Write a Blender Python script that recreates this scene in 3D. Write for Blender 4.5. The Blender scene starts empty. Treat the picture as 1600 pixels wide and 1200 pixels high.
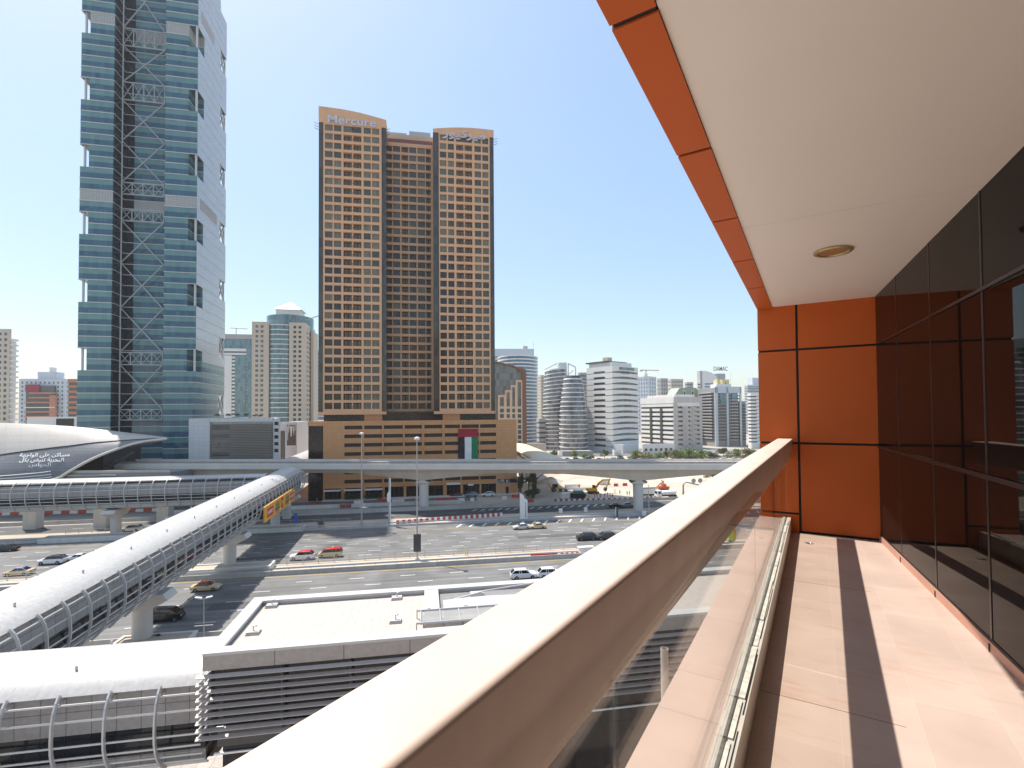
import bpy, bmesh, math, random
from mathutils import Vector, Matrix, Euler
R = math.radians
SC = bpy.context.scene
COL = SC.collection
random.seed(7)
# ---------------------------------------------------------------- camera, sky, sun, exposure
F, CAMZ, PITCH, ROLL, SHIFT = 780.0, 30.0, 1.3, -0.4, 0.01706
CROT = Euler((R(90 + PITCH), 0, 0)).to_matrix() @ Matrix.Rotation(R(ROLL), 3, 'Z')
cd = bpy.data.cameras.new('camera')
cd.sensor_width = 36.0
cd.lens = F / 1600 * 36
cd.shift_y = SHIFT
cd.clip_start, cd.clip_end = 0.05, 6000
cam = bpy.data.objects.new('camera', cd)
COL.objects.link(cam)
cam.location = (0, 0, CAMZ)
cam.rotation_euler = CROT.to_euler()
SC.camera = cam
SUNV = Vector((-0.805 * math.cos(R(62.0)), 0.593 * math.cos(R(62.0)), math.sin(R(62.0)))).normalized()
w = bpy.data.worlds.new('World')
SC.world = w
w.use_nodes = True
nt = w.node_tree
sky = nt.nodes.new('ShaderNodeTexSky')
sky.sky_type = 'NISHITA'
sky.sun_disc = False
sky.sun_elevation = R(62.0)
sky.sun_rotation = math.atan2(SUNV.x, SUNV.y)
sky.air_density, sky.dust_density, sky.ozone_density = 1.15, 1.6, 3.2
bg = nt.nodes['Background']
# sky reshaped: brightness range compressed and scaled, hue and saturation shifted a little
sh_, ch_ = nt.nodes.new('ShaderNodeSeparateColor'), nt.nodes.new('ShaderNodeCombineColor')
sh_.mode = ch_.mode = 'HSV'
pw, mu_ = nt.nodes.new('ShaderNodeMath'), nt.nodes.new('ShaderNodeMath')
pw.operation, mu_.operation = 'POWER', 'MULTIPLY'
pw.inputs[1].default_value, mu_.inputs[1].default_value = 0.45, 1.25
nt.links.new(sky.outputs[0], sh_.inputs[0])
hu_, sa_ = nt.nodes.new('ShaderNodeMath'), nt.nodes.new('ShaderNodeMath')
hu_.operation, sa_.operation = 'ADD', 'MULTIPLY'
hu_.inputs[1].default_value, sa_.inputs[1].default_value = -0.010, 0.92
nt.links.new(sh_.outputs[0], hu_.inputs[0]); nt.links.new(hu_.outputs[0], ch_.inputs[0])
nt.links.new(sh_.outputs[1], sa_.inputs[0]); nt.links.new(sa_.outputs[0], ch_.inputs[1])
nt.links.new(sh_.outputs[2], pw.inputs[0]); nt.links.new(pw.outputs[0], mu_.inputs[0]); nt.links.new(mu_.outputs[0], ch_.inputs[2])
nt.links.new(ch_.outputs[0], bg.inputs[0])
bg.inputs[1].default_value = 0.148
sl = bpy.data.lights.new('sun', 'SUN')
sl.energy, sl.angle, sl.color = 2.75, R(0.53), (1.0, 0.945, 0.87)
so = bpy.data.objects.new('sun', sl)
COL.objects.link(so)
so.location = (-60, 40, 200)
so.rotation_euler = SUNV.to_track_quat('Z', 'Y').to_euler()
vs = SC.view_settings
vs.view_transform, vs.look, vs.exposure, vs.gamma = 'Standard', 'None', 1.4, 1.0
SC.cycles.max_bounces = 8
SC.cycles.diffuse_bounces = 4
SC.cycles.glossy_bounces = 3
SC.cycles.transparent_max_bounces = 12
SC.cycles.caustics_reflective = False
SC.cycles.caustics_refractive = False
SC.cycles.sample_clamp_indirect = 6.0

# ---------------------------------------------------------------- picking helpers (a photo pixel of the 1600x1200 picture -> a place in the world)
def ray(px, py):
    return CROT @ Vector(((px - 800) / F, (600 - py + 1600 * SHIFT) / F, -1))
def P(px, py, d):
    r = ray(px, py)
    return Vector((0, 0, CAMZ)) + r * (d / r.y)
def G(px, py, z=0.0):
    r = ray(px, py)
    return Vector((0, 0, CAMZ)) + r * ((z - CAMZ) / r.z)
def zat(px, py, d):
    return P(px, py, d).z
class Face:
    """a vertical facade plane: origin under pixel column px0 at depth d0, running at angle rot"""
    def __init__(s, px0, d0, rot):
        s.o = Vector(((px0 - 800) / F * d0, d0, 0)); s.rot = rot
        s.u = Vector((math.cos(R(rot)), math.sin(R(rot)), 0)); s.v = Vector((-s.u.y, s.u.x, 0))
    def uz(s, px, py=645, off=0.0):
        r = ray(px, py)
        k = ((s.o + s.v * off) - Vector((0, 0, CAMZ))).dot(s.v) / r.dot(s.v)
        p = Vector((0, 0, CAMZ)) + r * k
        return (p - s.o).dot(s.u), p.z
    def u_(s, px, off=0.0):
        return s.uz(px, 645, off)[0]
STREET = 10.0

# ---------------------------------------------------------------- mesh builder
class MB:
    def __init__(s):
        s.v, s.f, s.mi, s.T = [], [], [], None
    def add(s, vs_, fs, mi=0):
        n = len(s.v)
        for p in vs_:
            p = Vector(p)
            s.v.append(s.T @ p if s.T else p)
        for f in fs:
            s.f.append([i + n for i in f]); s.mi.append(mi)
        return s
    def box(s, x0, x1, y0, y1, z0, z1, mi=0):
        return s.add([(x0, y0, z0), (x1, y0, z0), (x1, y1, z0), (x0, y1, z0), (x0, y0, z1), (x1, y0, z1), (x1, y1, z1), (x0, y1, z1)],
              [(0, 3, 2, 1), (4, 5, 6, 7), (0, 1, 5, 4), (1, 2, 6, 5), (2, 3, 7, 6), (3, 0, 4, 7)], mi)
    def prism(s, poly, z0, z1, mi=0):
        n = len(poly)
        return s.add([(x, y, z0) for x, y in poly] + [(x, y, z1) for x, y in poly],
              [list(range(n))[::-1], list(range(n, 2 * n))] + [(i, (i + 1) % n, n + (i + 1) % n, n + i) for i in range(n)], mi)
    def side(s, poly, y0, y1, mi=0):
        """poly in (x, z), extruded along y"""
        n = len(poly)
        return s.add([(x, y0, z) for x, z in poly] + [(x, y1, z) for x, z in poly],
              [list(range(n)), list(range(n, 2 * n))[::-1]] + [(i, n + i, n + (i + 1) % n, (i + 1) % n) for i in range(n)], mi)
    def along(s, poly, x0, x1, mi=0):
        """poly in (y, z), extruded along x"""
        n = len(poly)
        return s.add([(x0, y, z) for y, z in poly] + [(x1, y, z) for y, z in poly],
              [list(range(n))[::-1], list(range(n, 2 * n))] + [(i, (i + 1) % n, n + (i + 1) % n, n + i) for i in range(n)], mi)
    def loft(s, rings, caps=True, closed=True, mi=0):
        m = len(rings[0]); vs_ = [p for r in rings for p in r]; fs = []
        for k in range(len(rings) - 1):
            for i in range(m if closed else m - 1):
                j = (i + 1) % m
                fs.append((k * m + i, k * m + j, (k + 1) * m + j, (k + 1) * m + i))
        if caps:
            fs.append(list(range(m))[::-1]); fs.append([(len(rings) - 1) * m + i for i in range(m)])
        return s.add(vs_, fs, mi)
    def bar(s, a, b, w=0.1, h=None, mi=0):
        a, b = Vector(a), Vector(b); h = h or w
        d = (b - a).normalized()
        up = Vector((0, 0, 1)) if abs(d.z) < 0.95 else Vector((0, 1, 0))
        x = d.cross(up).normalized() * (w / 2); y = x.cross(d).normalized() * (h / 2)
        return s.loft([[p + x + y, p - x + y, p - x - y, p + x - y] for p in (a, b)], mi=mi)
    def tube(s, pts, r, n=7, mi=0, caps=True):
        pts = [Vector(p) for p in pts]; rings = []
        rs = r if isinstance(r, (list, tuple)) else [r] * len(pts)
        for i, p in enumerate(pts):
            d = (pts[min(i + 1, len(pts) - 1)] - pts[max(i - 1, 0)]).normalized()
            up = Vector((0, 0, 1)) if abs(d.z) < 0.9 else Vector((0, 1, 0))
            x = d.cross(up).normalized(); y = x.cross(d).normalized()
            rings.append([p + (x * math.cos(2 * math.pi * k / n) + y * math.sin(2 * math.pi * k / n)) * rs[i] for k in range(n)])
        return s.loft(rings, caps, mi=mi)
    def lathe(s, prof, cx=0, cy=0, n=16, mi=0):
        return s.loft([[(cx + r * math.cos(2 * math.pi * k / n), cy + r * math.sin(2 * math.pi * k / n), z) for k in range(n)] for r, z in prof], mi=mi)
    def disc_y(s, cx, cz, r, y0, y1, n=14, mi=0):
        return s.side([(cx + r * math.cos(2 * math.pi * k / n), cz + r * math.sin(2 * math.pi * k / n)) for k in range(n)], y0, y1, mi)
    def mesh(s, name, mats, smooth=False):
        me = bpy.data.meshes.new(name)
        me.from_pydata([tuple(p) for p in s.v], [], s.f)
        for m in (mats if isinstance(mats, (list, tuple)) else [mats]):
            if m: me.materials.append(m)
        me.polygons.foreach_set('material_index', s.mi)
        bm = bmesh.new(); bm.from_mesh(me)
        bmesh.ops.recalc_face_normals(bm, faces=bm.faces)
        bm.to_mesh(me); bm.free()
        if smooth:
            me.polygons.foreach_set('use_smooth', [True] * len(me.polygons))
            try: me.set_sharp_from_angle(angle=R(38))
            except Exception: pass
        me.update()
        return me
    def build(s, name, mats, parent=None, smooth=False):
        return put(name, s.mesh(name, mats, smooth), parent)
def put(name, me, parent=None, loc=None, rz=0):
    o = bpy.data.objects.new(name, me); COL.objects.link(o)
    if parent: o.parent = parent
    if loc is not None: o.location = loc
    o.rotation_euler = (0, 0, R(rz)) if rz else (0, 0, 0)
    return o
def tag(o, label=None, cat=None, group=None, kind=None):
    if label: o['label'] = label
    if cat: o['category'] = cat
    if group: o['group'] = group
    if kind: o['kind'] = kind
    return o
def thing(name, label, cat, loc=(0, 0, 0), rz=0, group=None):
    return tag(put(name, None, None, loc, rz), label, cat, group)
def struct(o):
    o['kind'] = 'structure'; return o
def dup(root, loc, rz=None, label=None, group=None):
    r = root.copy(); COL.objects.link(r); r.location = loc
    if rz is not None: r.rotation_euler = (0, 0, R(rz))
    if label: r['label'] = label
    if group: r['group'] = group
    for ch in list(root.children):
        c = ch.copy(); COL.objects.link(c); c.parent = r
        for g in list(ch.children):
            d = g.copy(); COL.objects.link(d); d.parent = c
    return r

# ---------------------------------------------------------------- materials
def mat(name, col, rough=0.6, metal=0.0, var=0.12, scale=3.0, bump=0.0, spec=0.5, island=0.0, streak=False):
    m = bpy.data.materials.new(name); m.use_nodes = True
    n, l = m.node_tree.nodes, m.node_tree.links
    b = n['Principled BSDF']
    b.inputs['Roughness'].default_value = rough
    b.inputs['Metallic'].default_value = metal
    b.inputs['Specular IOR Level'].default_value = spec
    tc = n.new('ShaderNodeTexCoord')
    nz = n.new('ShaderNodeTexNoise'); nz.inputs['Scale'].default_value = scale; nz.inputs['Detail'].default_value = 6
    src = tc.outputs['Object']
    if streak:
        mp = n.new('ShaderNodeMapping'); mp.inputs['Scale'].default_value = (1, 1, 0.08)
        l.new(src, mp.inputs[0]); src = mp.outputs[0]
    l.new(src, nz.inputs['Vector'])
    mr = n.new('ShaderNodeMapRange'); mr.inputs['From Min'].default_value = 0.3; mr.inputs['From Max'].default_value = 0.7
    mr.inputs['To Min'].default_value = 1 - var; mr.inputs['To Max'].default_value = 1 + var
    l.new(nz.outputs['Fac'], mr.inputs['Value'])
    val = mr.outputs[0]
    if island:
        g = n.new('ShaderNodeNewGeometry'); m2 = n.new('ShaderNodeMapRange')
        m2.inputs['To Min'].default_value = 1 - island; m2.inputs['To Max'].default_value = 1 + island
        l.new(g.outputs['Random Per Island'], m2.inputs['Value'])
        mu = n.new('ShaderNodeMath'); mu.operation = 'MULTIPLY'
        l.new(val, mu.inputs[0]); l.new(m2.outputs[0], mu.inputs[1]); val = mu.outputs[0]
    vm = n.new('ShaderNodeVectorMath'); vm.operation = 'SCALE'; vm.inputs[0].default_value = col[:3]
    l.new(val, vm.inputs['Scale'])
    l.new(vm.outputs[0], b.inputs['Base Color'])
    if bump:
        bp = n.new('ShaderNodeBump'); bp.inputs['Strength'].default_value = bump; bp.inputs['Distance'].default_value = 0.05
        l.new(nz.outputs['Fac'], bp.inputs['Height']); l.new(bp.outputs[0], b.inputs['Normal'])
    return m
def glassmat(name, cols, rough=0.06, spec=0.8, pane=None, gap=0.05, metal=0.0):
    """facade glass: the colour of each pane (loose piece) picked from cols; pane=(w,h) rules it into panes"""
    m = bpy.data.materials.new(name); m.use_nodes = True
    n, l = m.node_tree.nodes, m.node_tree.links
    b = n['Principled BSDF']
    b.inputs['Roughness'].default_value = rough; b.inputs['Specular IOR Level'].default_value = spec; b.inputs['Metallic'].default_value = metal
    rp = n.new('ShaderNodeValToRGB'); rp.color_ramp.interpolation = 'LINEAR'
    el = rp.color_ramp.elements
    el[0].color = (*cols[0], 1); el[1].color = (*cols[-1], 1)
    for i, c in enumerate(cols[1:-1]):
        e = el.new((i + 1) / (len(cols) - 1)); e.color = (*c, 1)
    if pane:
        tc = n.new('ShaderNodeTexCoord'); sx = n.new('ShaderNodeSeparateXYZ'); l.new(tc.outputs['Object'], sx.inputs[0])
        ad = n.new('ShaderNodeMath'); ad.operation = 'ADD'; l.new(sx.outputs[0], ad.inputs[0]); l.new(sx.outputs[1], ad.inputs[1])
        cb = n.new('ShaderNodeCombineXYZ'); l.new(ad.outputs[0], cb.inputs[0]); l.new(sx.outputs[2], cb.inputs[1])
        br = n.new('ShaderNodeTexBrick'); br.offset = 0.0
        br.inputs['Scale'].default_value = 1; br.inputs['Brick Width'].default_value = pane[0]; br.inputs['Row Height'].default_value = pane[1]
        br.inputs['Mortar Size'].default_value = gap; br.inputs['Bias'].default_value = 0.0
        br.inputs['Color1'].default_value = (0, 0, 0, 1); br.inputs['Color2'].default_value = (1, 1, 1, 1); br.inputs['Mortar'].default_value = (0, 0, 0, 1)
        l.new(cb.outputs[0], br.inputs['Vector']); l.new(br.outputs['Color'], rp.inputs[0])
    else:
        g = n.new('ShaderNodeNewGeometry'); l.new(g.outputs['Random Per Island'], rp.inputs[0])
    l.new(rp.outputs[0], b.inputs['Base Color'])
    # panes are never perfectly flat: reflections waver
    tc2 = n.new('ShaderNodeTexCoord'); nz = n.new('ShaderNodeTexNoise'); nz.inputs['Scale'].default_value = 0.35
    l.new(tc2.outputs['Object'], nz.inputs['Vector'])
    bp = n.new('ShaderNodeBump'); bp.inputs['Strength'].default_value = 0.12; bp.inputs['Distance'].default_value = 0.1
    l.new(nz.outputs['Fac'], bp.inputs['Height']); l.new(bp.outputs[0], b.inputs['Normal'])
    return m
def panelmat(name, col, joint, w, h, gap=0.02, rough=0.5, var=0.05, metal=0.0, axes='xz', off=0.0, bias=0.0, spec=0.5, noise=3.0):
    """sheet cladding or tiles: joints ruled on the object's own axes"""
    m = bpy.data.materials.new(name); m.use_nodes = True
    n, l = m.node_tree.nodes, m.node_tree.links
    b = n['Principled BSDF']; b.inputs['Roughness'].default_value = rough; b.inputs['Metallic'].default_value = metal
    b.inputs['Specular IOR Level'].default_value = spec
    tc = n.new('ShaderNodeTexCoord'); sx = n.new('ShaderNodeSeparateXYZ'); l.new(tc.outputs['Object'], sx.inputs[0])
    cb = n.new('ShaderNodeCombineXYZ')
    if axes == 'xz':
        ad = n.new('ShaderNodeMath'); ad.operation = 'ADD'; l.new(sx.outputs[0], ad.inputs[0]); l.new(sx.outputs[1], ad.inputs[1])
        l.new(ad.outputs[0], cb.inputs[0]); l.new(sx.outputs[2], cb.inputs[1])
    else:
        l.new(sx.outputs[0 if axes == 'xy' else 1], cb.inputs[0]); l.new(sx.outputs[1 if axes == 'xy' else 0], cb.inputs[1])
    br = n.new('ShaderNodeTexBrick'); br.offset = off
    br.inputs['Scale'].default_value = 1; br.inputs['Brick Width'].default_value = w; br.inputs['Row Height'].default_value = h
    br.inputs['Mortar Size'].default_value = gap; br.inputs['Mortar Smooth'].default_value = 0.1
    c1 = [c * (1 - var) for c in col]; c2 = [min(1, c * (1 + var)) for c in col]
    br.inputs['Color1'].default_value = (*c1, 1); br.inputs['Color2'].default_value = (*c2, 1); br.inputs['Mortar'].default_value = (*joint, 1)
    l.new(cb.outputs[0], br.inputs['Vector'])
    nz = n.new('ShaderNodeTexNoise'); nz.inputs['Scale'].default_value = noise; nz.inputs['Detail'].default_value = 5
    l.new(tc.outputs['Object'], nz.inputs['Vector'])
    mr = n.new('ShaderNodeMapRange'); mr.inputs['From Min'].default_value = 0.3; mr.inputs['From Max'].default_value = 0.7
    mr.inputs['To Min'].default_value = 0.9; mr.inputs['To Max'].default_value = 1.1
    l.new(nz.outputs['Fac'], mr.inputs['Value'])
    vm = n.new('ShaderNodeVectorMath'); vm.operation = 'SCALE'
    l.new(br.outputs['Color'], vm.inputs[0]); l.new(mr.outputs[0], vm.inputs['Scale']); l.new(vm.outputs[0], b.inputs['Base Color'])
    return m
def asphaltmat(name, col):
    m = mat(name, col, 0.85, var=0.14, scale=0.25, bump=0.05)
    n, l = m.node_tree.nodes, m.node_tree.links; b = n['Principled BSDF']
    src = b.inputs['Base Color'].links[0].from_socket
    tc = n.new('ShaderNodeTexCoord'); mp = n.new('ShaderNodeMapping'); mp.inputs['Scale'].default_value = (0.012, 0.9, 1)
    nz = n.new('ShaderNodeTexNoise'); nz.inputs['Scale'].default_value = 1.0; nz.inputs['Detail'].default_value = 7
    l.new(tc.outputs['Object'], mp.inputs[0]); l.new(mp.outputs[0], nz.inputs['Vector'])
    mr = n.new('ShaderNodeMapRange'); mr.inputs['From Min'].default_value = 0.3; mr.inputs['From Max'].default_value = 0.7
    mr.inputs['To Min'].default_value = 0.72; mr.inputs['To Max'].default_value = 1.22
    l.new(nz.outputs['Fac'], mr.inputs['Value'])
    nz2 = n.new('ShaderNodeTexNoise'); nz2.inputs['Scale'].default_value = 0.09; nz2.inputs['Detail'].default_value = 4; l.new(tc.outputs['Object'], nz2.inputs['Vector'])
    mr2 = n.new('ShaderNodeMapRange'); mr2.inputs['From Min'].default_value = 0.42; mr2.inputs['From Max'].default_value = 0.5; mr2.inputs['To Min'].default_value = 0.86; mr2.inputs['To Max'].default_value = 1.04
    l.new(nz2.outputs['Fac'], mr2.inputs['Value'])
    mm = n.new('ShaderNodeMath'); mm.operation = 'MULTIPLY'; l.new(mr.outputs[0], mm.inputs[0]); l.new(mr2.outputs[0], mm.inputs[1])
    vm = n.new('ShaderNodeVectorMath'); vm.operation = 'SCALE'; l.new(src, vm.inputs[0]); l.new(mm.outputs[0], vm.inputs['Scale']); l.new(vm.outputs[0], b.inputs['Base Color'])
    return m
M = {}
def K(key, *a, **k):
    M[key] = mat(key, *a, **k); return M[key]
K('concrete', (0.42, 0.40, 0.37), 0.85, var=0.12, scale=0.6, bump=0.1)
K('light_concrete', (0.62, 0.59, 0.55), 0.8, var=0.08, scale=0.5, streak=True)
K('white_paint', (0.80, 0.79, 0.77), 0.5, var=0.04)
K('white_metal', (0.78, 0.78, 0.78), 0.4, var=0.04)
K('grey_metal', (0.45, 0.45, 0.46), 0.42, metal=0.3, var=0.06)
K('steel', (0.55, 0.56, 0.57), 0.35, metal=0.7, var=0.06)
K('dark_metal', (0.06, 0.06, 0.065), 0.45, var=0.1)
K('black', (0.012, 0.012, 0.013), 0.6, var=0.05)
K('tyre', (0.02, 0.02, 0.02), 0.8)
K('red', (0.50, 0.03, 0.03), 0.5)
K('red_plastic', (0.55, 0.06, 0.04), 0.5, var=0.15, scale=1)
K('white_plastic', (0.76, 0.75, 0.72), 0.5, var=0.1, scale=1)
K('maroon_plastic', (0.32, 0.06, 0.07), 0.55, var=0.15)
K('orange_vest', (0.85, 0.22, 0.03), 0.7)
K('yellow', (0.80, 0.52, 0.03), 0.5)
K('lime', (0.62, 0.75, 0.03), 0.5)
K('machine_yellow', (0.72, 0.36, 0.03), 0.5, var=0.12, scale=2)
K('green_paint', (0.03, 0.22, 0.13), 0.5)
K('blue_paint', (0.06, 0.10, 0.42), 0.5)
K('skin', (0.35, 0.2, 0.13), 0.6)
K('trousers', (0.04, 0.05, 0.09), 0.8)
K('leaf_green', (0.12, 0.18, 0.04), 0.6, var=0.3, scale=1.2, island=0.45)
K('leaf_olive', (0.19, 0.185, 0.085), 0.6, var=0.3, scale=1.2, island=0.45)
K('leaf_dark', (0.05, 0.08, 0.025), 0.55, var=0.3, scale=1.2, island=0.5)
K('leaf_palm', (0.09, 0.11, 0.04), 0.55, var=0.2, island=0.35)
K('bark', (0.16, 0.11, 0.07), 0.9, scale=6, var=0.3)
K('headlight', (0.8, 0.8, 0.8), 0.15)
K('tail_lamp', (0.45, 0.02, 0.02), 0.3)
M['car_glass'] = glassmat('car_glass', [(0.012, 0.014, 0.016), (0.02, 0.022, 0.025)], 0.04, 0.8)

# ---------------------------------------------------------------- lettering
AR = {'ا': (0xFE8D, 2), 'ب': (0xFE8F, 4), 'ة': (0xFE93, 2), 'ت': (0xFE95, 4), 'ج': (0xFE9D, 4), 'ح': (0xFEA1, 4), 'د': (0xFEA9, 2), 'ر': (0xFEAD, 2),
      'س': (0xFEB1, 4), 'ص': (0xFEB9, 4), 'ض': (0xFEBD, 4), 'ع': (0xFEC9, 4), 'ك': (0xFED9, 4), 'ل': (0xFEDD, 4), 'م': (0xFEE1, 4), 'ن': (0xFEE5, 4),
      'ه': (0xFEE9, 4), 'و': (0xFEED, 2), 'ى': (0xFEEF, 2), 'ي': (0xFEF1, 4)}
def arabic(t):
    out = []
    for wd in t.split(' '):
        g = ''
        for i, c in enumerate(wd):
            base, nf = AR[c]
            prv = i > 0 and AR[wd[i - 1]][1] == 4
            nxt = nf == 4 and i < len(wd) - 1
            g += chr(base + (3 if prv and nxt else 2 if nxt else 1 if prv else 0))
        out.append(g[::-1])
    return ' '.join(out[::-1])
def text_mesh(body, size=1.0, depth=0.05, bold=0.0, align='CENTER'):
    c = bpy.data.curves.new('lettering', 'FONT'); c.body = body; c.size = size; c.extrude = depth; c.offset = bold; c.align_x = align
    c.resolution_u = 4
    o = bpy.data.objects.new('lettering', c); COL.objects.link(o)
    bpy.context.view_layer.update()
    me = bpy.data.meshes.new_from_object(o.evaluated_get(bpy.context.evaluated_depsgraph_get()))
    bpy.data.objects.remove(o); bpy.data.curves.remove(c)
    return me
def sign_text(body, m, parent, x, y, z, width, height=None, depth=0.08, name='lettering', bold=0.0):
    """upright lettering facing -y, fitted to width (and height)"""
    me = text_mesh(body, 1.0, 0.5, bold)
    xs = [v.co.x for v in me.vertices]; ys = [v.co.y for v in me.vertices]
    w0, h0 = max(xs) - min(xs), max(ys) - min(ys); cx, cy = (max(xs) + min(xs)) / 2, (max(ys) + min(ys)) / 2
    kx = width / w0; ky = kx if height is None else height / h0
    for v in me.vertices:
        a, b, c = v.co
        v.co = ((a - cx) * kx, -c * depth, (b - cy) * ky)
    me.materials.clear(); me.materials.append(m); me.name = name
    return put(name, me, parent, (x, y, z))

# ---------------------------------------------------------------- facade helpers
def framewall(mb, cols, rows, x0, x1, z0, z1, y0, y1, mi=0):
    """a wall with openings: cols and rows are lists of (a, b) intervals"""
    x = x0
    for a, b in cols:
        if a - x > 1e-3: mb.box(x, a, y0, y1, z0, z1, mi)
        x = b
    if x1 - x > 1e-3: mb.box(x, x1, y0, y1, z0, z1, mi)
    for a, b in cols:
        z = z0
        for c, d in rows:
            if c - z > 1e-3: mb.box(a, b, y0, y1, z, c, mi)
            z = d
        if z1 - z > 1e-3: mb.box(a, b, y0, y1, z, z1, mi)
_wm = {}
def place(root, items, name='window', limit=100, nearz=30.0):
    """items: (mesh builder fn key, mat, pos, size(w,d,h)). The nearest `limit` become parts; any more go into one mesh"""
    Rm = root.matrix_basis
    def dist(it):
        return (Rm @ Vector(it[1]) - Vector((0, 0, nearz))).length
    items = sorted(items, key=dist)
    for m, p, sz in items[:limit]:
        k = (m.name, tuple(round(x, 3) for x in sz), name)
        if k not in _wm:
            w_, d_, h_ = sz
            _wm[k] = MB().box(-w_ / 2, w_ / 2, -d_ / 2, d_ / 2, -h_ / 2, h_ / 2).mesh(name, m)
        put(name, _wm[k], root, p)
    rest = items[limit:]
    if rest:
        ms = []; mb = MB()
        for m, p, (w_, d_, h_) in rest:
            if m not in ms: ms.append(m)
            mb.box(p[0] - w_ / 2, p[0] + w_ / 2, p[1] - d_ / 2, p[1] + d_ / 2, p[2] - h_ / 2, p[2] + h_ / 2, ms.index(m))
        o = mb.build(name, ms, root); o['kind'] = 'stuff'
def even(a, b, n, frac):
    st = (b - a) / n
    return [(a + st * (i + (1 - frac) / 2), a + st * (i + (1 + frac) / 2)) for i in range(n)]
def corner(A, B, C, d, rot):
    """plan of a building whose nearest corner is at pixel column B; right face runs at rot to column C, left face to column A"""
    o = Vector(((B - 800) / F * d, d, 0))
    u = Vector((math.cos(R(rot)), math.sin(R(rot)), 0)); v = Vector((-u.y, u.x, 0))
    def run(px, e):
        t = (px - 800) / F
        return (t * o.y - o.x) / (e.x - t * e.y)
    return o, run(C, u) if C != B else 0, run(A, v) if A != B else 0
def tower(name, label, cat, A, B, C, d, rot, ytop, style, wall, glass, floors, cr=6, cl=6, fw=0.6, fh=0.55, z0=0.0, dr=16, dl=16, group=None, proud=0.35, base=4.0, top=1.5, slabs=True):
    """a block at real distance; style grid (ruled windows) or band (continuous window strips)"""
    o, wr, wl = corner(A, B, C, d, rot)
    wr = wr if wr > 0 else dr; wl = wl if wl > 0 else dl
    H = zat(B, ytop, d)
    root = thing(name, label, cat, (o.x, o.y, z0), rot, group); H -= z0
    mb = MB(); t = proud
    rows = even(base, H - top, floors, fh)
    wins = []
    if style == 'grid':
        mb.box(t, wr, t, wl, 0, H - 0.3)
        cR, cL = even(0.8, wr - 0.8, cr, fw), even(0.8, wl - 0.8, cl, fw)
        framewall(mb, cR, rows, 0, wr, 0, H, 0, t)
        mb.T = Matrix(((0, 1, 0, 0), (1, 0, 0, 0), (0, 0, 1, 0), (0, 0, 0, 1)))
        framewall(mb, cL, rows, t, wl, 0, H, 0, t)
        mb.T = None
        for c, e in rows:
            for a, b in cR: wins.append((glass, ((a + b) / 2, t - 0.06, (c + e) / 2), (b - a, 0.1, e - c)))
            for a, b in cL: wins.append((glass, (t - 0.06, (a + b) / 2, (c + e) / 2), (0.1, b - a, e - c)))
        place(root, wins)
    else:
        z = 0
        for c, e in rows:
            mb.box(0, wr, 0, wl, z, c); z = e
            g = MB().box(t, wr - t, t, wl - t, c, e)
            g.build('window_band', glass, root)
        mb.box(0, wr, 0, wl, z, H)
        for k in range(1, cr):
            x = wr * k / cr
            mb.box(x - 0.15, x + 0.15, t * 0.4, t, base, H - top)
    mb.build('wall', wall, root)
    return root, wr, wl, H

# ================================================================ GROUND AND ROADS (street frame: local x along the road, local y across it)
ST = Matrix.Rotation(R(STREET), 4, 'Z')
def uv(p):
    q = ST.inverted() @ Vector(p); return q.x, q.y
def sheet(name, polys, z, m):
    mb = MB()
    for po in polys:
        mb.add([(x, y, z) for x, y in po], [list(range(len(po)))])
    o = mb.build(name, m); o.rotation_euler = (0, 0, R(STREET)); return struct(o)
def strip(u0, u1, v0, v1):
    return [(u0, v0), (u1, v0), (u1, v1), (u0, v1)]
M['sand'] = mat('sand', (0.46, 0.39, 0.31), 0.95, var=0.22, scale=0.06, bump=0.2)
M['city_ground'] = mat('city_ground', (0.36, 0.32, 0.27), 0.95, var=0.2, scale=0.05)
M['asphalt'] = asphaltmat('asphalt', (0.15, 0.147, 0.142))
M['asphalt_dark'] = asphaltmat('asphalt_dark', (0.08, 0.079, 0.078))
M['paving'] = panelmat('paving', (0.40, 0.36, 0.32), (0.25, 0.23, 0.2), 1.2, 1.2, 0.03, 0.85, 0.08, axes='xy')
M['lane_paint'] = mat('lane_paint', (0.74, 0.74, 0.72), 0.7, var=0.12, scale=1.5)
M['yellow_paint'] = mat('yellow_paint', (0.62, 0.42, 0.10), 0.7, var=0.12, scale=1.5)
sheet('ground', [strip(-1500, 1500, -300, 1500)], 0.0, M['city_ground'])
sheet('sand_ground', [[(18, 163), (330, 163), (330, 318), (140, 322), (40, 322), (18, 240)]], 0.06, M['sand'])
sheet('sand_strip', [strip(-300, 400, 136.6, 146.6)], 0.03, M['sand'])
sheet('road', [strip(-320, 420, 74.6, 99.4)], 0.03, M['asphalt'])
sheet('road', [strip(-320, 420, 107.4, 136.4)], 0.03, M['asphalt'])
sheet('service_road', [strip(-320, 420, 147.0, 157.0)], 0.035, M['asphalt_dark'])  # dark asphalt here also stands in for shade on the slip road
sheet('service_road', [strip(-60, 60, 172.0, 180.5)], 0.035, M['asphalt'])
sheet('service_road', [strip(-320, 300, 50, 66)], 0.035, M['asphalt_dark'])
sheet('parking_strip', [[(0, 322.5), (40, 322.5), (140, 322.5), (330, 318.5), (330, 345), (0, 345)]], 0.06, M['asphalt'])
sheet('pavement', [strip(-300, 300, -30, 49.5)], 0.08, M['paving'])
sheet('pavement', [strip(-320, 420, 66.2, 74.4)], 0.08, M['paving'])
sheet('median', [strip(-320, 420, 99.6, 107.2)], 0.06, M['sand'])
dash = []
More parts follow.
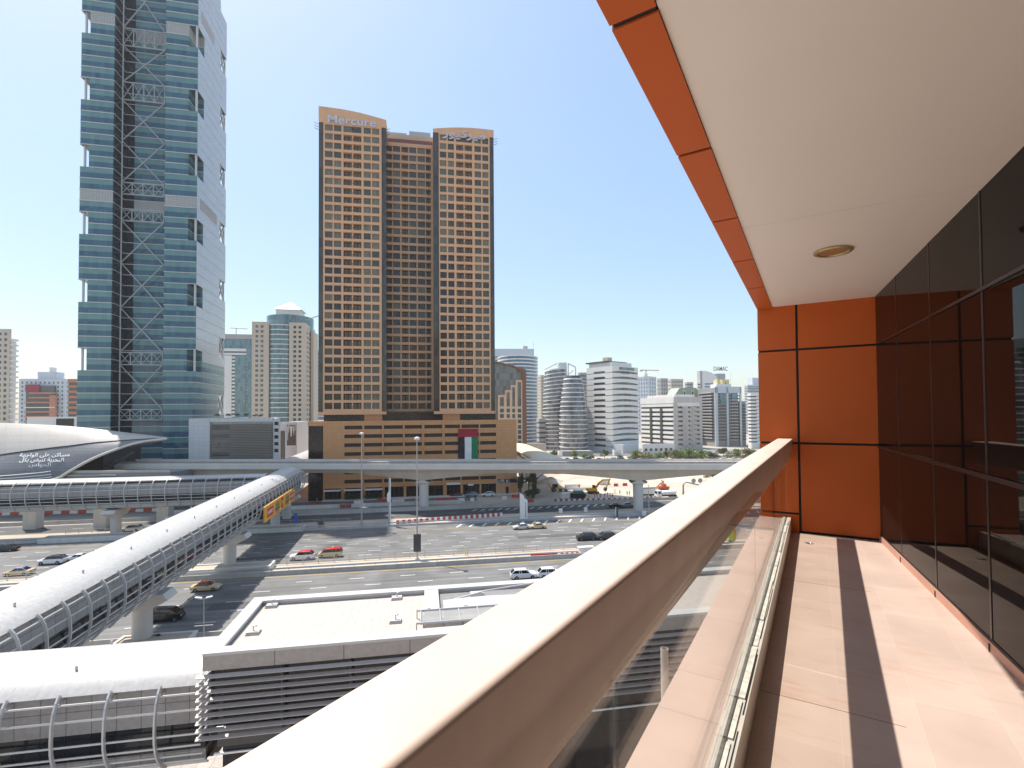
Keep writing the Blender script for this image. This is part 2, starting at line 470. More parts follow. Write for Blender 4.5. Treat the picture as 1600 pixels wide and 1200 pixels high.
for v, ph in ((79.3, 0), (83.3, 3.2), (87.2, 1.2), (91.2, 4.0), (95.1, 0.8)):
    u = -260 + ph
    while u < 330:
        dash.append(strip(u, u + 2.7, v - 0.09, v + 0.09)); u += 9.1
for v, ph in ((110.5, 0.5), (113.7, 2.2), (116.9, 4.0), (120.1, 5.8), (123.4, 1.0), (126.8, 3.0)):
    u = -260 + ph
    while u < 330:
        dash.append(strip(u, u + 2.7, v - 0.09, v + 0.09)); u += 9.1
u = 8
while u < 200:                                            # chevrons on the far hard shoulder and hatching in the slip road
    dash.append([(u, 132.2), (u + 0.5, 132.2), (u + 2.1, 135.4), (u + 1.6, 135.4)]); u += 3.4
u = 14
while u < 62:
    dash.append([(u, 153.0), (u + 0.6, 153.0), (u + 2.4, 155.4), (u + 1.8, 155.4)]); u += 2.6
u = -200
while u < 300:
    dash.append(strip(u, u + 2.5, 151.4, 151.55)); u += 9
sheet('lane_marking', dash, 0.07, M['lane_paint'])
sheet('lane_marking', [strip(-320, 420, v - 0.09, v + 0.09) for v in (75.6, 98.7, 108.4, 130.9)], 0.07, M['yellow_paint'])
patch = mat('asphalt_patch', (0.085, 0.084, 0.082), 0.9, var=0.2, scale=0.5)
sheet('road_patch', [strip(-40, -20, 111, 113.4), strip(22, 47, 117.2, 119.8), strip(-33, -4, 84, 86.8), strip(-90, -70, 92, 94.6)], 0.05, patch)

def linear(name, label, cat, u0, u1, v):
    r = thing(name, label, cat, ST @ Vector((u0, v, 0)), STREET); r['len'] = u1 - u0; return r, u1 - u0
def concrete_barrier(label, u0, u1, v, h=0.85, wd=0.5, m='concrete'):
    r, L = linear('concrete_barrier', label, 'barrier', u0, u1, v)
    mb = MB(); x = 0
    while x < L:
        e = min(x + 5.96, L)
        mb.along([(-wd / 2, 0.0), (wd / 2, 0.0), (wd / 2 - 0.06, 0.28), (wd / 5, h), (-wd / 5, h), (-wd / 2 + 0.06, 0.28)], x, e); x += 6
    mb.build('wall', M[m], r); return r
def guard_rail(label, u0, u1, v, h=0.75, step=4.0):
    r, L = linear('guard_rail', label, 'guard rail', u0, u1, v)
    mb = MB().along([(-0.12, h - 0.15), (-0.05, h - 0.1), (-0.12, h), (-0.05, h + 0.1), (-0.12, h + 0.16), (0.0, h + 0.16), (0.0, h - 0.15)], 0, L)
    mb.build('rail', M['steel'], r)
    n = int(L / step); pm = MB().box(-0.06, 0.06, 0.0, 0.12, 0, h + 0.1).mesh('post', M['steel'])
    items = [i * step + 0.5 for i in range(n)]
    items.sort(key=lambda x: abs(x + u0))
    for x in items[:60]:
        put('post', pm, r, (x, 0, 0))
    return r
def mesh_fence(label, u0, u1, v, h=1.3, step=3.0):
    r, L = linear('fence', label, 'fence', u0, u1, v)
    mb = MB()
    for z in (0.25, 0.6, 0.95, h): mb.box(0, L, -0.025, 0.025, z - 0.025, z + 0.025)
    mb.build('rail', M['grey_metal'], r)
    pm = MB().box(-0.05, 0.05, -0.05, 0.05, 0, h + 0.15).mesh('post', M['grey_metal'])
    items = sorted([i * step for i in range(int(L / step) + 1)], key=lambda x: abs(x + u0))
    for x in items[:70]:
        put('post', pm, r, (x, 0, 0))
    return r
concrete_barrier('low concrete wall edging the near carriageway beside its median guard rail', -88, 130, 100.0)
concrete_barrier('concrete wall between the pavement and the near carriageway behind the white roofed pavilion', -200, 90, 73.8, 0.9)
concrete_barrier('long concrete wall along the slip road in front of the viaduct piers', -220, 200, 158.6, 1.0)
concrete_barrier('thin concrete kerb wall edging the far carriageway beside the sand strip', -220, 240, 136.8, 0.55, 0.4)
concrete_barrier('grey concrete wall beside the hotel construction works behind the viaduct', -75, 12, 168.0, 1.1, 0.5, 'light_concrete')
guard_rail('steel guard rail along the middle of the highway median', -190, 150, 101.8)
guard_rail('steel guard rail along the sand strip beyond the far carriageway', -190, 200, 138.2)
mesh_fence('grey post and wire fence along the highway median by the far carriageway', -150, 120, 106.4)
mesh_fence('low grey railing on the sand strip by the slip road', -90, -20, 145.6, 1.0)
# raised concrete planter around the footbridge pier in the median
for (px, py, wid, lab) in ((352, 893, 17.0, 'long concrete planter around the footbridge pier in the highway median'), (240, 1012, 9.0, 'concrete planter around the nearest footbridge pier'),
                           (428, 830, 15.0, 'concrete planter around the footbridge pier beside the far carriageway'), (178, 842, 30.0, 'long low concrete planter around the flared pier of the side walkway')):
    c = G(px, py); r = thing('planter', lab, 'planter', c, STREET)
    mb = MB()
    w2, d2 = wid / 2, 1.9
    mb.box(-w2, w2, -d2, -d2 + 0.35, 0, 1.1); mb.box(-w2, w2, d2 - 0.35, d2, 0, 1.1); mb.box(-w2, -w2 + 0.35, -d2 + 0.35, d2 - 0.35, 0, 1.1); mb.box(w2 - 0.35, w2, -d2 + 0.35, d2 - 0.35, 0, 1.1)
    mb.build('planter_wall', M['light_concrete'], r)
    MB().box(-w2 + 0.35, w2 - 0.35, -d2 + 0.35, d2 - 0.35, 0.2, 0.9).build('soil', M['sand'], r)

# ================================================================ LEFT GLASS TOWER
M['tower_dark'] = glassmat('tower_dark', [(0.028, 0.085, 0.135), (0.06, 0.14, 0.195), (0.04, 0.105, 0.155)], 0.09, 0.55, pane=(1.5, 4.6), gap=0.06)
M['tower_light'] = glassmat('tower_light', [(0.12, 0.235, 0.24), (0.16, 0.285, 0.28), (0.13, 0.25, 0.25)], 0.14, 0.5, pane=(1.5, 4.6), gap=0.05)
M['tower_black'] = glassmat('tower_black', [(0.008, 0.012, 0.016), (0.016, 0.02, 0.024)], 0.08, 0.8, pane=(1.5, 4.6))
M['brace'] = mat('brace_steel', (0.42, 0.43, 0.43), 0.45, var=0.03)
M['tower_trim'] = mat('tower_trim', (0.56, 0.565, 0.56), 0.45, var=0.03)
M['tower_clad'] = panelmat('tower_clad', (0.47, 0.48, 0.48), (0.30, 0.30, 0.30), 2.4, 2.07, 0.03, 0.16, 0.05, metal=0.3)
M['tower_grille'] = panelmat('tower_grille', (0.43, 0.42, 0.41), (0.25, 0.25, 0.25), 0.9, 0.7, 0.06, 0.6, 0.05)
FT = Face(120, 180, 12)
def glass_tower():
    t = thing('glass_tower', 'very tall teal glass skyscraper with white cross bracing and silver side', 'skyscraper', FT.o, 12)
    W = FT.u_(305); u1 = FT.u_(172.5); u4 = FT.u_(254.5); RC = 7.6; D = 30.6; z0, fl = 46.5 - 41.4, 4.14
    trim, clad, grille = MB(), MB(), MB()
    side_lines = MB()
    nfl = 49
    for j in range(nfl):
        z = z0 + fl * j; k = j - 10
        frn = (k % 6) in (0, 1) and k >= 0; bkn = (k % 6) in (2, 3) and k >= -6
        grey = k in (15, 31)
        left = [(2.8 if frn else 0.0, 0.0), (u1, 0.0), (u1, D), (2.8 if frn else 0.0, D)]
        right = [(u4, 0.0)]
        right += [(W - 3.0, 0.0), (W - 3.0, 5.9), (W, 5.9)] if frn else [(W, 0.0)]
        right += [(W, D - 7.2), (W - 4.0, D - 7.2), (W - 4.0, D)] if bkn else [(W, D)]
        right += [(u4, D)]
        mid = [(u1, RC), (u4, RC), (u4, D), (u1, D)]
        ga, gb, gc = MB(), MB(), MB()
        for po in (left, mid, right):
            if grey:
                gk = MB(); gk.prism(po, z, z + fl); gk.build('plant_floor_grille', M['tower_grille'], t)
            else:
                ga.prism(po, z if j else 0, z + fl * 0.52); gb.prism(po, z + fl * 0.52, z + fl)
            # thin white ledge round each piece, proud of the glass
            ex = []
            for i, (x, y) in enumerate(po):
                ex.append((x, y))
            for i in range(len(po)):
                a, b = Vector((*po[i], 0)), Vector((*po[(i + 1) % len(po)], 0))
                e = (b - a).normalized(); n = Vector((e.y, -e.x, 0))
                if n.y > 0.5 or (n.x < -0.5 and po is mid): continue
                q = [a, b, b + n * 0.2, a + n * 0.2]
                trim.prism([(p.x, p.y) for p in q], z - 0.13, z + 0.13)
        if not grey:
            ga.build('dark_glass_band', M['tower_dark'], t); gb.build('light_glass_band', M['tower_light'], t)
        y0, y1 = (5.9 if frn else 0.0), (D - 7.2 if bkn else D)
        if k >= 1:
            clad.box(W + 0.005, W + 0.14, y0 + 0.05, y1, z + 0.18, z + fl - 0.10)
    # left bay's return wall, and a black strip painting the shadow in the recess
    H = z0 + fl * nfl
    MB().box(u1 + 0.01, u1 + 0.15, 0.35, RC - 0.02, 0, H).build('dark_return_wall', M['tower_black'], t)
    MB().box(u1 + 0.16, u1 + 3.3, RC - 0.14, RC - 0.01, 0, H).build('recess_shadow_strip', M['tower_black'], t)
    trim.build('ledges', M['tower_trim'], t); clad.build('side_cladding', M['tower_clad'], t)
    MB().box(W + 0.15, W + 0.2, 3, 20, z0 + fl * 25.2, z0 + fl * 26.2).build('side_louvre', M['tower_grille'], t)
    MB().box(W + 0.15, W + 0.2, 3, 16, z0 + fl * 43.0, z0 + fl * 44.0).build('side_louvre', M['tower_grille'], t)
    for u_, y_ in ((0.9, 1.2), (W - 0.5, 0.5)):
        MB().tube([(u_, y_, z0), (u_, y_, H)], 0.42, 8).build('corner_column', M['tower_trim'], t, True)
    # steel framework standing in the recess: belt trusses and cross braces
    ty = RC - 2.2; ua, ub = FT.u_(186, ty), FT.u_(255, ty) - 0.4
    zt = lambda py: FT.uz(220, py, ty)[1]
    belts = [(47, 74), (131, 158), (287, 305), (328, 346), (551, 570), (640, 656)]
    for a, b in belts:
        mb = MB(); z1_, z2_ = zt(b), zt(a); n = 4
        for z in (z1_, z2_): mb.bar((ua, ty, z), (ub, ty, z), 0.4, 0.4)
        for i in range(n + 1):
            x = ua + (ub - ua) * i / n; mb.bar((x, ty, z1_), (x, ty, z2_), 0.3)
        for i in range(n):
            x, x2 = ua + (ub - ua) * i / n, ua + (ub - ua) * (i + 1) / n
            mb.bar((x, ty, z1_), (x2, ty, z2_), 0.2); mb.bar((x, ty + 0.02, z2_), (x2, ty + 0.02, z1_), 0.2)
        mb.build('belt_truss', M['brace'], t)
    xs = [(74, 131), (158, 222), (222, 287), (346, 412), (412, 482), (482, 551), (570, 640)]
    for a, b in xs + [(-40, 47), (-130, -40), (-220, -130)]:
        mb = MB()
        mb.bar((ua, ty, zt(b)), (ub, ty, zt(a)), 0.34); mb.bar((ua, ty + 0.3, zt(a)), (ub, ty + 0.3, zt(b)), 0.34)
        mb.build('cross_brace', M['brace'], t)
    MB().tube([(ua, ty, 10), (ua, ty, H)], 0.32, 8).build('brace_column', M['tower_trim'], t, True)
    for k in range(-6, 38):
        if k % 6 == 2:
            z = z0 + fl * (k + 10); mb = MB()
            mb.bar((W - 0.4, D - 6.8, z), (W - 0.4, D - 0.4, z + 8.28), 0.55); mb.bar((W - 0.4, D - 0.4, z), (W - 0.4, D - 6.8, z + 8.28), 0.55)
            mb.bar((W - 0.5, D - 0.4, z), (W - 0.5, D - 0.4, z + 8.28), 0.6)
            mb.build('cross_brace', M['tower_trim'], t)
    return t
glass_tower()

# ================================================================ COPPER HOTEL
M['copper'] = panelmat('copper', (0.62, 0.30, 0.125), (0.50, 0.23, 0.095), 1.6, 1.07, 0.03, 0.42, 0.04)
M['copper_tower'] = mat('copper_tower', (0.72, 0.395, 0.21), 0.45, var=0.05, scale=0.3)
M['hotel_glass'] = glassmat('hotel_glass', [(0.055, 0.05, 0.038), (0.105, 0.10, 0.08), (0.07, 0.063, 0.048), (0.145, 0.138, 0.11), (0.085, 0.078, 0.06)], 0.07, 0.45)
M['hotel_reflect_dark'] = glassmat('hotel_reflect_dark', [(0.022, 0.014, 0.009), (0.05, 0.032, 0.02), (0.03, 0.02, 0.013), (0.085, 0.06, 0.04)], 0.06, 0.5, pane=(0.9, 3.2), gap=0.03)  # dark colours painting the reflection of dark buildings in the lower panes
M['curtain'] = panelmat('curtain', (0.20, 0.18, 0.13), (0.09, 0.08, 0.06), 0.55, 9, 0.05, 0.5, 0.2)
M['hotel_dark'] = glassmat('hotel_dark', [(0.014, 0.009, 0.006), (0.03, 0.02, 0.014)], 0.08, 0.45, pane=(1.4, 1.6), gap=0.03)
M['hotel_corner'] = glassmat('hotel_corner', [(0.055, 0.05, 0.038), (0.085, 0.075, 0.058), (0.04, 0.033, 0.024)], 0.08, 0.5, pane=(1.4, 3.2), gap=0.05)
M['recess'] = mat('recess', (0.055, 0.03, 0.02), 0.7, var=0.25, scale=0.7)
FH = Face(481, 172, 10)
def hotel():
    h = thing('hotel', 'copper coloured twin tower hotel above a wide car park podium', 'hotel', FH.o, 10)
    px = lambda x, off=0: FH.u_(x, off)
    zp = lambda y, off=0, x=640: FH.uz(x, y, off)[1]
    Wp = px(807); zt = zp(657); z757 = zp(757.5); z764 = zp(664)
    # podium
    mb = MB()
    slots = [(538, 566), (569, 597), (599.5, 630), (632, 659), (663, 691), (695, 719), (721, 748), (750, 775)]
    cols = [(px(a), px(b)) for a, b in slots]
    zr = sorted([(zp(y + 2.8), zp(y - 2.8)) for y in (667, 680.5, 694, 707.7, 721.5, 736, 750)])
    uL = px(505)
    framewall(mb, cols, zr, uL, Wp, z757, zt, 0, 0.6)
    shops = [(px(a), px(b)) for a, b in ((507.5, 533), (539, 565.5), (571, 597.5), (601, 630.5), (634.5, 659), (665, 692), (697.5, 719), (723, 748.5), (751.5, 774.5))]
    framewall(mb, shops, [(0.5, z757 - 0.5)], uL, Wp, 0, z757, 0, 0.6)
    mb.box(uL, Wp, 0.6, 60, 0, zt - 1.2)
    mb.box(0, uL, 0, 60, z764, zt + 0.02)
    mb.box(0.3, uL, 0.5, 59, 0, z764)
    for a in (453, 568, 672, 785):
        x = px(470 + a * 0.2833); mb.box(x - 0.3, x + 0.3, -0.28, 0, z757, zt - 0.5)
    mb.build('podium_wall', M['copper'], h)
    MB().box(0.15, uL - 0.1, 0.1, 0.5, 0.2, z764 - 0.02).build('corner_glass', M['hotel_dark'], h)
    for c, e in zr:
        for a, b in cols:
            MB().box(a, b, 0.45, 0.55, c, e).build('vent_slot', M['recess'], h)
    for i, (a, b) in enumerate(shops):
        s = MB().box(a, b, 0.4, 0.5, 0.5, z757 - 0.5).build('shop_front', M['hotel_dark'], h)
        fr = MB()
        for k in range(1, 4): fr.box(a + (b - a) * k / 4 - 0.05, a + (b - a) * k / 4 + 0.05, 0.3, 0.4, 0.5, z757 - 0.5)
        fr.build('frame', M['dark_metal'], s)
        if i in (0, 1, 2):
            MB().side([(a, z757 - 1.2), (b, z757 - 1.2), (b, z757 - 0.9), (a, z757 - 0.9)], -2.2, 0.0).build('awning', M['white_paint'], h)
        if i in (1, 2):
            mb = MB()
            for k in range(500):
                p = Vector((random.uniform(a, b), random.uniform(-2.0, -0.8), random.uniform(0.3, 2.6)))
                leaf(mb, p, 0.28)
            mb.build('hedge', M['leaf_dark'], h)
        if i == 6: MB().box(a, b, -0.15, 0.3, z757 - 0.45, z757 + 0.25).build('shop_sign', M['white_paint'], h)
        if i == 7: MB().box(a + 1.8, a + 3.8, -0.1, 0.3, z757 - 1.0, z757 - 0.4).build('lit_shop_sign', M['white_paint'], h)
    zs = zp(756)
    sg = MB().box(px(777), Wp + 0.1, -0.15, -0.003, zs - 0.65, zs + 0.75).build('shop_sign', M['sign_navy'], h)
    sign_text('LIFE &', M['white_paint'], sg, px(785.5), -0.2, zs + 0.05, px(793) - px(777.5), 1.0)
    MB().box(px(789.5), px(794.5), -0.05, 0.0, 0.3, 2.9).build('door', M['hotel_dark'], h)
    MB().box(uL, Wp, -2.5, -0.02, 0.1, 0.45).build('steps', M['light_concrete'], h)
    # terrace storey
    zb = zp(645, 4)
    tz0, tz1 = zt - 1.1, 30.3
    MB().box(px(505, 6), px(775, 6), 7, 45, tz0, tz1).build('terrace_storey', M['hotel_dark'], h)
    MB().box(px(569, 5), px(597, 5), 5.2, 6.9, tz0, tz1).build('timber_screen', M['copper'], h)
    MB().box(px(692, 5), px(719, 5), 5.2, 6.9, tz0, tz1).build('timber_screen', M['copper'], h)
    wins = []; bal = []
    zi = [zp(634.3, 4, 513) + (zp(199, 4, 513) - zp(634.3, 4, 513)) * i / 31 for i in range(32)]
    hh = 1.13
    rows = [(z - hh, z + hh) for z in zi]
    def block(xl, xr, colpx, balc, off, zcrown, y1, strips, kind):
        uA, uB = px(xl, off), px(xr, off)
        cl = [(px(a, off), px(b, off)) for a, b in colpx]
        mb = MB()
        sL, sR = (px(xl + strips[0], off), px(xr - strips[1], off)) if strips else (uA, uB)
        zlo = rows[0][0] - 1.0; ztop = rows[-1][1] + (0.6 if strips else 1.4)
        T = off + 1.5
        framewall(mb, cl, rows, sL, sR, zlo, ztop, off, T)
        if strips:
            # crown, its top edge bowed a little
            n = 10; w_ = uB - uA
            poly = [(uA, ztop), (uB, ztop)] + [(uB - w_ * i / n, zcrown[1] + (zcrown[0] - zcrown[1]) * i / n + 0.7 * math.sin(math.pi * i / n)) for i in range(n + 1)]
            mb.side(poly, off, y1 - 0.5)
            mb.box(uA, uB, off, T, rows[0][0] - 2.0, zlo)
            for a, b in ((uA, sL), (sR, uB)):
                MB().box(a, b, off + 0.35, T, zlo, ztop).build('corner_glass', M['hotel_corner'], h)
                MB().box(a + 0.1 if a == uA else a, b - (0.1 if a != uA else 0), T, y1, zlo, ztop).build('side_glass', M['hotel_corner'], h)
            mb.box(sL, sR, T, y1 - 1, zlo - 1, ztop)
        else:
            mb.box(uA, uB, T, y1, zlo - 1, ztop)
        mb.build('tower_wall', M['copper_tower'], h)
        for i, (c, e) in enumerate(rows):
            for k, (a, b) in enumerate(cl):
                if k in balc and not (kind == 'tower' and i == 31):
                    bal.append(((a + b) / 2, off, c, b - a, e - c))
                else:
                    if kind == 'tower' and k in balc:
                        m_ = (a + b) / 2
                        wins.append((M['hotel_glass'], ((a + m_ - 0.2) / 2, off + 0.45, (c + e) / 2), (m_ - a - 0.2, 0.1, e - c)))
                        wins.append((M['hotel_glass'], ((b + m_ + 0.2) / 2, off + 0.45, (c + e) / 2), (b - m_ - 0.2, 0.1, e - c)))
                    else:
                        pane_mat = M['hotel_glass'] if random.random() < 0.6 else M['curtain']
                        if (kind == 'tower' and k < 2 and i < 18 and random.random() < 0.9) or (kind == 'mid' and i < 21 and random.random() < 0.85): pane_mat = M['hotel_reflect_dark']
                        wins.append((pane_mat, ((a + b) / 2, off + 0.45, (c + e) / 2), (b - a, 0.1, e - c)))
    zc = (zp(165.5, 4, 497), zp(187.5, 4, 604)); zc2 = (zp(201, 4, 678), zp(203.5, 4, 774))
    block(497, 604, [(507, 519.3), (521.3, 533), (536.3, 564.7), (568.3, 579.5), (581.5, 593)], (2,), 4, zc, 34, (7.5, 7.5), 'tower')
    block(678, 774, [(688.7, 699), (701.4, 711), (714.5, 739.6), (743.5, 753.8), (755.9, 765.4)], (2,), 4, zc2, 34, (9, 6.5), 'tower')
    co = 15
    block(601, 683, [(606, 613), (614.3, 625.8), (628, 638.8), (640.3, 651.5), (653.5, 665.3), (666.6, 674.3)], (0, 2, 5), co, 0, 40, None, 'mid')
    place(h, wins, 'window', 100)
    # open balconies: back wall, railing and pier
    bal.sort(key=lambda b: abs(b[2] - 30))
    back, railm = MB(), MB(); cache = {}
    for (x, y, z, w_, hgt) in bal[:100]:
        k = round(w_, 2)
        if k not in cache:
            mb = MB(); mb.box(-w_ / 2, w_ / 2, 1.30, 1.44, 0, hgt, 0)
            if w_ > 4:
                mb.box(-0.25, 0.25, 0.3, 1.29, 0, hgt, 1)
            for s in ((-1, 1) if w_ > 4 else (0,)):
                for q in (-0.7, 0.7): mb.box(s * w_ / 4 + q - 0.5, s * w_ / 4 + q + 0.5, 1.22, 1.29, 0.1, hgt - 0.3, 2)
            cache[k] = (mb.mesh('balcony', [M['recess'], M['copper_tower'], M['curtain']]), None)
            r = MB().box(-w_ / 2, w_ / 2, 0.2, 0.26, 0.85, 0.93)
            n = max(4, int(w_ / 0.35))
            for i in range(n): r.box(-w_ / 2 + w_ * (i + 0.5) / n - 0.03, -w_ / 2 + w_ * (i + 0.5) / n + 0.03, 0.21, 0.25, 0.0, 0.85)
            cache[k] = (cache[k][0], r.mesh('railing', M['dark_metal']))
        o = put('balcony', cache[k][0], h, (x, y, z)); put('railing', cache[k][1], o)
    mb = MB()
    for (x, y, z, w_, hgt) in bal[100:]:
        mb.box(x - w_ / 2, x + w_ / 2, y + 1.3, y + 1.44, z, z + hgt, 0); mb.box(x - w_ / 2, x + w_ / 2, y + 0.2, y + 0.26, z + 0.8, z + 0.93, 1)
        if w_ > 4:
            mb.box(x - 0.25, x + 0.25, y + 0.3, y + 1.29, z, z + hgt, 2)
        for s in ((-1, 1) if w_ > 4 else (0,)):
            for q in (-0.7, 0.7): mb.box(x + s * w_ / 4 + q - 0.5, x + s * w_ / 4 + q + 0.5, y + 1.22, y + 1.29, z + 0.1, z + hgt - 0.3, 3)
    o = mb.build('balcony', [M['recess'], M['dark_metal'], M['copper_tower'], M['curtain']], h); o['kind'] = 'stuff'
    # roof of the middle block
    zr_ = rows[-1][1] + 1.4
    MB().box(px(601, co), px(683, co), co + 0.3, co + 12, zr_, zr_ + 1.6).build('parapet', M['red_brown'], h)
    MB().box(px(601, co), px(683, co), co + 2, co + 11, zr_ + 1.61, zr_ + 4.4).build('roof_storey', M['beige_wall'], h)
    MB().box(px(640, co), px(674, co), co + 3, co + 9, zr_ + 4.42, zr_ + 6.6).build('roof_plant', M['grey_metal'], h)
    MB().box(px(606, co), px(636, co), co + 3, co + 9, zr_ + 4.42, zr_ + 5.6).build('roof_plant', M['grey_metal'], h)
    # lettering on the crowns
    zm = zp(189.5, 4, 550)
    sign_text('Mercure', M['sign_silver'], h, px(550, 4), 3.75, zm, px(588, 3.7) - px(511.5, 3.7), 3.0, 0.25, bold=0.02)
    sign_text(arabic('ميركيور'), M['sign_silver'], h, px(727, 4), 3.75, zp(212, 4, 727), px(760, 3.7) - px(692, 3.7), 3.9, 0.25, bold=0.02)
    for xx in (497, 604, 774):
        mb = MB(); u0 = px(xx, 4); z = zp(207, 4)
        for k in range(3): mb.bar((u0, 3.9, z - k), (u0 + (1.3 if xx > 600 else -1.3), 3.2, z - k + 0.3), 0.12)
        mb.build('wall_light_bracket', M['dark_metal'], h)
    return h
def leaf(mb, p, s, mi=0):
    a = Vector((random.gauss(0, 1), random.gauss(0, 1), random.gauss(0, 0.7)))
    if a.length < 0.01: a = Vector((1, 0, 0))
    a.normalize(); b = a.cross(Vector((random.gauss(0, 1), random.gauss(0, 1), random.gauss(0, 1)))).normalized()
    a *= s * random.uniform(0.6, 1.3); b *= s * random.uniform(0.35, 0.7)
    mb.add([p - a, p - b * 0.9 + a * 0.1, p + a, p + b], [(0, 1, 2, 3)], mi)
M['sign_navy'] = mat('sign_navy', (0.015, 0.015, 0.06), 0.5)
M['sign_silver'] = mat('sign_silver', (0.60, 0.58, 0.62), 0.4)
M['red_brown'] = mat('red_brown', (0.22, 0.07, 0.05), 0.6)
M['beige_wall'] = mat('beige_wall', (0.50, 0.40, 0.28), 0.8)
hotel()
def flag_banner():
    a, b = FH.u_(715.5), FH.u_(746.5); z1, z0 = FH.uz(730, 670)[1], FH.uz(730, 719)[1]
    r = thing('flag_banner', 'tall red, black, white and green flag banner hung on the copper podium', 'flag', FH.o + FH.u * a - FH.v * 0.35, 10)
    w_, hr = b - a, (z1 - z0) * 0.26
    def cloth(x0, x1, zl, zh, m, nm):
        mb = MB(); n = 10; rings = []
        for i in range(n + 1):
            z = zl + (zh - zl) * i / n; f = 0.05 * math.sin(z * 1.7 + x0)
            rings.append([(x0, f, z), (x1, f + 0.03 * math.sin(z), z), (x1, f + 0.05 + 0.03 * math.sin(z), z), (x0, f + 0.05, z)])
        mb.loft(rings).build(nm, m, r)
    cloth(0, w_, z1 - hr, z1, M['flag_red'], 'red_stripe')
    cloth(0, w_ * 0.33, z0, z1 - hr - 0.005, M['flag_black'], 'black_stripe')
    cloth(w_ * 0.33 + 0.003, w_ * 0.67, z0, z1 - hr - 0.005, M['white_paint'], 'white_stripe')
    cloth(w_ * 0.67 + 0.003, w_, z0, z1 - hr - 0.005, M['flag_green'], 'green_stripe')
M['flag_red'] = mat('flag_red', (0.38, 0.02, 0.035), 0.8); M['flag_black'] = mat('flag_black', (0.03, 0.015, 0.02), 0.8); M['flag_green'] = mat('flag_green', (0.015, 0.20, 0.075), 0.8)
flag_banner()

# ================================================================ BUILDINGS ROUND ABOUT
g_blue = glassmat('blue_office_glass', [(0.06, 0.14, 0.22), (0.10, 0.20, 0.30), (0.04, 0.10, 0.16)], 0.1, 0.8, pane=(2.2, 3.6), gap=0.08)
g_teal = glassmat('teal_office_glass', [(0.10, 0.19, 0.21), (0.15, 0.25, 0.27), (0.07, 0.14, 0.16)], 0.1, 0.8, pane=(2.0, 3.6), gap=0.08)
g_dark = glassmat('dark_window', [(0.02, 0.025, 0.03), (0.05, 0.06, 0.065), (0.10, 0.11, 0.11)], 0.08, 0.8)
g_grey = glassmat('grey_window', [(0.09, 0.11, 0.12), (0.16, 0.19, 0.20), (0.05, 0.06, 0.07)], 0.1, 0.8, pane=(1.8, 3.4), gap=0.08)
g_band = glassmat('band_glass', [(0.025, 0.03, 0.035), (0.07, 0.085, 0.09), (0.12, 0.15, 0.155)], 0.09, 0.8, pane=(1.7, 9.0), gap=0.1)
w_beige = mat('beige_render', (0.55, 0.48, 0.39), 0.85, var=0.06, scale=0.2, streak=True)
w_white = mat('white_render', (0.72, 0.71, 0.68), 0.8, var=0.05, scale=0.2, streak=True)
w_bluew = mat('pale_blue_render', (0.52, 0.57, 0.62), 0.7, var=0.05, scale=0.2)
w_grey = mat('grey_render', (0.38, 0.37, 0.36), 0.8, var=0.07, scale=0.2, streak=True)
w_pinkgrey = mat('pink_grey_render', (0.52, 0.47, 0.43), 0.8, var=0.06, scale=0.2, streak=True)
w_silver = mat('silver_panel', (0.55, 0.56, 0.57), 0.35, metal=0.4, var=0.05)

def roofbox(root, name, m, x0, x1, y0, y1, z0, z1):
    return MB().box(x0, x1, y0, y1, z0, z1).build(name, m, root)
# --- far left
r, wr, wl, H = tower('apartment_tower', 'beige apartment tower with square windows at the far left edge', 'apartment tower', -70, 13.5, 16, 330, 100, 514, 'grid', w_beige, g_dark, 22, 3, 9, 0.5, 0.5)
mb = MB()
for i in range(22):
    z = 6 + i * (H - 10) / 22
    mb.box(wr * 0.2, wr + 4, -1.6, -0.02, z, z + 1.2)
mb.build('balcony_stack', w_white, r)
roofbox(r, 'wing', w_white, wr + 0.02, wr + 5, 0.5, wl, 0, H - 6)
r, wr, wl, H = tower('office_block', 'pale blue white block with red and orange lattice balconies beside the teal skyscraper', 'office block', 29, 102, 119, 420, 100, 592, 'grid', w_bluew, g_grey, 16, 5, 10, 0.4, 0.5)
roofbox(r, 'roof_storey', w_bluew, 2, wr - 2, 8, wl - 12, H, H + 6); roofbox(r, 'roof_storey', w_white, 3, wr - 5, 12, wl - 20, H + 6, H + 10)
T_ = Matrix(((0, 1, 0, 0), (1, 0, 0, 0), (0, 0, 1, 0), (0, 0, 0, 1)))
M['lattice'] = mat('lattice_orange', (0.46, 0.19, 0.115), 0.6); M['lattice_red'] = mat('lattice_red', (0.25, 0.02, 0.05), 0.6)
yb0, yb1 = wl * 0.20, wl * 0.80
mb = MB().box(-2.5, -0.1, yb0, yb1, H - 42, H - 6).build('balcony_recess', g_dark, r)
for i, k in enumerate(range(8)):
    z = H - 40 + k * 3.9
    MB().box(-4.2, -2.52, yb0 - (1.5 if k % 3 else 3), yb1 - (0 if k < 6 else 3), z, z + (1.2 if k != 4 else 0.7)).build('balcony', M['lattice'] if k != 4 else w_white, r)
MB().box(-3.4, -2.52, yb0 + (yb1 - yb0) * 0.5, yb1, H - 11, H - 5).build('red_panel', M['lattice_red'], r)
MB().box(-4.0, -2.6, yb0 - 2, yb0 + 2.5, H - 40, H - 14).build('orange_frame', M['lattice'], r)
r, wr, wl, H = tower('annex_block', 'small orange and grey block squeezed between the lattice building and the skyscraper', 'office block', 105, 119, 124, 330, 100, 592, 'band', M['lattice'], g_dark, 14, 1, 1)
r, wr, wl, H = tower('low_hall', 'long low pale grey hall behind the station roof', 'hall', 42, 119, 121, 262, 100, 651, 'band', w_white, g_dark, 1, 1, 1, fh=0.25, top=1.0)
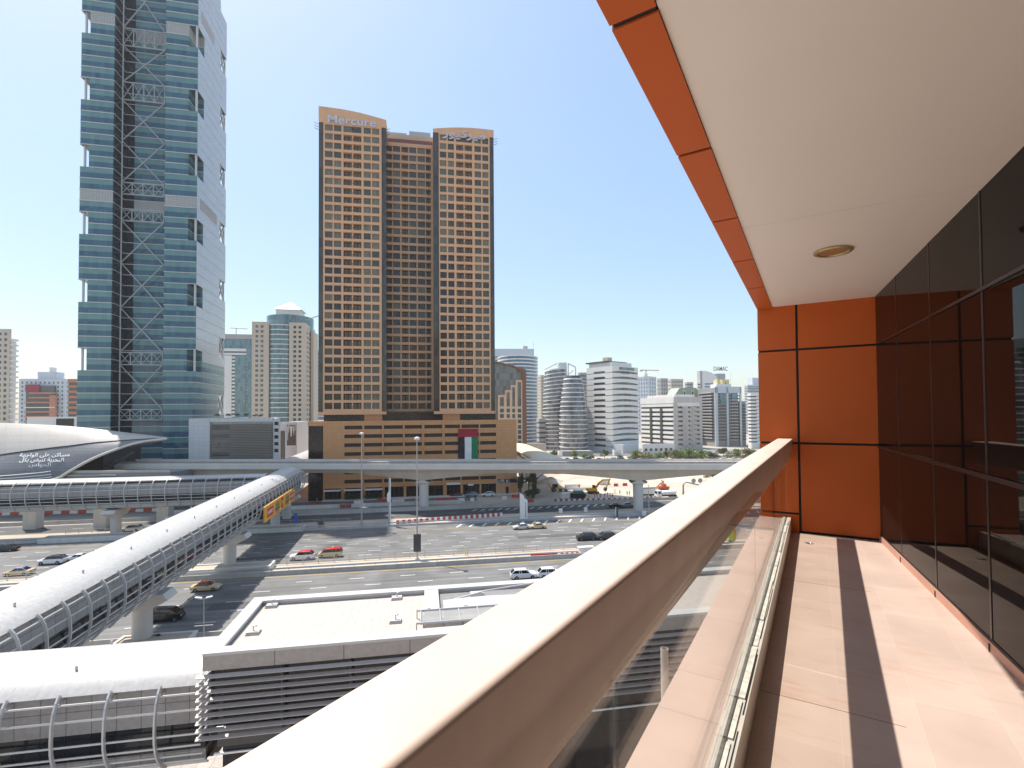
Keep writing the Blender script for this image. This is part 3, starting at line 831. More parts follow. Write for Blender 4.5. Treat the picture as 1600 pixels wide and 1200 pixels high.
roofbox(r, 'dark_bay', M['black'], -0.3, -0.02, 1, 9, 0.5, H - 1)
# --- between skyscraper and hotel
r, wr, wl, H = tower('striped_hotel', 'white and teal striped tower with curved roof screen behind the skyscraper', 'hotel', 340, 400, 408, 430, 100, 545, 'band', w_white, g_dark, 26, 1, 1, fh=0.45)
for a, b, m in ((0.27, 0.55, g_teal), (0.64, 0.98, w_white)):
    MB().box(-0.5, -0.02, wl * a, wl * b, 0, H - 6).build('facade_strip', m, r)
MB().box(-0.4, -0.02, wl * 0.03, wl * 0.26, 0, H + 2).build('facade_strip', g_teal, r)
mb = MB()
n = 12; arc = [(wl * i / n, H + 9 + 3.5 * abs(math.cos(math.pi * i / n)) ** 1.5) for i in range(n + 1)]
mb.along([(0, H), (wl, H)] + arc[::-1], 2, wr); mb.build('roof_screen', g_teal, r)
MB().box(1, wr - 1, 3, wl - 3, H + 8.5, H + 12.5).build('roof_plant', w_grey, r)
cr_ = MB().bar((6, wl * 0.3, H + 18), (6, wl * 0.75, H + 18.5), 0.5).bar((6, wl * 0.6, H + 12.5), (6, wl * 0.6, H + 18), 0.5); cr_.build('roof_crane', w_beige, r)
FB = Face(393, 345, 10)
def pyramid_tower():
    h = thing('pyramid_tower', 'beige apartment tower with glass middle bay and pale pyramid roof', 'apartment tower', FB.o, 10)
    u = FB.u_; z = lambda y, x=440: FB.uz(x, y)[1]
    W = u(478); zw = z(503.5); fl = (z(510, 405) - z(690, 405)) / 23.4
    z0 = z(510, 405) - 25 * fl
    rows = [(z0 + fl * i - fl * 0.27, z0 + fl * i + fl * 0.27) for i in range(26) if z0 + fl * i > 2]
    mb = MB(); wins = []
    segs = [(u(393), u(419.5), [(398.5, 403), (406.5, 411.2)]), (u(451.5), W, [(458, 462.5), (466, 470.5)])]
    for a, b, cs in segs:
        cl = [(u(p), u(q)) for p, q in cs]
        framewall(mb, cl, rows, a, b, 0, zw, 0, 0.4); mb.box(a, b, 0.4, 30, 0, zw - 0.5)
        for c, e in rows:
            for p, q in cl: wins.append((g_dark if a > 5 else g_grey, ((p + q) / 2, 0.33, (c + e) / 2), (q - p, 0.1, e - c)))
    sd = MB()
    for c, e in rows:
        for y in (3, 6, 11, 15, 20, 25): wins.append((g_dark, (W + 0.03, y, (c + e) / 2), (0.1, 1.6, e - c)))
    mb.build('wall', w_beige, h); place(h, wins)
    c0, c1 = u(419.5) + 0.02, u(451.5) - 0.02; cx, rad = (c0 + c1) / 2, (c1 - c0) / 2
    def bulge(k, n=12): return [(cx + rad * math.cos(math.pi + math.pi * i / n) * k, 2.2 + 2.8 * math.sin(math.pi + math.pi * i / n) * k) for i in range(n + 1)]
    gl, sl_ = MB(), MB()
    for c, e in rows:
        gl = MB(); gl.prism(bulge(0.97), c - fl * 0.18, e + fl * 0.1); gl.build('bay_window', g_teal, h)
        sl_.prism(bulge(1.0), e + fl * 0.1, c - fl * 0.18 + fl)
    sl_.build('bay_slab', w_white, h); MB().box(c0, c1, 2.3, 30, 0, zw - 1).build('core', w_grey, h)
    zd0, zd1 = zw, z(490); mxc, mr = u(443), (u(481) - u(405)) / 2
    d1 = MB().lathe([(mr, zd0 - 4), (mr, zd1), (mr - 0.4, zd1), (mr - 0.4, zd0 - 4)], mxc, mr + 2, 32).build('drum', g_teal, h, True)
    MB().lathe([(mr - 0.5, zd0 - 3.5), (mr - 0.5, zd1 - 1)], mxc, mr + 2, 32).build('drum_floor', w_grey, h)
    ca, cb_, zc0, zc1 = u(424), u(463), zd1 - 1, z(478.5)
    MB().box(ca, cb_, mr - 6, mr + 8, zc0, zc1).build('roof_cube', w_white, h)
    zp_ = z(464); mb = MB(); e = 1.2; mx, my = (ca + cb_) / 2, mr + 1
    mb.add([(ca - e, mr - 6 - e, zc1), (cb_ + e, mr - 6 - e, zc1), (cb_ + e, mr + 8 + e, zc1), (ca - e, mr + 8 + e, zc1), (mx, my, zp_)], [(3, 2, 1, 0), (0, 1, 4), (1, 2, 4), (2, 3, 4), (3, 0, 4)])
    mb.build('pyramid_roof', w_silver, h)
    MB().bar((cb_ + 5, 6, zd1 - 3), (cb_ + 17, 4, zd1 + 1), 0.5).build('roof_crane', w_grey, h)
    MB().box(W + 0.6, W + 2.5, 12, 28, 0, zw - 4).build('side_wing', w_beige, h)
pyramid_tower()
tower('blue_slab_tower', 'slim blue glass tower glimpsed between the pyramid tower and the copper hotel', 'office tower', 470, 535, 545, 500, 100, 548, 'band', w_bluew, g_blue, 22, 1, 1, fh=0.7)
# --- louvred parking block with palms
FK = Face(295, 172, 10)
M['louvre_brown'] = mat('louvre_brown', (0.22, 0.19, 0.165), 0.6, var=0.1)
M['panel_white'] = panelmat('panel_white', (0.62, 0.61, 0.60), (0.4, 0.4, 0.4), 1.6, 1.3, 0.03, 0.5, 0.03)
def parking():
    k = thing('parking_block', 'grey parking block with brown horizontal louvres beside the viaduct and the skyscraper foot', 'car park', FK.o, 10)
    u = FK.u_; z = lambda y, x=380: FK.uz(x, y)[1]
    zt = z(654.5); a, b, c, e = u(328), u(364), u(427), u(437)
    MB().box(0, a, 0, 38, 0, zt + 0.3).prism([(a, 0.8), (e, 0.8), (e - 11.5, 38), (a, 38)], 0, zt).box(c, e, 0, 0.8, 0, zt).box(a, c, -0.3, 0.8, zt - 1.0, zt + 0.25).build('wall', M['panel_white'], k)
    mb = MB()
    for i in range(46):
        zz = 0.5 + i * (zt - 2) / 46
        mb.box(b + 0.02, c, -0.25 + 0.1 * math.sin(i), 0.5, zz, zz + 0.3)
        mb.box(a, b, 0.15, 0.5, zz, zz + 0.3)
    mb.build('louvre_blades', M['louvre_brown'], k)
    for i in range(5):
        zz = z(668 + i * 13.8, 345)
        for p, q in ((331, 342), (344, 358)):
            MB().box(u(p), u(q), 0.05, 0.14, zz - 0.7, zz + 0.7).build('window', g_dark, k)
    for i in range(5):
        zz = z(661.5 + i * 10.6, 432)
        for q in (430, 432, 434):
            MB().box(u(q) - 0.22, u(q) + 0.22, -0.05, 0.05, zz - 0.6, zz + 0.6).build('window', M['black'], k)
    return zt
PKZ = parking()
FM = Face(437, 226, 10)
def mural_block():
    k = thing('mural_block', 'small white block with a dark banner of pale ribbon shapes beside the parking block', 'building', FM.o, 10)
    u = FM.u_; z = lambda y, x=450: FM.uz(x, y)[1]
    MB().box(0, u(446), 0.5, 25, 0, z(661)).box(u(446), u(464), 0, 25, 0, z(659.5)).build('wall', w_silver, k)
    MB().box(0.3, u(445), 0.3, 0.45, 4, z(673)).build('dark_glazing', g_dark, k)
    m = MB().box(u(448.5), u(462.5), -0.15, -0.01, z(696), z(664)).build('banner', M['mural_dark'], k)
    mb = MB(); uu = u(455); s = (z(664) - z(696)) / 32
    zt = z(664)
    for x0, x1, a, b in ((-5.6, -4.2, 2, 24), (-4, -2.6, 0.5, 12), (-1.5, 1.8, 2, 18), (2.4, 3.6, 1, 13), (3.8, 4.8, 4, 17), (5.2, 6.4, 0.5, 10), (-2.2, -1.7, 1, 7)):
        mb.side([(uu + x0 * s, zt - a * s), (uu + x1 * s, zt - a * s), (uu + (x1 * 0.7 + x0 * 0.3) * s, zt - b * s), (uu + (x0 * 0.7 + x1 * 0.3) * s, zt - b * s)], -0.2, -0.16)
    mb.build('pale_shapes', w_white, m)
M['mural_dark'] = mat('mural_dark', (0.09, 0.08, 0.08), 0.6)
mural_block()
# --- right of the hotel
r, wr, wl, H = tower('flat_top_tower', 'pale grey glass slab with flat roof behind the blue curved tower', 'office tower', 720, 720, 835, 640, 3, 545, 'band', w_bluew, g_teal, 24, 1, 1, fh=0.6, top=9)
roofbox(r, 'roof_plant', w_beige, wr - 14, wr - 8, 3, 8, H, H + 4); MB().tube([(wr - 0.6, 1, H - 4), (wr - 0.6, 1, H + 9)], 0.25).build('mast', w_white, r)
def round_tower(name, label, px0, px1, d, ytop, glass, band, floors, depth, tap=None, frac=0.62, cap=True, tilt=0.0, zbase=0):
    x0, x1 = (px0 - 800) / F * d, (px1 - 800) / F * d; cx, a = (x0 + x1) / 2, (x1 - x0) / 2
    t = thing(name, label, 'office tower', (cx, d + depth, 0), 0)
    H = zat((px0 + px1) / 2, ytop, d); n = 40
    def ring(z, k, k2=None):
        f = (tap(z / H) if tap else 1.0) * k
        return [(a * f * math.cos(2 * math.pi * i / n), depth * f * math.sin(2 * math.pi * i / n), z + tilt * a * f * math.cos(2 * math.pi * i / n) * (z / H)) for i in range(n)]
    fl = H / floors; sl_ = MB()
    for i in range(floors):
        z = i * fl
        MB().loft([ring(z + fl * (1 - frac) - 0.01, 0.975), ring(z + fl, 0.975)]).build('glass_band', glass, t, True)
        sl_.loft([ring(z, 1.0), ring(z + fl * (1 - frac), 1.0)])
    sl_.loft([ring(H + 0.02, 1.0), ring(H + 1.0, 1.0)]) if cap else None
    sl_.build('floor_bands', band, t, True)
    return t, a, H
round_tower('blue_curved_tower', 'curved blue glass tower with white floor bands right of the copper hotel', 776, 843.5, 430, 556, g_blue, w_white, 26, 26, frac=0.66)
FC = Face(772, 262, 10)
def stepped_block():
    k = thing('stepped_block', 'cream block with stair stepped gable set in sloping grey glass and brown edge', 'apartment block', FC.o, 10)
    u = FC.u_; z = lambda y, x=805: FC.uz(x, y)[1]
    W, zl, zr = u(819), z(565, 780), z(579, 818)
    MB().side([(0, 0), (u(816), 0), (u(816), zr), (u(800), z(571, 800)), (0, zl)], 0.5, 30).build('glass_gable', g_grey, k)
    MB().side([(u(816) + 0.02, 0), (W + 1.2, 0), (W + 1.2, zr + 0.5), (u(800), z(570.2, 800)), (0, zl + 0.4), (0, zl - 0.6), (u(800), z(572.2, 800)), (u(816) + 0.02, zr - 0.8)], -0.3, 31).build('brown_edge', M['brown_edge'], k)
    steps = [(778, 789, 617), (789, 798, 609.5), (798, 806, 601.5), (806, 816, 593.5)]
    mb = MB()
    for a, b, y in steps:
        ua, ub = u(a), u(b); zt = z(y, a); zb = z(638, a)
        q = (ub - ua) * 0.28
        framewall(mb, [(ua + q, ub - q * 0.6)], [(zz - 1.0, zz + 1.0) for zz in [z(yy, a) for yy in (700, 691.5, 683, 675, 667, 658.5, 650, 641.5)]] + [(zb + 1.0, zt - 1.2)], ua, ub, 0, zt, -0.35, 0.48)
    mb.build('stepped_wall', w_beige, k)
    MB().box(u(778), u(816) - 0.01, 0.02, 0.1, 0, z(640)).build('window', g_dark, k)
    return k
M['brown_edge'] = mat('brown_edge', (0.20, 0.10, 0.055), 0.5)
stepped_block()
tower('slim_cream_tower', 'slim cream tower rising between the blue curved tower and the silver twin', 'apartment tower', 840, 845, 859, 560, 20, 586, 'grid', w_beige, g_dark, 20, 3, 3, 0.4, 0.5)
tower('grey_annex', 'low grey annex with slot windows in front of the slim cream tower', 'building', 838, 842, 856, 400, 20, 654, 'band', w_grey, g_dark, 5, 1, 1, fh=0.4)
g_silver = glassmat('silver_glass', [(0.14, 0.145, 0.15), (0.25, 0.255, 0.26), (0.08, 0.082, 0.085), (0.20, 0.205, 0.21)], 0.1, 0.9, pane=(1.6, 3.7), gap=0.07, metal=0.25)
t, a, H = round_tower('silver_sail_tower', 'taller silver glass tower of the curved pair with sloping crown', 849.5, 893, 395, 577, g_silver, w_white, 21, 14, tap=lambda k: 1.0 - 0.30 * max(0, k - 0.3) ** 1.6, frac=0.78, tilt=0.12)
MB().along([(-7, H), (7, H), (7, H + 6), (-7, H + 6)], a * 0.2, a * 0.75).build('crown_wall', w_silver, t)
MB().bar((-a * 0.8, 0, H + 1), (a * 0.1, 0, H + 6), 0.8).build('crown_fin', w_silver, t)
mb = MB(); mb.bar((a * 0.95, 2, H - 4), (a * 0.95, 2, H + 6), 0.8).bar((a * 1.5, 2, H - 4), (a * 1.5, 2, H + 3), 0.8).bar((a * 0.95, 2, H + 6), (a * 1.5, 2, H + 3), 0.8).bar((a * 0.9, 8, H - 4), (a * 1.4, 8, H + 1), 0.6)
mb.build('crown_frame', w_silver, t)
t, a, H = round_tower('silver_bullet_tower', 'shorter bullet shaped silver glass tower of the curved pair', 876, 921.5, 372, 592, g_silver, w_white, 16, 13, tap=lambda k: 1.0 - 0.34 * max(0, k - 0.25) ** 2.2 / 0.53, frac=0.80)
MB().lathe([(a * 0.52, H + 1), (a * 0.56, H + 1.2), (a * 0.5, H + 3.2)], 0, 0, 24).build('crown_ring', M['dark_metal'], t)
tower('grey_slab', 'grey slab tower behind the silver bullet tower', 'office tower', 903, 906, 921, 520, 15, 582, 'band', w_grey, g_grey, 18, 1, 1)
# white banded building with arched windows
def banded():
    A, B, C, d, rot = 917, 957.5, 997.5, 372, 38
    o, wr, wl = corner(A, B, C, d, rot); H = zat(B, 571.5, d)
    k = thing('banded_office', 'white office block with arched dark window bands and stepped slots on its left face', 'office block', o, rot)
    k.rotation_euler = (0, 0, R(rot))
    fl = H * 0.93 / 14; z0 = H * 0.045
    mb = MB(); mb.box(0.6, wr, 0.6, wl, 0, H - 0.4)
    z = 0
    for i in range(14):
        zb = z0 + i * fl + fl * 0.18
        n = 10; arc = [(wr * (1 - q / n), zb + fl * (0.20 + 0.24 * math.sin(math.pi * q / n))) for q in range(n + 1)]
        # solid band from previous window top up to this sill
        poly = [(0, zb)] + ([(wr, zb)] + low if i else [(wr, zb), (wr, 0), (0, 0)])
        mb.side(poly, 0, 0.6)
        low = [(x, zz) for x, zz in arc]
        MB().side([(0.1, zb), (wr - 0.1, zb)] + [(min(max(x, 0.1), wr - 0.1), zz) for x, zz in arc], 0.3, 0.55).build('window_band', g_band, k)
    mb.side([(0, H), (wr, H)] + low, 0, 0.6)
    mb.T = T_
    z = 0
    for i in range(14):
        zb = z0 + i * fl + fl * 0.18; h1 = 0.42 * fl
        mb.box(0.6, wl, 0, 0.6, z, zb)
        mb.box(0.6, wl * 0.28, 0, 0.6, zb + fl * 0.1, zb + h1); mb.box(wl * 0.72, wl, 0, 0.6, zb + fl * 0.1, zb + h1)
        z = zb + h1
    mb.box(0.6, wl, 0, 0.6, z, H)
    mb.T = None
    mb.build('wall', w_white, k)
    for i in range(14):
        zb = z0 + i * fl + fl * 0.18
        MB().box(0.35, 0.5, 0.7, wl - 0.1, zb, zb + fl * 0.42).build('window_band', g_dark, k)
    MB().box(3, wr - 4, 3, wl, H - 0.3, H + 3.4).build('roof_storey', w_silver, k)
    MB().box(1, wr - 6, 6, wl + 2, H + 3.42, H + 4.4).build('roof_canopy', M['dark_metal'], k)
    MB().box(4, 9, 8, 13, H + 4.42, H + 7.4).build('roof_plant', w_beige, k)
    MB().box(wr * 0.25, wr * 0.85, -0.15, -0.01, H - fl * 0.62, H - fl * 0.1).build('top_window', g_teal, k)
    s = MB()
    x = wr * 0.32
    for q in range(7):
        s.bar((x, -0.15, H - fl * 1.35), (x + 0.5, -0.15, H - fl * 0.98 - (q % 3) * 0.3), 0.22)
        s.bar((x, -0.15, H - fl * 1.0 - (q % 2) * 0.5), (x + 0.8, -0.15, H - fl * 1.0 - (q % 2) * 0.5), 0.2); x += 1.5
    s.build('sign_strokes', M['dark_metal'], k)
    MB().box(0, wr * 0.6, -9, -0.02, 0, 6).build('entrance_block', w_white, k)
    return k
banded()
# cream hotel with balcony bays
def cream_hotel():
    A, B, C, d, rot = 1001, 1053, 1097, 392, 22
    o, wr, wl = corner(A, B, C, d, rot); H = zat(B, 620, d)
    k = thing('cream_hotel', 'cream hotel with long dark window strips on its left face and small balconies', 'hotel', o, rot)
    fl = (H - 9) / 9; z0 = 3.5
    mb = MB(); rows = [(z0 + i * fl, z0 + i * fl + fl * 0.42) for i in range(9)]
    mb.box(0.5, wr, 0.5, wl, 0, H - 1)
    cols = [(wr * 0.13, wr * 0.30), (wr * 0.50, wr * 0.57), (wr * 0.72, wr * 0.90)]
    framewall(mb, cols, rows, 0, wr, 0, H, 0, 0.5)
    mb.T = T_; framewall(mb, [(1.0, wl * 0.98)], rows, 0.5, wl, 0, H, 0, 0.5); mb.T = None
    mb.build('wall', w_pinkgrey, k)
    MB().box(-0.4, -0.01, 0, wl, 0, 3.4).build('white_plinth', w_white, k); MB().box(-0.3, -0.01, 0, wl, H - 5, H).build('white_parapet', w_white, k)
    for c, e in rows:
        for a, b in cols: MB().box(a, b, 0.3, 0.4, c, e).build('window', g_band, k)
        MB().box(0.3, 0.4, 1.0, wl * 0.98, c, e).build('window_band', g_dark, k)
        MB().box(-0.35, -0.01, 0.5, wl * 0.98, e + 0.02, e + fl * 0.54).build('spandrel', w_white, k)
        for f0, f1 in ((0.28, 0.46), (0.60, 0.76)):
            MB().box(wr * f0, wr * f1, -1.2, -0.01, c - 0.2, c + 0.9).build('balcony', w_pinkgrey, k)
    for f in (0.35, 0.66):
        MB().box(-0.9, -0.36, wl * f - 1.2, wl * f + 1.2, 1, H - 9).build('dark_pier', M['dark_metal'], k)
    MB().box(wr * 0.12, wr * 0.9, -0.1, -0.005, H - 7.5, H - 4.6).build('top_panel', w_white, k)
    MB().box(4, wr - 4, 4, wl - 4, H - 0.9, H + 2.0).build('roof_storey', w_white, k)
cream_hotel()
def low_wing(name, label, A, B, C, d, rot, ytop, wall, n):
    r, wr, wl, H = tower(name, label, 'building', A, B, C, d, rot, ytop, 'grid', wall, g_dark, 1, n, max(2, n // 2), 0.55, 0.5, base=1.2, top=2.2)
    return r
low_wing('low_white_building', 'low white building with square openings in front of the cream hotel', 997, 1003, 1053, 352, 14, 694, w_white, 6)
low_wing('low_white_building', 'low white kiosk with dark door at the foot of the banded office', 956, 959, 970, 345, 14, 703, w_white, 3)
low_wing('low_beige_building', 'low beige walled building behind the tan footbridge', 816, 820, 853, 300, 12, 693, w_beige, 3)
low_wing('round_grey_building', 'low grey building at the foot of the silver towers', 873, 878, 926, 345, 8, 705, w_grey, 5)
low_wing('low_white_building', 'low white building with dark strip at the foot of the grey tower', 1098, 1103, 1150, 350, 12, 703, w_white, 9)
# skyline behind
r, wr, wl, H = tower('skyline_tower', 'pale blue skyline tower with small dark slots left of the crane', 'tower', 996, 1014, 1026, 640, 45, 588, 'grid', w_bluew, g_dark, 14, 3, 4, 0.3, 0.5)
mb = MB(); mb.bar((4, 6, H), (4, 6, H + 8), 1.4).bar((-6, 6, H + 8.5), (20, 6, H + 8), 1.0).bar((0, 6, H + 4), (7, 6, H + 4), 2.5)
c = thing('roof_crane', 'tan crane standing on the pale blue skyline tower', 'crane', r.matrix_basis @ Vector((4, 6, H)), 10)
m2 = MB(); m2.bar((0, 0, 0.05), (0, 0, 8), 1.3).bar((-3, 0, 0.2), (3, 0, 3.5), 0.7).bar((3, 0, 0.2), (-3, 0, 3.5), 0.7); m2.build('mast', w_beige, c)
MB().bar((-8, 0, 8.6), (18, 0, 8.2), 0.9, 1.2).build('jib', w_beige, c); MB().box(-8.5, -5, -0.8, 0.8, 6.9, 7.9).build('counterweight', w_grey, c)
tower('skyline_tower', 'grey skyline tower with curved white fin and dark glass strip', 'tower', 1027, 1033, 1044, 660, 20, 591, 'grid', w_grey, g_grey, 13, 3, 3, 0.5, 0.5)
tower('skyline_tower', 'lilac grey skyline slab with flat roof and ruled windows', 'tower', 1044, 1049, 1068, 680, 16, 592, 'grid', w_pinkgrey, g_grey, 14, 6, 3, 0.6, 0.5)
tower('skyline_tower', 'small far skyline tower just left of the curved sail office', 'tower', 1070, 1074, 1084, 780, 16, 597, 'band', w_grey, g_grey, 14, 1, 1)
r, wr, wl, H = tower('green_roof_block', 'block with pale green roof and yellow dormers behind the cream hotel', 'building', 1050, 1055, 1092, 455, 12, 618, 'grid', w_beige, g_dark, 10, 6, 3, 0.4, 0.5)
M['green_roof'] = mat('green_roof', (0.36, 0.42, 0.33), 0.7); M['dormer'] = mat('dormer_yellow', (0.62, 0.55, 0.30), 0.7)
MB().side([(-1, H), (wr + 1, H), (wr - 3, H + 7), (4, H + 7)], -1, 14).build('roof', M['green_roof'], r)
for x in (wr * 0.35, wr * 0.7):
    q = MB().box(x - 1.6, x + 1.6, -1.6, -1.02, H, H + 5).build('dormer', M['dormer'], r); MB().box(x - 0.6, x + 0.6, -1.7, -1.61, H + 0.6, H + 3.4).build('pane', g_dark, q)
def sail_office():
    d = 640; x = lambda p: (p - 800) / F * d; z = lambda y, p=1110: zat(p, y, d)
    k = thing('sail_office', 'pale tower with quarter round sail front and roof letters behind the grey tower', 'office tower', (x(1090), d, 0), 6)
    W = x(1126) - x(1090); z0 = 0; zt = z(579); zb = z(596); s = W
    ce = x(1098.5) - x(1090); n = 12
    sail = [(ce, 0), (W, 0), (W, zb - 3)] + [(ce + (W - ce) * math.cos(math.pi / 2 * i / n), zb - 3 + (zt - zb + 3) * math.sin(math.pi / 2 * i / n)) for i in range(1, n + 1)]
    MB().side(sail, 0, 10).build('sail_wall', w_white, k)
    for i in range(9):
        zz = zb - 4 - i * 3.6
        MB().box(ce + 3, W - 4 + min(i, 2) * 1.5, -0.2, -0.01, zz, zz + 1.7).build('window_band', g_blue, k)
        MB().box(0, ce - 2.6, 0.5, 8, zz + 1, zz + 3).build('balcony_slab', w_white, k)
    MB().box(ce - 2.5, ce - 0.02, 1, 9, 0, zt).build('fin', w_grey, k)
    MB().lathe([(9, 0), (9, z(583, 1130))], W + 5, 12, 20).build('drum', w_grey, k, True)
    sign_text('DAMAC', M['dark_metal'], k, W + 4, 3, z(575.5, 1126), 19, 5.5, 0.3, bold=0.008)
sail_office()
def grey_balcony_tower():
    A, B, C, d, rot = 1090, 1117, 1167, 425, 8
    o, wr, wl = corner(A, B, C, d, rot); wl = min(wl, 40); H = zat(B, 605, d)
    k = thing('grey_balcony_tower', 'grey and pale blue apartment tower with round fronted balconies and beige roof tanks', 'apartment tower', o, rot)
    fl = (H - 6) / 17; z0 = 5
    MB().box(0.4, wr - 8, 0.4, wl, 0, H - 0.5).box(wr - 8, wr, 2, wl, 0, H - 12).build('wall', M['tower_grey2'], k)
    pieces = [(0, wr * 0.09), (wr * 0.36, wr * 0.42), (wr * 0.77, wr * 0.83)]
    MB().box(*pieces[0], -0.3, 0.39, 0, H).box(*pieces[1], -0.3, 0.39, 0, H).box(*pieces[2], -0.3, 0.39, 0, H).box(0, wr * 0.83, -0.3, 0.39, H - 5, H + 0.4).build('pale_piers', w_bluew, k)
    for i in range(16):
        z = z0 + i * fl
        MB().box(wr * 0.10, wr * 0.35, 0.1, 0.38, z, z + fl * 0.6).build('window_band', g_dark, k)
        MB().box(wr * 0.10, wr * 0.35, 0.0, 0.38, z + fl * 0.62, z + fl * 0.74).build('slab', w_grey, k)
        if i < 14:
            n = 8; c0, c1 = wr * 0.46, wr * 0.73
            MB().prism([(c0 + (c1 - c0) * q / n, 0.3 - 2.0 * math.sin(math.pi * q / n) ** 0.6) for q in range(n + 1)], z, z + fl * 0.38).build('balcony', w_grey, k)
        MB().box(wr * 0.84, wr - 0.1, 1.4, 1.98, z, z + fl * 0.62).build('window_band', g_dark, k) if z < H - 16 else None
        for f in (0.44, 0.52, 0.6, 0.68, 0.75): MB().box(wr * f - 0.7, wr * f + 0.7, 0.2, 0.38, z + fl * 0.45, z + fl * 0.8).build('window', g_dark, k)
        MB().box(0.1, 0.38, 2, wl - 2, z, z + fl * 0.5).build('window_band', g_dark, k)
        MB().box(-0.8, 0.39, 4, wl - 6, z + fl * 0.55, z + fl * 0.9).build('balcony', w_grey, k)
    for f in (0.16, 0.52): MB().box(wr * f, wr * (f + 0.19), -0.6, 0.1, H - 14, H - 5.5).build('bay_window', g_teal, k)
    MB().box(4, wr * 0.6, 4, 14, H - 0.4, H + 3).build('roof_storey', w_white, k)
    for f in (0.18, 0.34, 0.46): MB().box(wr * f, wr * (f + 0.1), 5, 11, H + 3.02, H + 7).build('roof_tank', M['dormer'], k)
    MB().tube([(wr * 0.58, 4, H), (wr * 0.58, 4, H + 14)], 0.15).build('mast', w_white, k)
M['tower_grey2'] = mat('tower_grey2', (0.27, 0.265, 0.26), 0.75, var=0.06)
grey_balcony_tower()
r, wr, wl, H = tower('blue_balcony_tower', 'dark banded tower beside the orange wall, behind the white balcony block', 'tower', 1163, 1169, 1210, 560, 10, 601, 'band', w_bluew, g_dark, 30, 1, 1, fh=0.5)
roofbox(r, 'roof_storey', w_bluew, 8, wr, 3, 12, H, H + 8)
r, wr, wl, H = tower('white_balcony_block', 'white block with stacked balcony bands touching the orange wall edge', 'apartment block', 1168, 1173, 1215, 400, 10, 614, 'band', w_white, g_dark, 14, 1, 1, fh=0.42)
for i in range(14):
    z = 4 + i * (H - 5.5) / 14
    MB().box(wr * 0.2, wr * 0.35, -0.5, -0.01, z - 0.2, z + 1.6).build('balcony_divider', w_white, r)

# ================================================================ METRO VIADUCT
VA, VB = G(250, 721.5, 15.2), G(1155, 721.5, 15.2)
VD = (VB - VA).normalized(); VROT = math.degrees(math.atan2(VD.y, VD.x))
VO = Vector((VA.x, VA.y, 0)) - VD * 90
def viaduct():
    t = thing('metro_viaduct', 'long pale concrete metro viaduct on flared piers crossing in front of the copper hotel', 'viaduct', (VO.x, VO.y, 0), VROT)
    inv = (Matrix.Translation(VO) @ Matrix.Rotation(R(VROT), 4, 'Z')).inverted()
    L = 470
    pier_x = [(inv @ G(657, 799)).x, (inv @ G(997, 797)).x]
    sp = pier_x[1] - pier_x[0]; pier_x = [pier_x[0] - sp, pier_x[0] - 2 * sp] + pier_x + [pier_x[1] + sp, pier_x[1] + 2 * sp]
    Z = 15.2
    # box girder, deeper over each pier
    xs = [i * 2.5 for i in range(int(L / 2.5) + 1)]
    rings = []
    for x in xs:
        q = min(abs(x - p) for p in pier_x); k = max(0, 1 - q / 26.0)
        zb = Z - 3.7 - 2.3 * k ** 1.2
        rings.append([(x, 0.6, Z - 2.0), (x, 1.6, Z - 3.6), (x, 2.2, zb), (x, 6.8, zb), (x, 7.4, Z - 3.6), (x, 8.4, Z - 2.0)])
    MB().loft(rings).build('girder', M['via_side'], t)
    MB().along([(0.0, Z - 2.0), (9, Z - 2.0), (9, Z - 1.0), (0, Z - 1.0)], 0, L).build('deck', M['via_top'], t)
    MB().along([(-0.25, Z - 2.35), (0.0, Z - 2.35), (0.0, Z - 0.55), (-0.25, Z - 0.7)], 0, L).along([(9.0, Z - 2.2), (9.2, Z - 2.2), (9.2, Z), (9.0, Z)], 0, L).build('parapet', M['via_top'], t)
    MB().along([(0.05, Z - 0.99), (0.6, Z - 0.99), (0.6, Z + 0.05), (0.05, Z - 0.05)], 0, L).build('cable_trough', M['trough'], t)
    mb = MB()
    for y in (2.0, 3.5, 5.5, 7.0): mb.along([(y, Z - 0.98), (y + 0.12, Z - 0.98), (y + 0.12, Z - 0.7), (y, Z - 0.7)], 0, L)
    mb.build('rails', M['dark_metal'], t)
    mb = MB(); mb.box(0, L, 0.12, 0.17, Z + 0.55, Z + 0.6)
    for i in range(int(L / 2.5)): mb.box(i * 2.5, i * 2.5 + 0.06, 0.12, 0.18, Z - 0.3, Z + 0.55)
    mb.build('handrail', M['grey_metal'], t)
    pm = MB().lathe([(1.5, 0), (1.5, 7.2), (1.6, 7.9), (2.15, 9.0), (2.15, 9.1)], 0, 0, 20).mesh('pier', M['light_concrete'], True)
    bm_ = MB().side([(-2.6, 8.9), (0, 10.3), (2.6, 8.9), (2.2, 8.6), (0, 9.6), (-2.2, 8.6)], -2.2, 2.2).mesh('bearing', M['dark_metal'])
    cap = MB().side([(-2.3, 8.4), (2.3, 8.4), (2.3, 8.7), (0, 9.7), (-2.3, 8.7)], -2.1, 2.1).mesh('pier_head', M['light_concrete'])
    for x in pier_x:
        if 0 < x < L:
            o = put('pier', pm, t, (x, 4.5, 0)); put('bearing', bm_, o); put('pier_head', cap, o)
M['via_side'] = mat('viaduct_concrete', (0.56, 0.49, 0.41), 0.8, var=0.07, scale=0.3, streak=True)
M['trough'] = mat('trough_concrete', (0.33, 0.295, 0.265), 0.85, var=0.15, scale=0.8, streak=False)
M['via_top'] = mat('viaduct_parapet', (0.66, 0.60, 0.53), 0.8, var=0.06, scale=0.3)
viaduct()

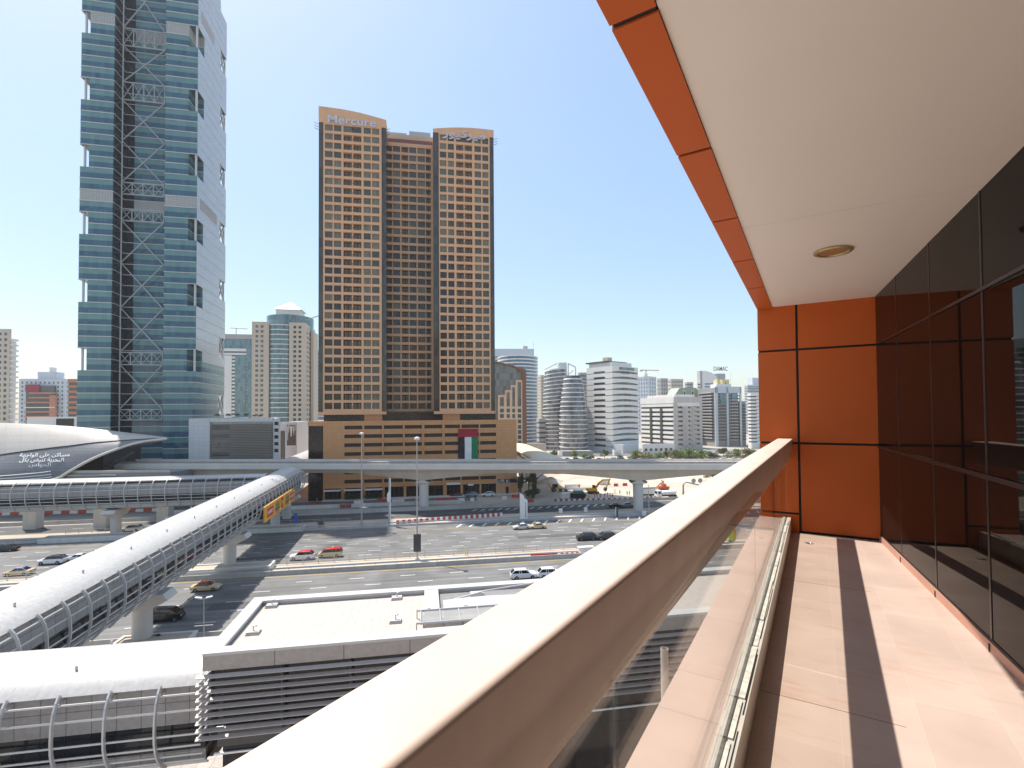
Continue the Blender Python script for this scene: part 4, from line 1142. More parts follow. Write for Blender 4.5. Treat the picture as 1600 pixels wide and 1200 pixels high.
# ================================================================ METRO STATION SHELL
M['shell_white'] = panelmat('shell_white', (0.44, 0.405, 0.36), (0.34, 0.31, 0.275), 4.5, 2.0, 0.05, 0.4, 0.03, axes='xz')
M['shell_grey'] = panelmat('shell_grey', (0.17, 0.17, 0.175), (0.10, 0.10, 0.105), 6.0, 0.8, 0.035, 0.45, 0.08, axes='xz', off=0.5)
M['shell_dark'] = mat('shell_dark', (0.03, 0.03, 0.033), 0.5)
D0 = 160.0
STN = [(262, 683, 684.3, 685.3, 0.5), (217, 678, 686.5, 691.5, 4), (175, 673, 689.5, 705, 7), (140, 669, 692.5, 720, 9.5), (110, 666, 696.5, 737, 11), (87, 664.5, 699, 749, 12), (40, 662, 705, 754, 13), (0, 660.5, 711, 756, 13.5), (-70, 659, 724, 758, 14), (-200, 660, 730, 764, 14)]
def station():
    t = thing('metro_station', 'shell roofed metro station with cream top and grey panelled flank at the left edge', 'metro station', (0, D0, 0), 0)
    top, flank, rim, seam, back = [], [], [], [], []
    for px, yr, yb, ye, w_ in STN:
        X = (px - 800) / F * D0
        z = lambda y, dd: 30 + (P(px, y, dd).z - 30)
        r_ = Vector((X, 0, z(yr, D0))); b_ = Vector((X * (1 - 0.62 * w_ / D0), -0.62 * w_, z(yb, D0 - 0.62 * w_))); e_ = Vector((X * (1 - w_ / D0), -w_, z(ye, D0 - w_)))
        k_ = Vector((X, w_, r_.z - w_ * 0.8))
        m1 = (r_ + b_) / 2 + Vector((0, -0.06 * w_, 0.14 * (r_.z - b_.z))); m2 = (b_ + e_) / 2 + Vector((0, -0.10 * w_, 0.0)); m0 = (r_ + k_) / 2 + Vector((0, 0, 0.1 * w_))
        top.append([k_, m0, r_, m1, b_]); flank.append([b_, m2, e_]); rim.append(e_); seam.append(b_)
    def refine(rows):
        rr = []
        for i in range(len(rows) - 1):
            for s in range(4):
                f = s / 4
                p0, p1, p2, p3 = rows[max(i - 1, 0)], rows[i], rows[i + 1], rows[min(i + 2, len(rows) - 1)]
                rr.append([0.5 * ((2 * b) + (c - a) * f + (2 * a - 5 * b + 4 * c - d_) * f * f + (3 * b - a - 3 * c + d_) * f ** 3) for a, b, c, d_ in zip(p0, p1, p2, p3)])
        rr.append(rows[-1])
        return rr
    def shell(rows, m, nm, th):
        mb = MB(); rr = refine(rows)
        mb.loft([r_ + [p + Vector((0, 0.1, -th)) for p in r_[::-1]] for r_ in rr], True)
        return mb.build(nm, m, t, True), rr
    shell(top, M['shell_white'], 'shell_roof', 0.35)
    _, fr = shell(flank, M['shell_grey'], 'shell_flank', 0.3)
    pxs = [[Vector((s_[0], 0, 0))] for s_ in STN]
    frp = list(zip([q_[0].x for q_ in refine(pxs)], fr))
    fine = [r_[0] for r_ in fr]; edge = [r_[2] for r_ in fr]
    MB().tube([p + Vector((0, -0.15, 0.0)) for p in fine], 0.16, 6).build('seam', M['shell_dark'], t, True)
    MB().tube([p + Vector((0, -0.2, 0)) for p in edge], 0.38, 8).build('edge_rim', M['via_top'], t, True)
    # lettering that follows the flank
    def on_flank(px, f):
        for (pa, a), (pb, b) in zip(frp[:-1], frp[1:]):
            if pb <= px <= pa:
                q = (px - pa) / (pb - pa); r3 = [p.lerp(s, q) for p, s in zip(a, b)]
                p = r3[0].lerp(r3[1], f * 2) if f < 0.5 else r3[1].lerp(r3[2], f * 2 - 1)
                return p + Vector((0, -0.12, 0.05))
        return fr[-1][1]
    for body, x0, x1, py in (('مساكن على الواجهة', 34, 114, 711.5), ('البحرية تنبض بكل', 36, 106, 719), ('الحواس', 53, 86, 726.5)):
        me = text_mesh(arabic(body), 1.0, 0.0, 0.012)
        xs = [v.co.x for v in me.vertices]; ys = [v.co.y for v in me.vertices]
        xa, xb, ya, yb_ = min(xs), max(xs), min(ys), max(ys)
        for v in me.vertices:
            px = x0 + (v.co.x - xa) / (xb - xa) * (x1 - x0)
            yy = py + 3.6 - (v.co.y - ya) / (yb_ - ya) * 7.4 - (px - 70) * 0.012
            for (p1, _, b1, e1, _), (p2, _, b2, e2, _) in zip(STN[:-1], STN[1:]):
                if p2 <= px <= p1:
                    q = (px - p1) / (p2 - p1); f = (yy - (b1 + (b2 - b1) * q)) / ((e1 + (e2 - e1) * q) - (b1 + (b2 - b1) * q)); break
            v.co = on_flank(px, min(max(f, 0.02), 0.98))
        me.materials.clear(); me.materials.append(M['white_paint'])
        put('lettering', me, t)
    # white trim lines low on the flank
    for f in (0.74, 0.83, 0.91):
        mb = MB(); mb.tube([on_flank(px, f) for px in range(84, -180, -12)], 0.13, 5); mb.build('trim_line', M['white_paint'], t)
    # platform hall below the canopy tip, concourse flank
    x = lambda p, dd=D0: (p - 800) / F * dd
    MB().box(x(0) - 60, x(178), -4, 12, 12.5, 19.5).build('platform_hall', M['tower_black'], t)
    MB().box(x(-60) - 40, x(96), -12, 10, 8, 12.4).build('base', M['shell_dark'], t)
    lv = MB(); zz = 9.2
    MB().box(x(88), x(302), -10.5, 6, 8.6, 12.9).build('concourse_flank', M['cladding_grey'], t)
    random.seed(3)
    for i in range(14):
        a = 100 + random.random() * 150
        b = min(a + 35 + random.random() * 15, 300)
        zz = 9.0 + (i % 5) * 0.78
        lv.box(x(a), x(b), -10.9, -10.51, zz, zz + 0.28)
    lv.build('concourse_slats', M['grey_metal'], t)
    MB().side([(x(178), 12.5), (x(226), 18.5), (x(222), 18.9), (x(174), 13.2)], -3.9, -3.4).build('raking_strut', M['shell_dark'], t)
    MB().box(x(155), x(300), -10.2, -9.8, 12.92, 13.6).build('platform_edge', M['via_side'], t)
M['cladding_grey'] = mat('cladding_grey', (0.25, 0.245, 0.24), 0.6, var=0.08)
station()
for px, py, lab in ((52, 826, 'square grey station column at the far left under the side walkway'), (161, 824, 'square grey station column behind the flared walkway pier'), (258, 818, 'square grey station column left of the long footbridge')):
    c = G(px, py); k = thing('station_column', lab, 'column', c, STREET)
    MB().box(-1.5, 1.5, -1.5, 1.5, 0, 9.2).build('shaft', M['light_concrete'], k)
    MB().box(-1.9, 1.9, -1.9, 1.9, 9.2, 10.0).build('head', M['concrete'], k)

# ================================================================ GLAZED FOOTBRIDGE TUBES
M['bridge_roof'] = panelmat('bridge_roof', (0.44, 0.43, 0.415), (0.34, 0.33, 0.32), 1.5, 60, 0.012, 0.42, 0.02, axes='xy')
M['bridge_panel'] = panelmat('bridge_panel', (0.30, 0.295, 0.29), (0.15, 0.15, 0.15), 1.5, 1.7, 0.035, 0.5, 0.06)
M['bridge_glass'] = glassmat('bridge_glass', [(0.008, 0.01, 0.013), (0.02, 0.024, 0.028), (0.012, 0.015, 0.018)], 0.06, 0.35, pane=(1.5, 3), gap=0.04)
M['bridge_belly'] = mat('bridge_belly', (0.33, 0.325, 0.32), 0.5, var=0.08)
M['rib'] = mat('rib_paint', (0.56, 0.56, 0.555), 0.4, metal=0.15, var=0.04)
def tube_bridge(name, label, p, rot, L, zc=10.4, a=4.2, b=4.0, rib=3.0, roof=None, piers=(), sides=(-1, 1), hooks=True, roofang=32, cat='footbridge', pier_lab=None):
    t = thing(name, label, cat, (p.x, p.y, 0), rot)
    E_ = lambda ang, k=1.0: (a * k * math.cos(R(ang)), zc + b * k * (max(math.sin(R(ang)), 0.0) ** 0.62 if ang > 0 and ang < 180 else math.sin(R(ang))))
    n = 16
    arc = [E_(roofang + (180 - 2 * roofang) * i / n) for i in range(n + 1)]
    inn = [E_(roofang + (180 - 2 * roofang) * i / n, 0.965) for i in range(n + 1)]
    mb = MB(); mb.along(arc + inn[::-1], 0, L); mb.build('roof', roof or M['bridge_roof'], t, True)
    ei = a * 0.74
    # corridor box: upper panel, glazing strip, lower panel and belly
    zf, zs, zg = zc - b * 0.62, zc - b * 0.18, zc - b * 0.02
    MB().box(0.05, L - 0.05, -ei, ei, zg, zc + b * 0.66).build('upper_panels', M['bridge_panel'], t)
    MB().box(0.1, L - 0.1, -ei + 0.08, ei - 0.08, zf + 0.6, zg).build('corridor_glass', M['bridge_glass'], t)
    MB().box(0.05, L - 0.05, -ei + 0.02, ei - 0.02, zf - 0.2, zf + 0.6).build('lower_panels', M['bridge_panel'], t)
    bel = [E_(-38 - 104 * i / 12, 0.93) for i in range(13)]
    mb = MB(); mb.along([(ei - 0.05, zf - 0.25), (-ei + 0.05, zf - 0.25)][::-1] + bel, 0.02, L - 0.02); mb.build('belly', M['bridge_belly'], t, True)
    nr = int(L / rib)
    for s in sides:
        mb = MB(); pts = []
        for i in range(11):
            ang = roofang + 2 - (roofang + 52) * i / 10
            y, z = E_(ang, 1.03); pts.append((0, y * s, z))
        for q in range(10):
            mb.bar(pts[q], pts[q + 1], 0.11, 0.24)
        y, z = E_(roofang - 8, 1.0)
        mb.bar((0.05, y * s, z), (0.05, ei * s, z + 0.1), 0.09)
        y, z = E_(-38, 1.0)
        mb.bar((0.05, y * s, z), (0.05, ei * 0.8 * s, z + 0.3), 0.09)
        me = mb.mesh('rib', M['rib'])
        for i in range(nr + 1):
            put('rib', me, t, (min(max(i * rib, 0.1), L - 0.1), 0, 0))
        for ang in (24, 10, -3, -15, -27, -38, -44, -49):
            y, z = E_(ang, 1.0)
            MB().bar((0, y * s, z), (L, y * s, z), 0.07, 0.11).build('rail', M['rib'], t)
    if hooks:
        mb = MB(); i = 3.0
        while i < L:
            for ang in (62, 118):
                y, z = E_(ang, 1.0); mb.box(i - 0.06, i + 0.06, y - 0.06, y + 0.06, z, z + 0.3)
            i += 9
        mb.build('roof_anchors', M['grey_metal'], t)
    for kx, base in piers:
        pr = MB().lathe([(1.15, base), (1.15, zc - b - 1.9), (1.5, zc - b - 1.4)], kx, 0, 20).build('pier', M['light_concrete'], t, True)
        MB().along([(-3.0, zc - b + 0.3), (-3.6, zc - b - 0.5), (-1.6, zc - b - 1.5), (1.6, zc - b - 1.5), (3.6, zc - b - 0.5), (3.0, zc - b + 0.3)], kx - 1.5, kx + 1.5).build('pier_head', M['light_concrete'], pr)
    return t
PA, PB = G(222, 1006), G(430, 826)
FD = (PB - PA).normalized(); FROT = math.degrees(math.atan2(FD.y, FD.x))
FP0 = PA - FD * 46
pc = G(353, 888)
FOOT = tube_bridge('footbridge', 'long white roofed footbridge tube running diagonally across the highway to the viaduct', FP0, FROT, 46 + (PB - PA).length + 16, piers=((46, 0), (46 + (pc - PA).length, 0), (46 + (PB - PA).length, 0), (46 + (PB - PA).length + 13, 0)))
c = G(181, 836) + Vector((0, 0, 0)); su = Vector((math.cos(R(10)), math.sin(R(10)), 0))
tube_bridge('side_walkway', 'horizontal ribbed walkway tube below the station at the left', c - su * 80, 10, 80 + 35.5, piers=((80, 0),), sides=(-1,), hooks=False, cat='walkway', roofang=52)
c = P(150, 900, 36.8); c.z = 0
tube_bridge('entrance_walkway', 'near white roofed walkway tube entering the louvred pavilion at bottom left', c - su * 30, 10, 30 + 8.7, sides=(-1, 1), hooks=True, cat='walkway', rib=3.0, zc=8.75)
c = Vector((-75.5, 162, 0))
tube_bridge('far_footbridge', 'white tube footbridge behind the viaduct beside the copper podium', c, 102.4, 62, sides=(-1,), hooks=False, roofang=25)
M['tan_roof'] = mat('tan_roof', (0.60, 0.50, 0.36), 0.6, var=0.05)
tube_bridge('tan_footbridge', 'tan roofed tube footbridge emerging right of the copper podium', Vector((14.8, 163, 0)), 97.5, 95, sides=(-1,), hooks=False, roof=M['tan_roof'], roofang=15, a=5.5, b=2.4, zc=12.2)
# stair flank joining footbridge end to the station
def billboard():
    top0, bot0 = (411.6, 792.7), (412.4, 818)
    inv = (Matrix.Translation(FP0) @ Matrix.Rotation(R(FROT), 4, 'Z')).inverted()
    # on the right hand flank of the footbridge
    off = -4.75
    o = Vector(FP0); n = Vector((FD.y, -FD.x, 0)); base = o + n * 4.75
    def at(px):
        t = (px - 800) / F
        return (t * base.y - base.x) / (FD.x - t * FD.y)
    x0, x1 = at(412), at(459)
    pA = P(412, 792.7, (base + FD * x0).y); pB = P(412, 818, (base + FD * x0).y); pC = P(459, 762.5, (base + FD * x1).y); pD = P(459, 780, (base + FD * x1).y)
    z0, z1 = (pB.z * 0.75 + pD.z * 0.25), (pA.z * 0.75 + pC.z * 0.25)
    q = base + FD * x0
    t = thing('billboard', 'orange burger advertising board fixed on the flank of the long footbridge', 'billboard', (q.x, q.y, 0), FROT)
    L = x1 - x0; h = z1 - z0
    MB().box(0, L, -0.25, 0.0, z0, z1).build('board', M['ad_orange'], t)
    MB().box(0.3, L - 0.3, 0.01, 1.2, z0 + 0.4, z0 + 0.7).box(0.3, L - 0.3, 0.01, 1.2, z1 - 0.7, z1 - 0.4).build('bracket', M['grey_metal'], t)
    zc = (z0 + z1) / 2
    # red logo card with yellow arches letter
    MB().box(L * 0.49, L * 0.565, -0.3, -0.251, z0 + h * 0.18, z0 + h * 0.86).build('logo_card', M['ad_red'], t)
    sign_text('M', M['ad_yellow'], t, L * 0.5275, -0.33, zc + h * 0.02, L * 0.052, h * 0.4, 0.05)
    for cx, s in ((0.155, 1.0), (0.885, 0.8)):
        MB().box(L * (cx - 0.085 * s), L * (cx + 0.085 * s), -0.29, -0.251, zc - h * 0.30 * s, zc + h * 0.26 * s).build('red_lettering_panel', M['ad_red'], t)
        sign_text('McSPICY', M['white_paint'], t, L * cx, -0.32, zc, L * 0.155 * s, h * 0.26 * s, 0.05)
    for cx in (0.375, 0.71):
        bg_ = []
        for k, (m_, zz, hh, ww) in enumerate((('bun', 0.12, 0.16, 0.13), ('patty', 0.29, 0.14, 0.14), ('lettuce', 0.44, 0.12, 0.145), ('patty', 0.57, 0.08, 0.12))):
            MB().side([(L * (cx - ww / 2), z0 + h * zz), (L * (cx + ww / 2), z0 + h * zz), (L * (cx + ww / 2 - 0.008), z0 + h * (zz + hh)), (L * (cx - ww / 2 + 0.008), z0 + h * (zz + hh))], -0.30, -0.252).build(m_, M['ad_' + m_], t)
        n = 10
        MB().side([(L * (cx - 0.06), z0 + h * 0.655), (L * (cx + 0.06), z0 + h * 0.655)] + [(L * cx + L * 0.06 * math.cos(math.pi * i / n), z0 + h * (0.66 + 0.22 * math.sin(math.pi * i / n))) for i in range(n + 1)], -0.30, -0.252).build('bun', M['ad_bun'], t)
        MB().box(L * (cx + 0.065), L * (cx + 0.095), -0.3, -0.252, z0 + h * 0.1, z0 + h * 0.25).build('pale_note', M['white_paint'], t)
for nm, cc in (('orange', (0.80, 0.40, 0.06)), ('red', (0.62, 0.02, 0.02)), ('yellow', (0.85, 0.55, 0.05)), ('bun', (0.50, 0.23, 0.08)), ('patty', (0.24, 0.09, 0.04)), ('lettuce', (0.25, 0.40, 0.10))):
    M['ad_' + nm] = mat('ad_' + nm, cc, 0.55, var=0.08)
billboard()

# ================================================================ LOUVRED PAVILION BELOW THE BALCONY
M['pav_tile'] = panelmat('pav_tile', (0.43, 0.385, 0.345), (0.32, 0.28, 0.245), 0.6, 0.6, 0.014, 0.7, 0.02, axes='xy')
M['pav_white'] = mat('pav_white', (0.45, 0.445, 0.435), 0.5, var=0.03)
M['pav_fascia'] = panelmat('pav_fascia', (0.30, 0.285, 0.28), (0.10, 0.10, 0.10), 4.4, 9, 0.03, 0.4, 0.02, metal=0.3)
M['louvre'] = mat('louvre_blade', (0.40, 0.36, 0.33), 0.5, var=0.06)
M['pav_glass'] = glassmat('pav_glass', [(0.006, 0.007, 0.008), (0.014, 0.016, 0.018)], 0.05, 0.35, pane=(2.2, 3.2), gap=0.03)
PC = G(316, 1022, 14.5)
def pavilion():
    t = thing('louvred_pavilion', 'flat roofed pavilion with white parapet and stacked horizontal louvres below the balcony', 'pavilion', (PC.x, PC.y, 0), 10)
    inv = (Matrix.Translation((PC.x, PC.y, 0)) @ Matrix.Rotation(R(10), 4, 'Z')).inverted()
    q = lambda px, py, z=14.5: inv @ G(px, py, z)
    D = q(390, 934).y; L = 48.0; Z = 14.5; xin = q(663, 925).x
    MB().box(0.9, L - 0.9, 0.9, D - 0.9, Z - 1.2, Z - 0.42).build('roof_deck', M['pav_tile'], t)
    pw = 0.95
    MB().box(0, L, 0, pw, Z - 0.18, Z).box(0, L, D - pw, D, Z - 0.18, Z).box(0, pw, pw, D - pw, Z - 0.18, Z).box(xin, xin + 1.2, D * 0.42, D - pw, Z - 0.43, Z - 0.02).build('parapet_coping', M['pav_white'], t)
    MB().box(0.1, pw - 0.1, 0.1, D - 0.1, Z - 1.1, Z - 0.18).box(pw, L - 0.1, D - pw + 0.1, D - 0.1, Z - 1.1, Z - 0.18).box(pw, L - 0.1, 0.1, pw - 0.1, Z - 1.1, Z - 0.18).build('parapet', M['pav_white'], t)
    MB().box(0.02, L, 0.0, 0.1, Z - 1.12, Z - 0.18).build('fascia', M['pav_fascia'], t)
    # walls and glass below
    MB().box(0.9, L - 0.5, 1.0, D - 0.4, 0, Z - 1.2).build('glazing', M['pav_glass'], t)
    nb = 9; zt = Z - 1.35; step = 0.49
    for i in range(nb):
        z = zt - i * step
        mb = MB(); mb.along([(-0.30, z - 0.13), (-0.02, z - 0.02), (-0.02, z + 0.02), (-0.29, z - 0.09)], -0.30, L)
        mb.side([(-0.30, z - 0.13), (-0.29, z - 0.09), (-0.02, z + 0.02), (-0.02, z - 0.02)], -0.015, D * 0.16)
        mb.build('louvre_blade', M['louvre'], t)
    mb = MB()
    for i in range(12): mb.box(0.35 + i * 4.4, 0.45 + i * 4.4, 0.2, 0.9, zt - nb * step + 0.1, zt)
    mb.build('louvre_bracket', M['dark_metal'], t)
    for z in (9.1, 7.4): MB().box(0.4, L, 0.85, 0.98, z, z + 0.12).build('transom', M['white_metal'], t)
    MB().box(0.6, 5.2, 0.9, 0.99, 7.9, 8.9).build('notice_panel', M['dark_metal'], t)
    # glazed canopy and rooftop steps on the right
    cx0, cy0 = xin - 0.6, D * 0.16
    MB().box(cx0 + 0.3, cx0 + 12, cy0, cy0 + 2.3, Z + 0.1, Z + 0.16).build('canopy_glass', M['canopy_glass'], t)
    mb = MB()
    for i in range(9): mb.box(cx0 + 0.3 + i * 1.45, cx0 + 0.38 + i * 1.45, cy0 - 0.05, cy0 + 2.35, Z + 0.17, Z + 0.26)
    for y in (cy0 - 0.06, cy0 + 2.3): mb.box(cx0, cx0 + 12, y, y + 0.1, Z + 0.16, Z + 0.28)
    for x in (cx0, cx0 + 0.6): mb.box(x, x + 0.08, cy0 - 0.1, cy0 - 0.02, Z - 0.42, Z + 0.3); mb.box(x, x + 0.08, cy0 + 2.4, cy0 + 2.48, Z - 0.42, Z + 0.3)
    mb.build('canopy_frame', M['grey_metal'], t)
    MB().box(cx0 + 0.5, cx0 + 12, cy0 - 0.75, cy0 - 0.3, Z - 0.42, Z - 0.05).build('duct', M['pav_white'], t)
    x0 = xin + 1.3
    # well with light shell behind the coping
    MB().box(x0, x0 + 14, D * 0.55, D - 1.0, Z - 0.415, Z - 0.40).build('well_floor', M['pav_fascia'], t)
    rings = []
    for i in range(13):
        x = x0 + 0.2 + i * 0.9; s = 0.2 * math.sin(i * 0.5)
        rings.append([(x, D * 0.40, Z - 0.38), (x, D * 0.42, Z + 0.02 + 0.012 * i), (x, D * 0.62 + s, Z + 0.05 + 0.012 * i), (x, D * 0.66 + s, Z - 0.38)])
    MB().loft(rings).build('shell_cover', M['pav_white'], t)
    for i in range(4):
        MB().box(x0 + 9.5 + i * 1.9, x0 + 11.3 + i * 1.9, D * 0.25 + i * 0.5, D - 1.5, Z - 0.41, Z + 0.15 + 0.38 * (i % 2)).build('roof_step', M['pav_white'], t)
    mb = MB()
    for x in (x0 + 9.0, x0 + 9.8, x0 + 10.1):
        mb.tube([(x, D * 0.5, Z - 0.4), (x, D * 0.5, Z + 1.0)], 0.035, 6)
    for z in (Z + 0.5, Z + 1.0): mb.tube([(x0 + 9.0, D * 0.5, z), (x0 + 10.6, D * 0.5, z)], 0.03, 6)
    mb.build('roof_rail', M['dark_metal'], t)
    MB().tube([(x0 + 0.8, D * 0.72, Z - 0.4), (x0 + 4, D * 0.72, Z + 0.25), (x0 + 8, D * 0.80, Z + 0.3), (x0 + 9, D * 0.78, Z - 0.2)], 0.07, 7).build('roof_pipe', M['pav_white'], t)
    MB().box(x0 + 2.6, x0 + 3.8, D * 0.72, D * 0.78, Z - 0.4, Z + 0.05).build('roof_hatch', M['pav_white'], t)
    # rooftop vents, each a small thing of its own
    vm = None
    for (px, py, lab) in ((425, 948, 'small white gooseneck roof vent on the pavilion, farthest left at the back'), (396, 990, 'small white gooseneck roof vent on the pavilion near its front left corner'), (620, 936, 'small white gooseneck roof vent on the pavilion at the back, left of the divider'),
                          (618, 972, 'small white gooseneck roof vent on the pavilion in front of the glazed canopy'), (668, 962, 'small white gooseneck roof vent under the left end of the glazed canopy'), (726, 957, 'small white gooseneck roof vent under the middle of the glazed canopy')):
        p = G(px, py, Z - 0.42)
        v = thing('roof_vent', lab, 'vent', p, 10, 'pavilion roof vents')
        MB().box(-0.42, 0.42, -0.3, 0.3, 0.0, 0.22).build('plinth', M['pav_white'], v)
        MB().tube([(0, 0, 0.2), (0, 0, 0.5), (0.04, 0, 0.58), (0.14, 0, 0.6), (0.2, 0, 0.5)], 0.055, 8).build('gooseneck', M['steel'], v, True)
        MB().box(-0.46, 0.46, -0.36, -0.31, 0.0, 0.1).box(-0.46, 0.46, 0.31, 0.36, 0.0, 0.1).build('curb', M['louvre'], v)
M['canopy_glass'] = mat('canopy_glass', (0.42, 0.42, 0.41), 0.15, var=0.1, scale=0.8)
_n = M['canopy_glass'].node_tree; _b = _n.nodes['Principled BSDF']; _b.inputs['Alpha'].default_value = 0.6
pavilion()

# ================================================================ THE BALCONY (local x out of the rail towards the glass, local y along the rail)
BL, BR = Vector((0, 0, 30)), -31.3
SM = Matrix.Translation(BL) @ Matrix.Rotation(R(BR), 4, 'Z')
M['floor_tile'] = panelmat('floor_tile', (0.47, 0.36, 0.305), (0.52, 0.41, 0.35), 0.33, 0.66, 0.0016, 0.5, 0.05, axes='xy', noise=2.2)
M['ledge_tile'] = panelmat('ledge_tile', (0.50, 0.375, 0.32), (0.36, 0.26, 0.215), 0.9, 1.15, 0.004, 0.55, 0.03, axes='xy', noise=2.0)
M['ceiling_paint'] = mat('ceiling_paint', (0.80, 0.74, 0.675), 0.6, var=0.02, scale=0.8)
M['orange_panel'] = mat('orange_panel', (0.50, 0.105, 0.019), 0.5, var=0.05, scale=1.2, spec=0.25)
M['rail_paint'] = mat('rail_paint', (0.64, 0.50, 0.42), 0.42, var=0.07, scale=5, streak=True)
M['filler'] = mat('filler', (0.55, 0.52, 0.46), 0.8, var=0.25, scale=30)
M['channel'] = mat('channel', (0.60, 0.56, 0.50), 0.4, metal=0.2, var=0.08, scale=6)
def smear(m, col, scale, lo, hi):
    """adds worn reddish smears of their own shape to a tile material"""
    n, l = m.node_tree.nodes, m.node_tree.links; b = n['Principled BSDF']
    src = b.inputs['Base Color'].links[0].from_socket
    tc = n.new('ShaderNodeTexCoord'); mp = n.new('ShaderNodeMapping'); mp.inputs['Scale'].default_value = scale; mp.inputs['Rotation'].default_value = (0, 0, 0.5)
    nz = n.new('ShaderNodeTexNoise'); nz.inputs['Scale'].default_value = 1.0; nz.inputs['Detail'].default_value = 8; nz.inputs['Roughness'].default_value = 0.65
    l.new(tc.outputs['Object'], mp.inputs[0]); l.new(mp.outputs[0], nz.inputs['Vector'])
    mr = n.new('ShaderNodeMapRange'); mr.inputs['From Min'].default_value = lo; mr.inputs['From Max'].default_value = hi
    l.new(nz.outputs['Fac'], mr.inputs['Value'])
    mx = n.new('ShaderNodeMix'); mx.data_type = 'RGBA'; l.new(mr.outputs[0], mx.inputs['Factor'])
    l.new(src, mx.inputs['A']); mx.inputs['B'].default_value = (*col, 1); l.new(mx.outputs['Result'], b.inputs['Base Color'])
smear(M['rail_paint'], (0.36, 0.29, 0.23), (22, 22, 22), 0.70, 0.76)
smear(M['floor_tile'], (0.42, 0.25, 0.185), (2.2, 9, 1), 0.54, 0.82)
m = bpy.data.materials.new('clear_glass'); m.use_nodes = True; M['clear_glass'] = m
n, l = m.node_tree.nodes, m.node_tree.links
n.remove(n['Principled BSDF'])
lw = n.new('ShaderNodeLayerWeight'); lw.inputs['Blend'].default_value = 0.5
pw_ = n.new('ShaderNodeMath'); pw_.operation = 'POWER'; pw_.inputs[1].default_value = 5.0; l.new(lw.outputs['Facing'], pw_.inputs[0])
fr = n.new('ShaderNodeMath'); fr.operation = 'MULTIPLY_ADD'; fr.inputs[1].default_value = 0.5; fr.inputs[2].default_value = 0.035; l.new(pw_.outputs[0], fr.inputs[0])
tr = n.new('ShaderNodeBsdfTransparent'); tr.inputs[0].default_value = (0.93, 0.925, 0.90, 1)
gl = n.new('ShaderNodeBsdfGlossy'); gl.inputs['Roughness'].default_value = 0.01
mx = n.new('ShaderNodeMixShader')
l.new(fr.outputs[0], mx.inputs[0]); l.new(tr.outputs[0], mx.inputs[1]); l.new(gl.outputs[0], mx.inputs[2]); l.new(mx.outputs[0], n['Material Output'].inputs[0])
m = mat('dark_curtain_glass', (0.010, 0.008, 0.007), 0.015, var=0.02); M['dark_curtain'] = m
m.node_tree.nodes['Principled BSDF'].inputs['IOR'].default_value = 1.15
m.node_tree.nodes['Principled BSDF'].inputs['Specular Tint'].default_value = (1.0, 0.97, 0.95, 1)
ZF, ZC, RW = -1.5, 1.317, 7.11
gs = lambda r: 0.61 + (RW - r) * 0.1016          # the glass line
def slope(mb, k=0.0205):
    for v in mb.v: v.z += (RW - v.y) * k
    return mb
def bal_obj(mb, name, m, parent=None, smooth=False):
    o = mb.build(name, m, parent, smooth)
    if not parent: o.location = BL; o.rotation_euler = (0, 0, R(BR))
    return o
def bal_thing(name, label, cat): return thing(name, label, cat, BL, BR)
r0, r1 = -9.0, RW
mb = MB(); sh = 0.075
mb.prism([(-0.32 - sh, r0), (gs(r0) - sh, r0), (gs(r1) - sh, r1), (-0.32 - sh, r1)], ZF - 0.25, ZF)
o = mb.build('floor', M['floor_tile']); o.location = SM @ Vector((sh, 0, 0)); o.rotation_euler = (0, 0, R(BR)); struct(o)
M['wide_joint'] = mat('wide_joint', (0.22, 0.13, 0.09), 0.8)
for r_, s1_ in ((5.09, 0.36), (3.01, 0.34), (0.95, 1.1)):
    MB().box(-0.28 - sh, s1_ - sh, r_ - 0.0025, r_ + 0.0025, ZF - 0.001, ZF + 0.0006).build('expansion_joint', M['wide_joint'], o)
mb = MB(); mb.box(-0.635, -0.365, r0, RW, ZF - 0.25, -1.335); struct(bal_obj(mb, 'ledge', M['ledge_tile']))
mb = MB(); mb.prism([(-0.449, r0), (gs(r0) + 0.3, r0), (gs(r1) + 0.3, r1), (-0.449, r1)], ZC, ZC + 0.2)
slope(mb); ce_ = struct(bal_obj(mb, 'ceiling', M['ceiling_paint']))
M['seam_strip'] = mat('seam_filler', (0.68, 0.62, 0.56), 0.7)  # slightly darker strip along each ceiling seam
for r_ in (4.1, 0.9): slope(MB().box(-0.448, gs(r_), r_ - 0.0025, r_ + 0.0025, ZC - 0.0012, ZC + 0.001)).build('seam', M['seam_strip'], ce_)
# orange end wall in panels with black joints
t = bal_thing('end_wall', 'orange metal panel wall with black joints closing the far end of the balcony', 'wall')
MB().box(-0.615, 0.95, RW + 0.03, RW + 2.2, -1.72, ZC + 0.19).build('backing', M['black'], t)
jt = 0.0135
for s0, s1, zs in ((-0.62, -0.184, (-1.72, -1.27, -0.40, 0.76, ZC + 0.19)), (-0.184, 0.95, (ZF + 0.012, -0.40, 0.76, ZC + 0.19))):
    for a, b in zip(zs[:-1], zs[1:]):
        MB().box(s0 + (0 if s0 < -0.6 else jt), s1 - jt, RW, RW + 0.028, a + jt, b - jt).build('panel', M['orange_panel'], t)
        if s0 < -0.6: MB().box(-0.62, -0.616, RW + 0.03, RW + 2.2, a + jt, b - jt).build('panel', M['orange_panel'], t)
t = bal_thing('eave_fascia', 'orange panelled eave strip with black joints along the outer ceiling edge', 'fascia')
js = [r0, -7.7, -6.6, -5.6, -4.5, -3.45, -2.4, -1.35, -0.32, 0.7, 1.74, 2.78, 3.83, 4.88, 5.95, RW - 0.005]
slope(MB().box(-0.612, -0.455, r0, RW - 0.002, ZC - 0.004, ZC + 0.6)).build('backing', M['black'], t)
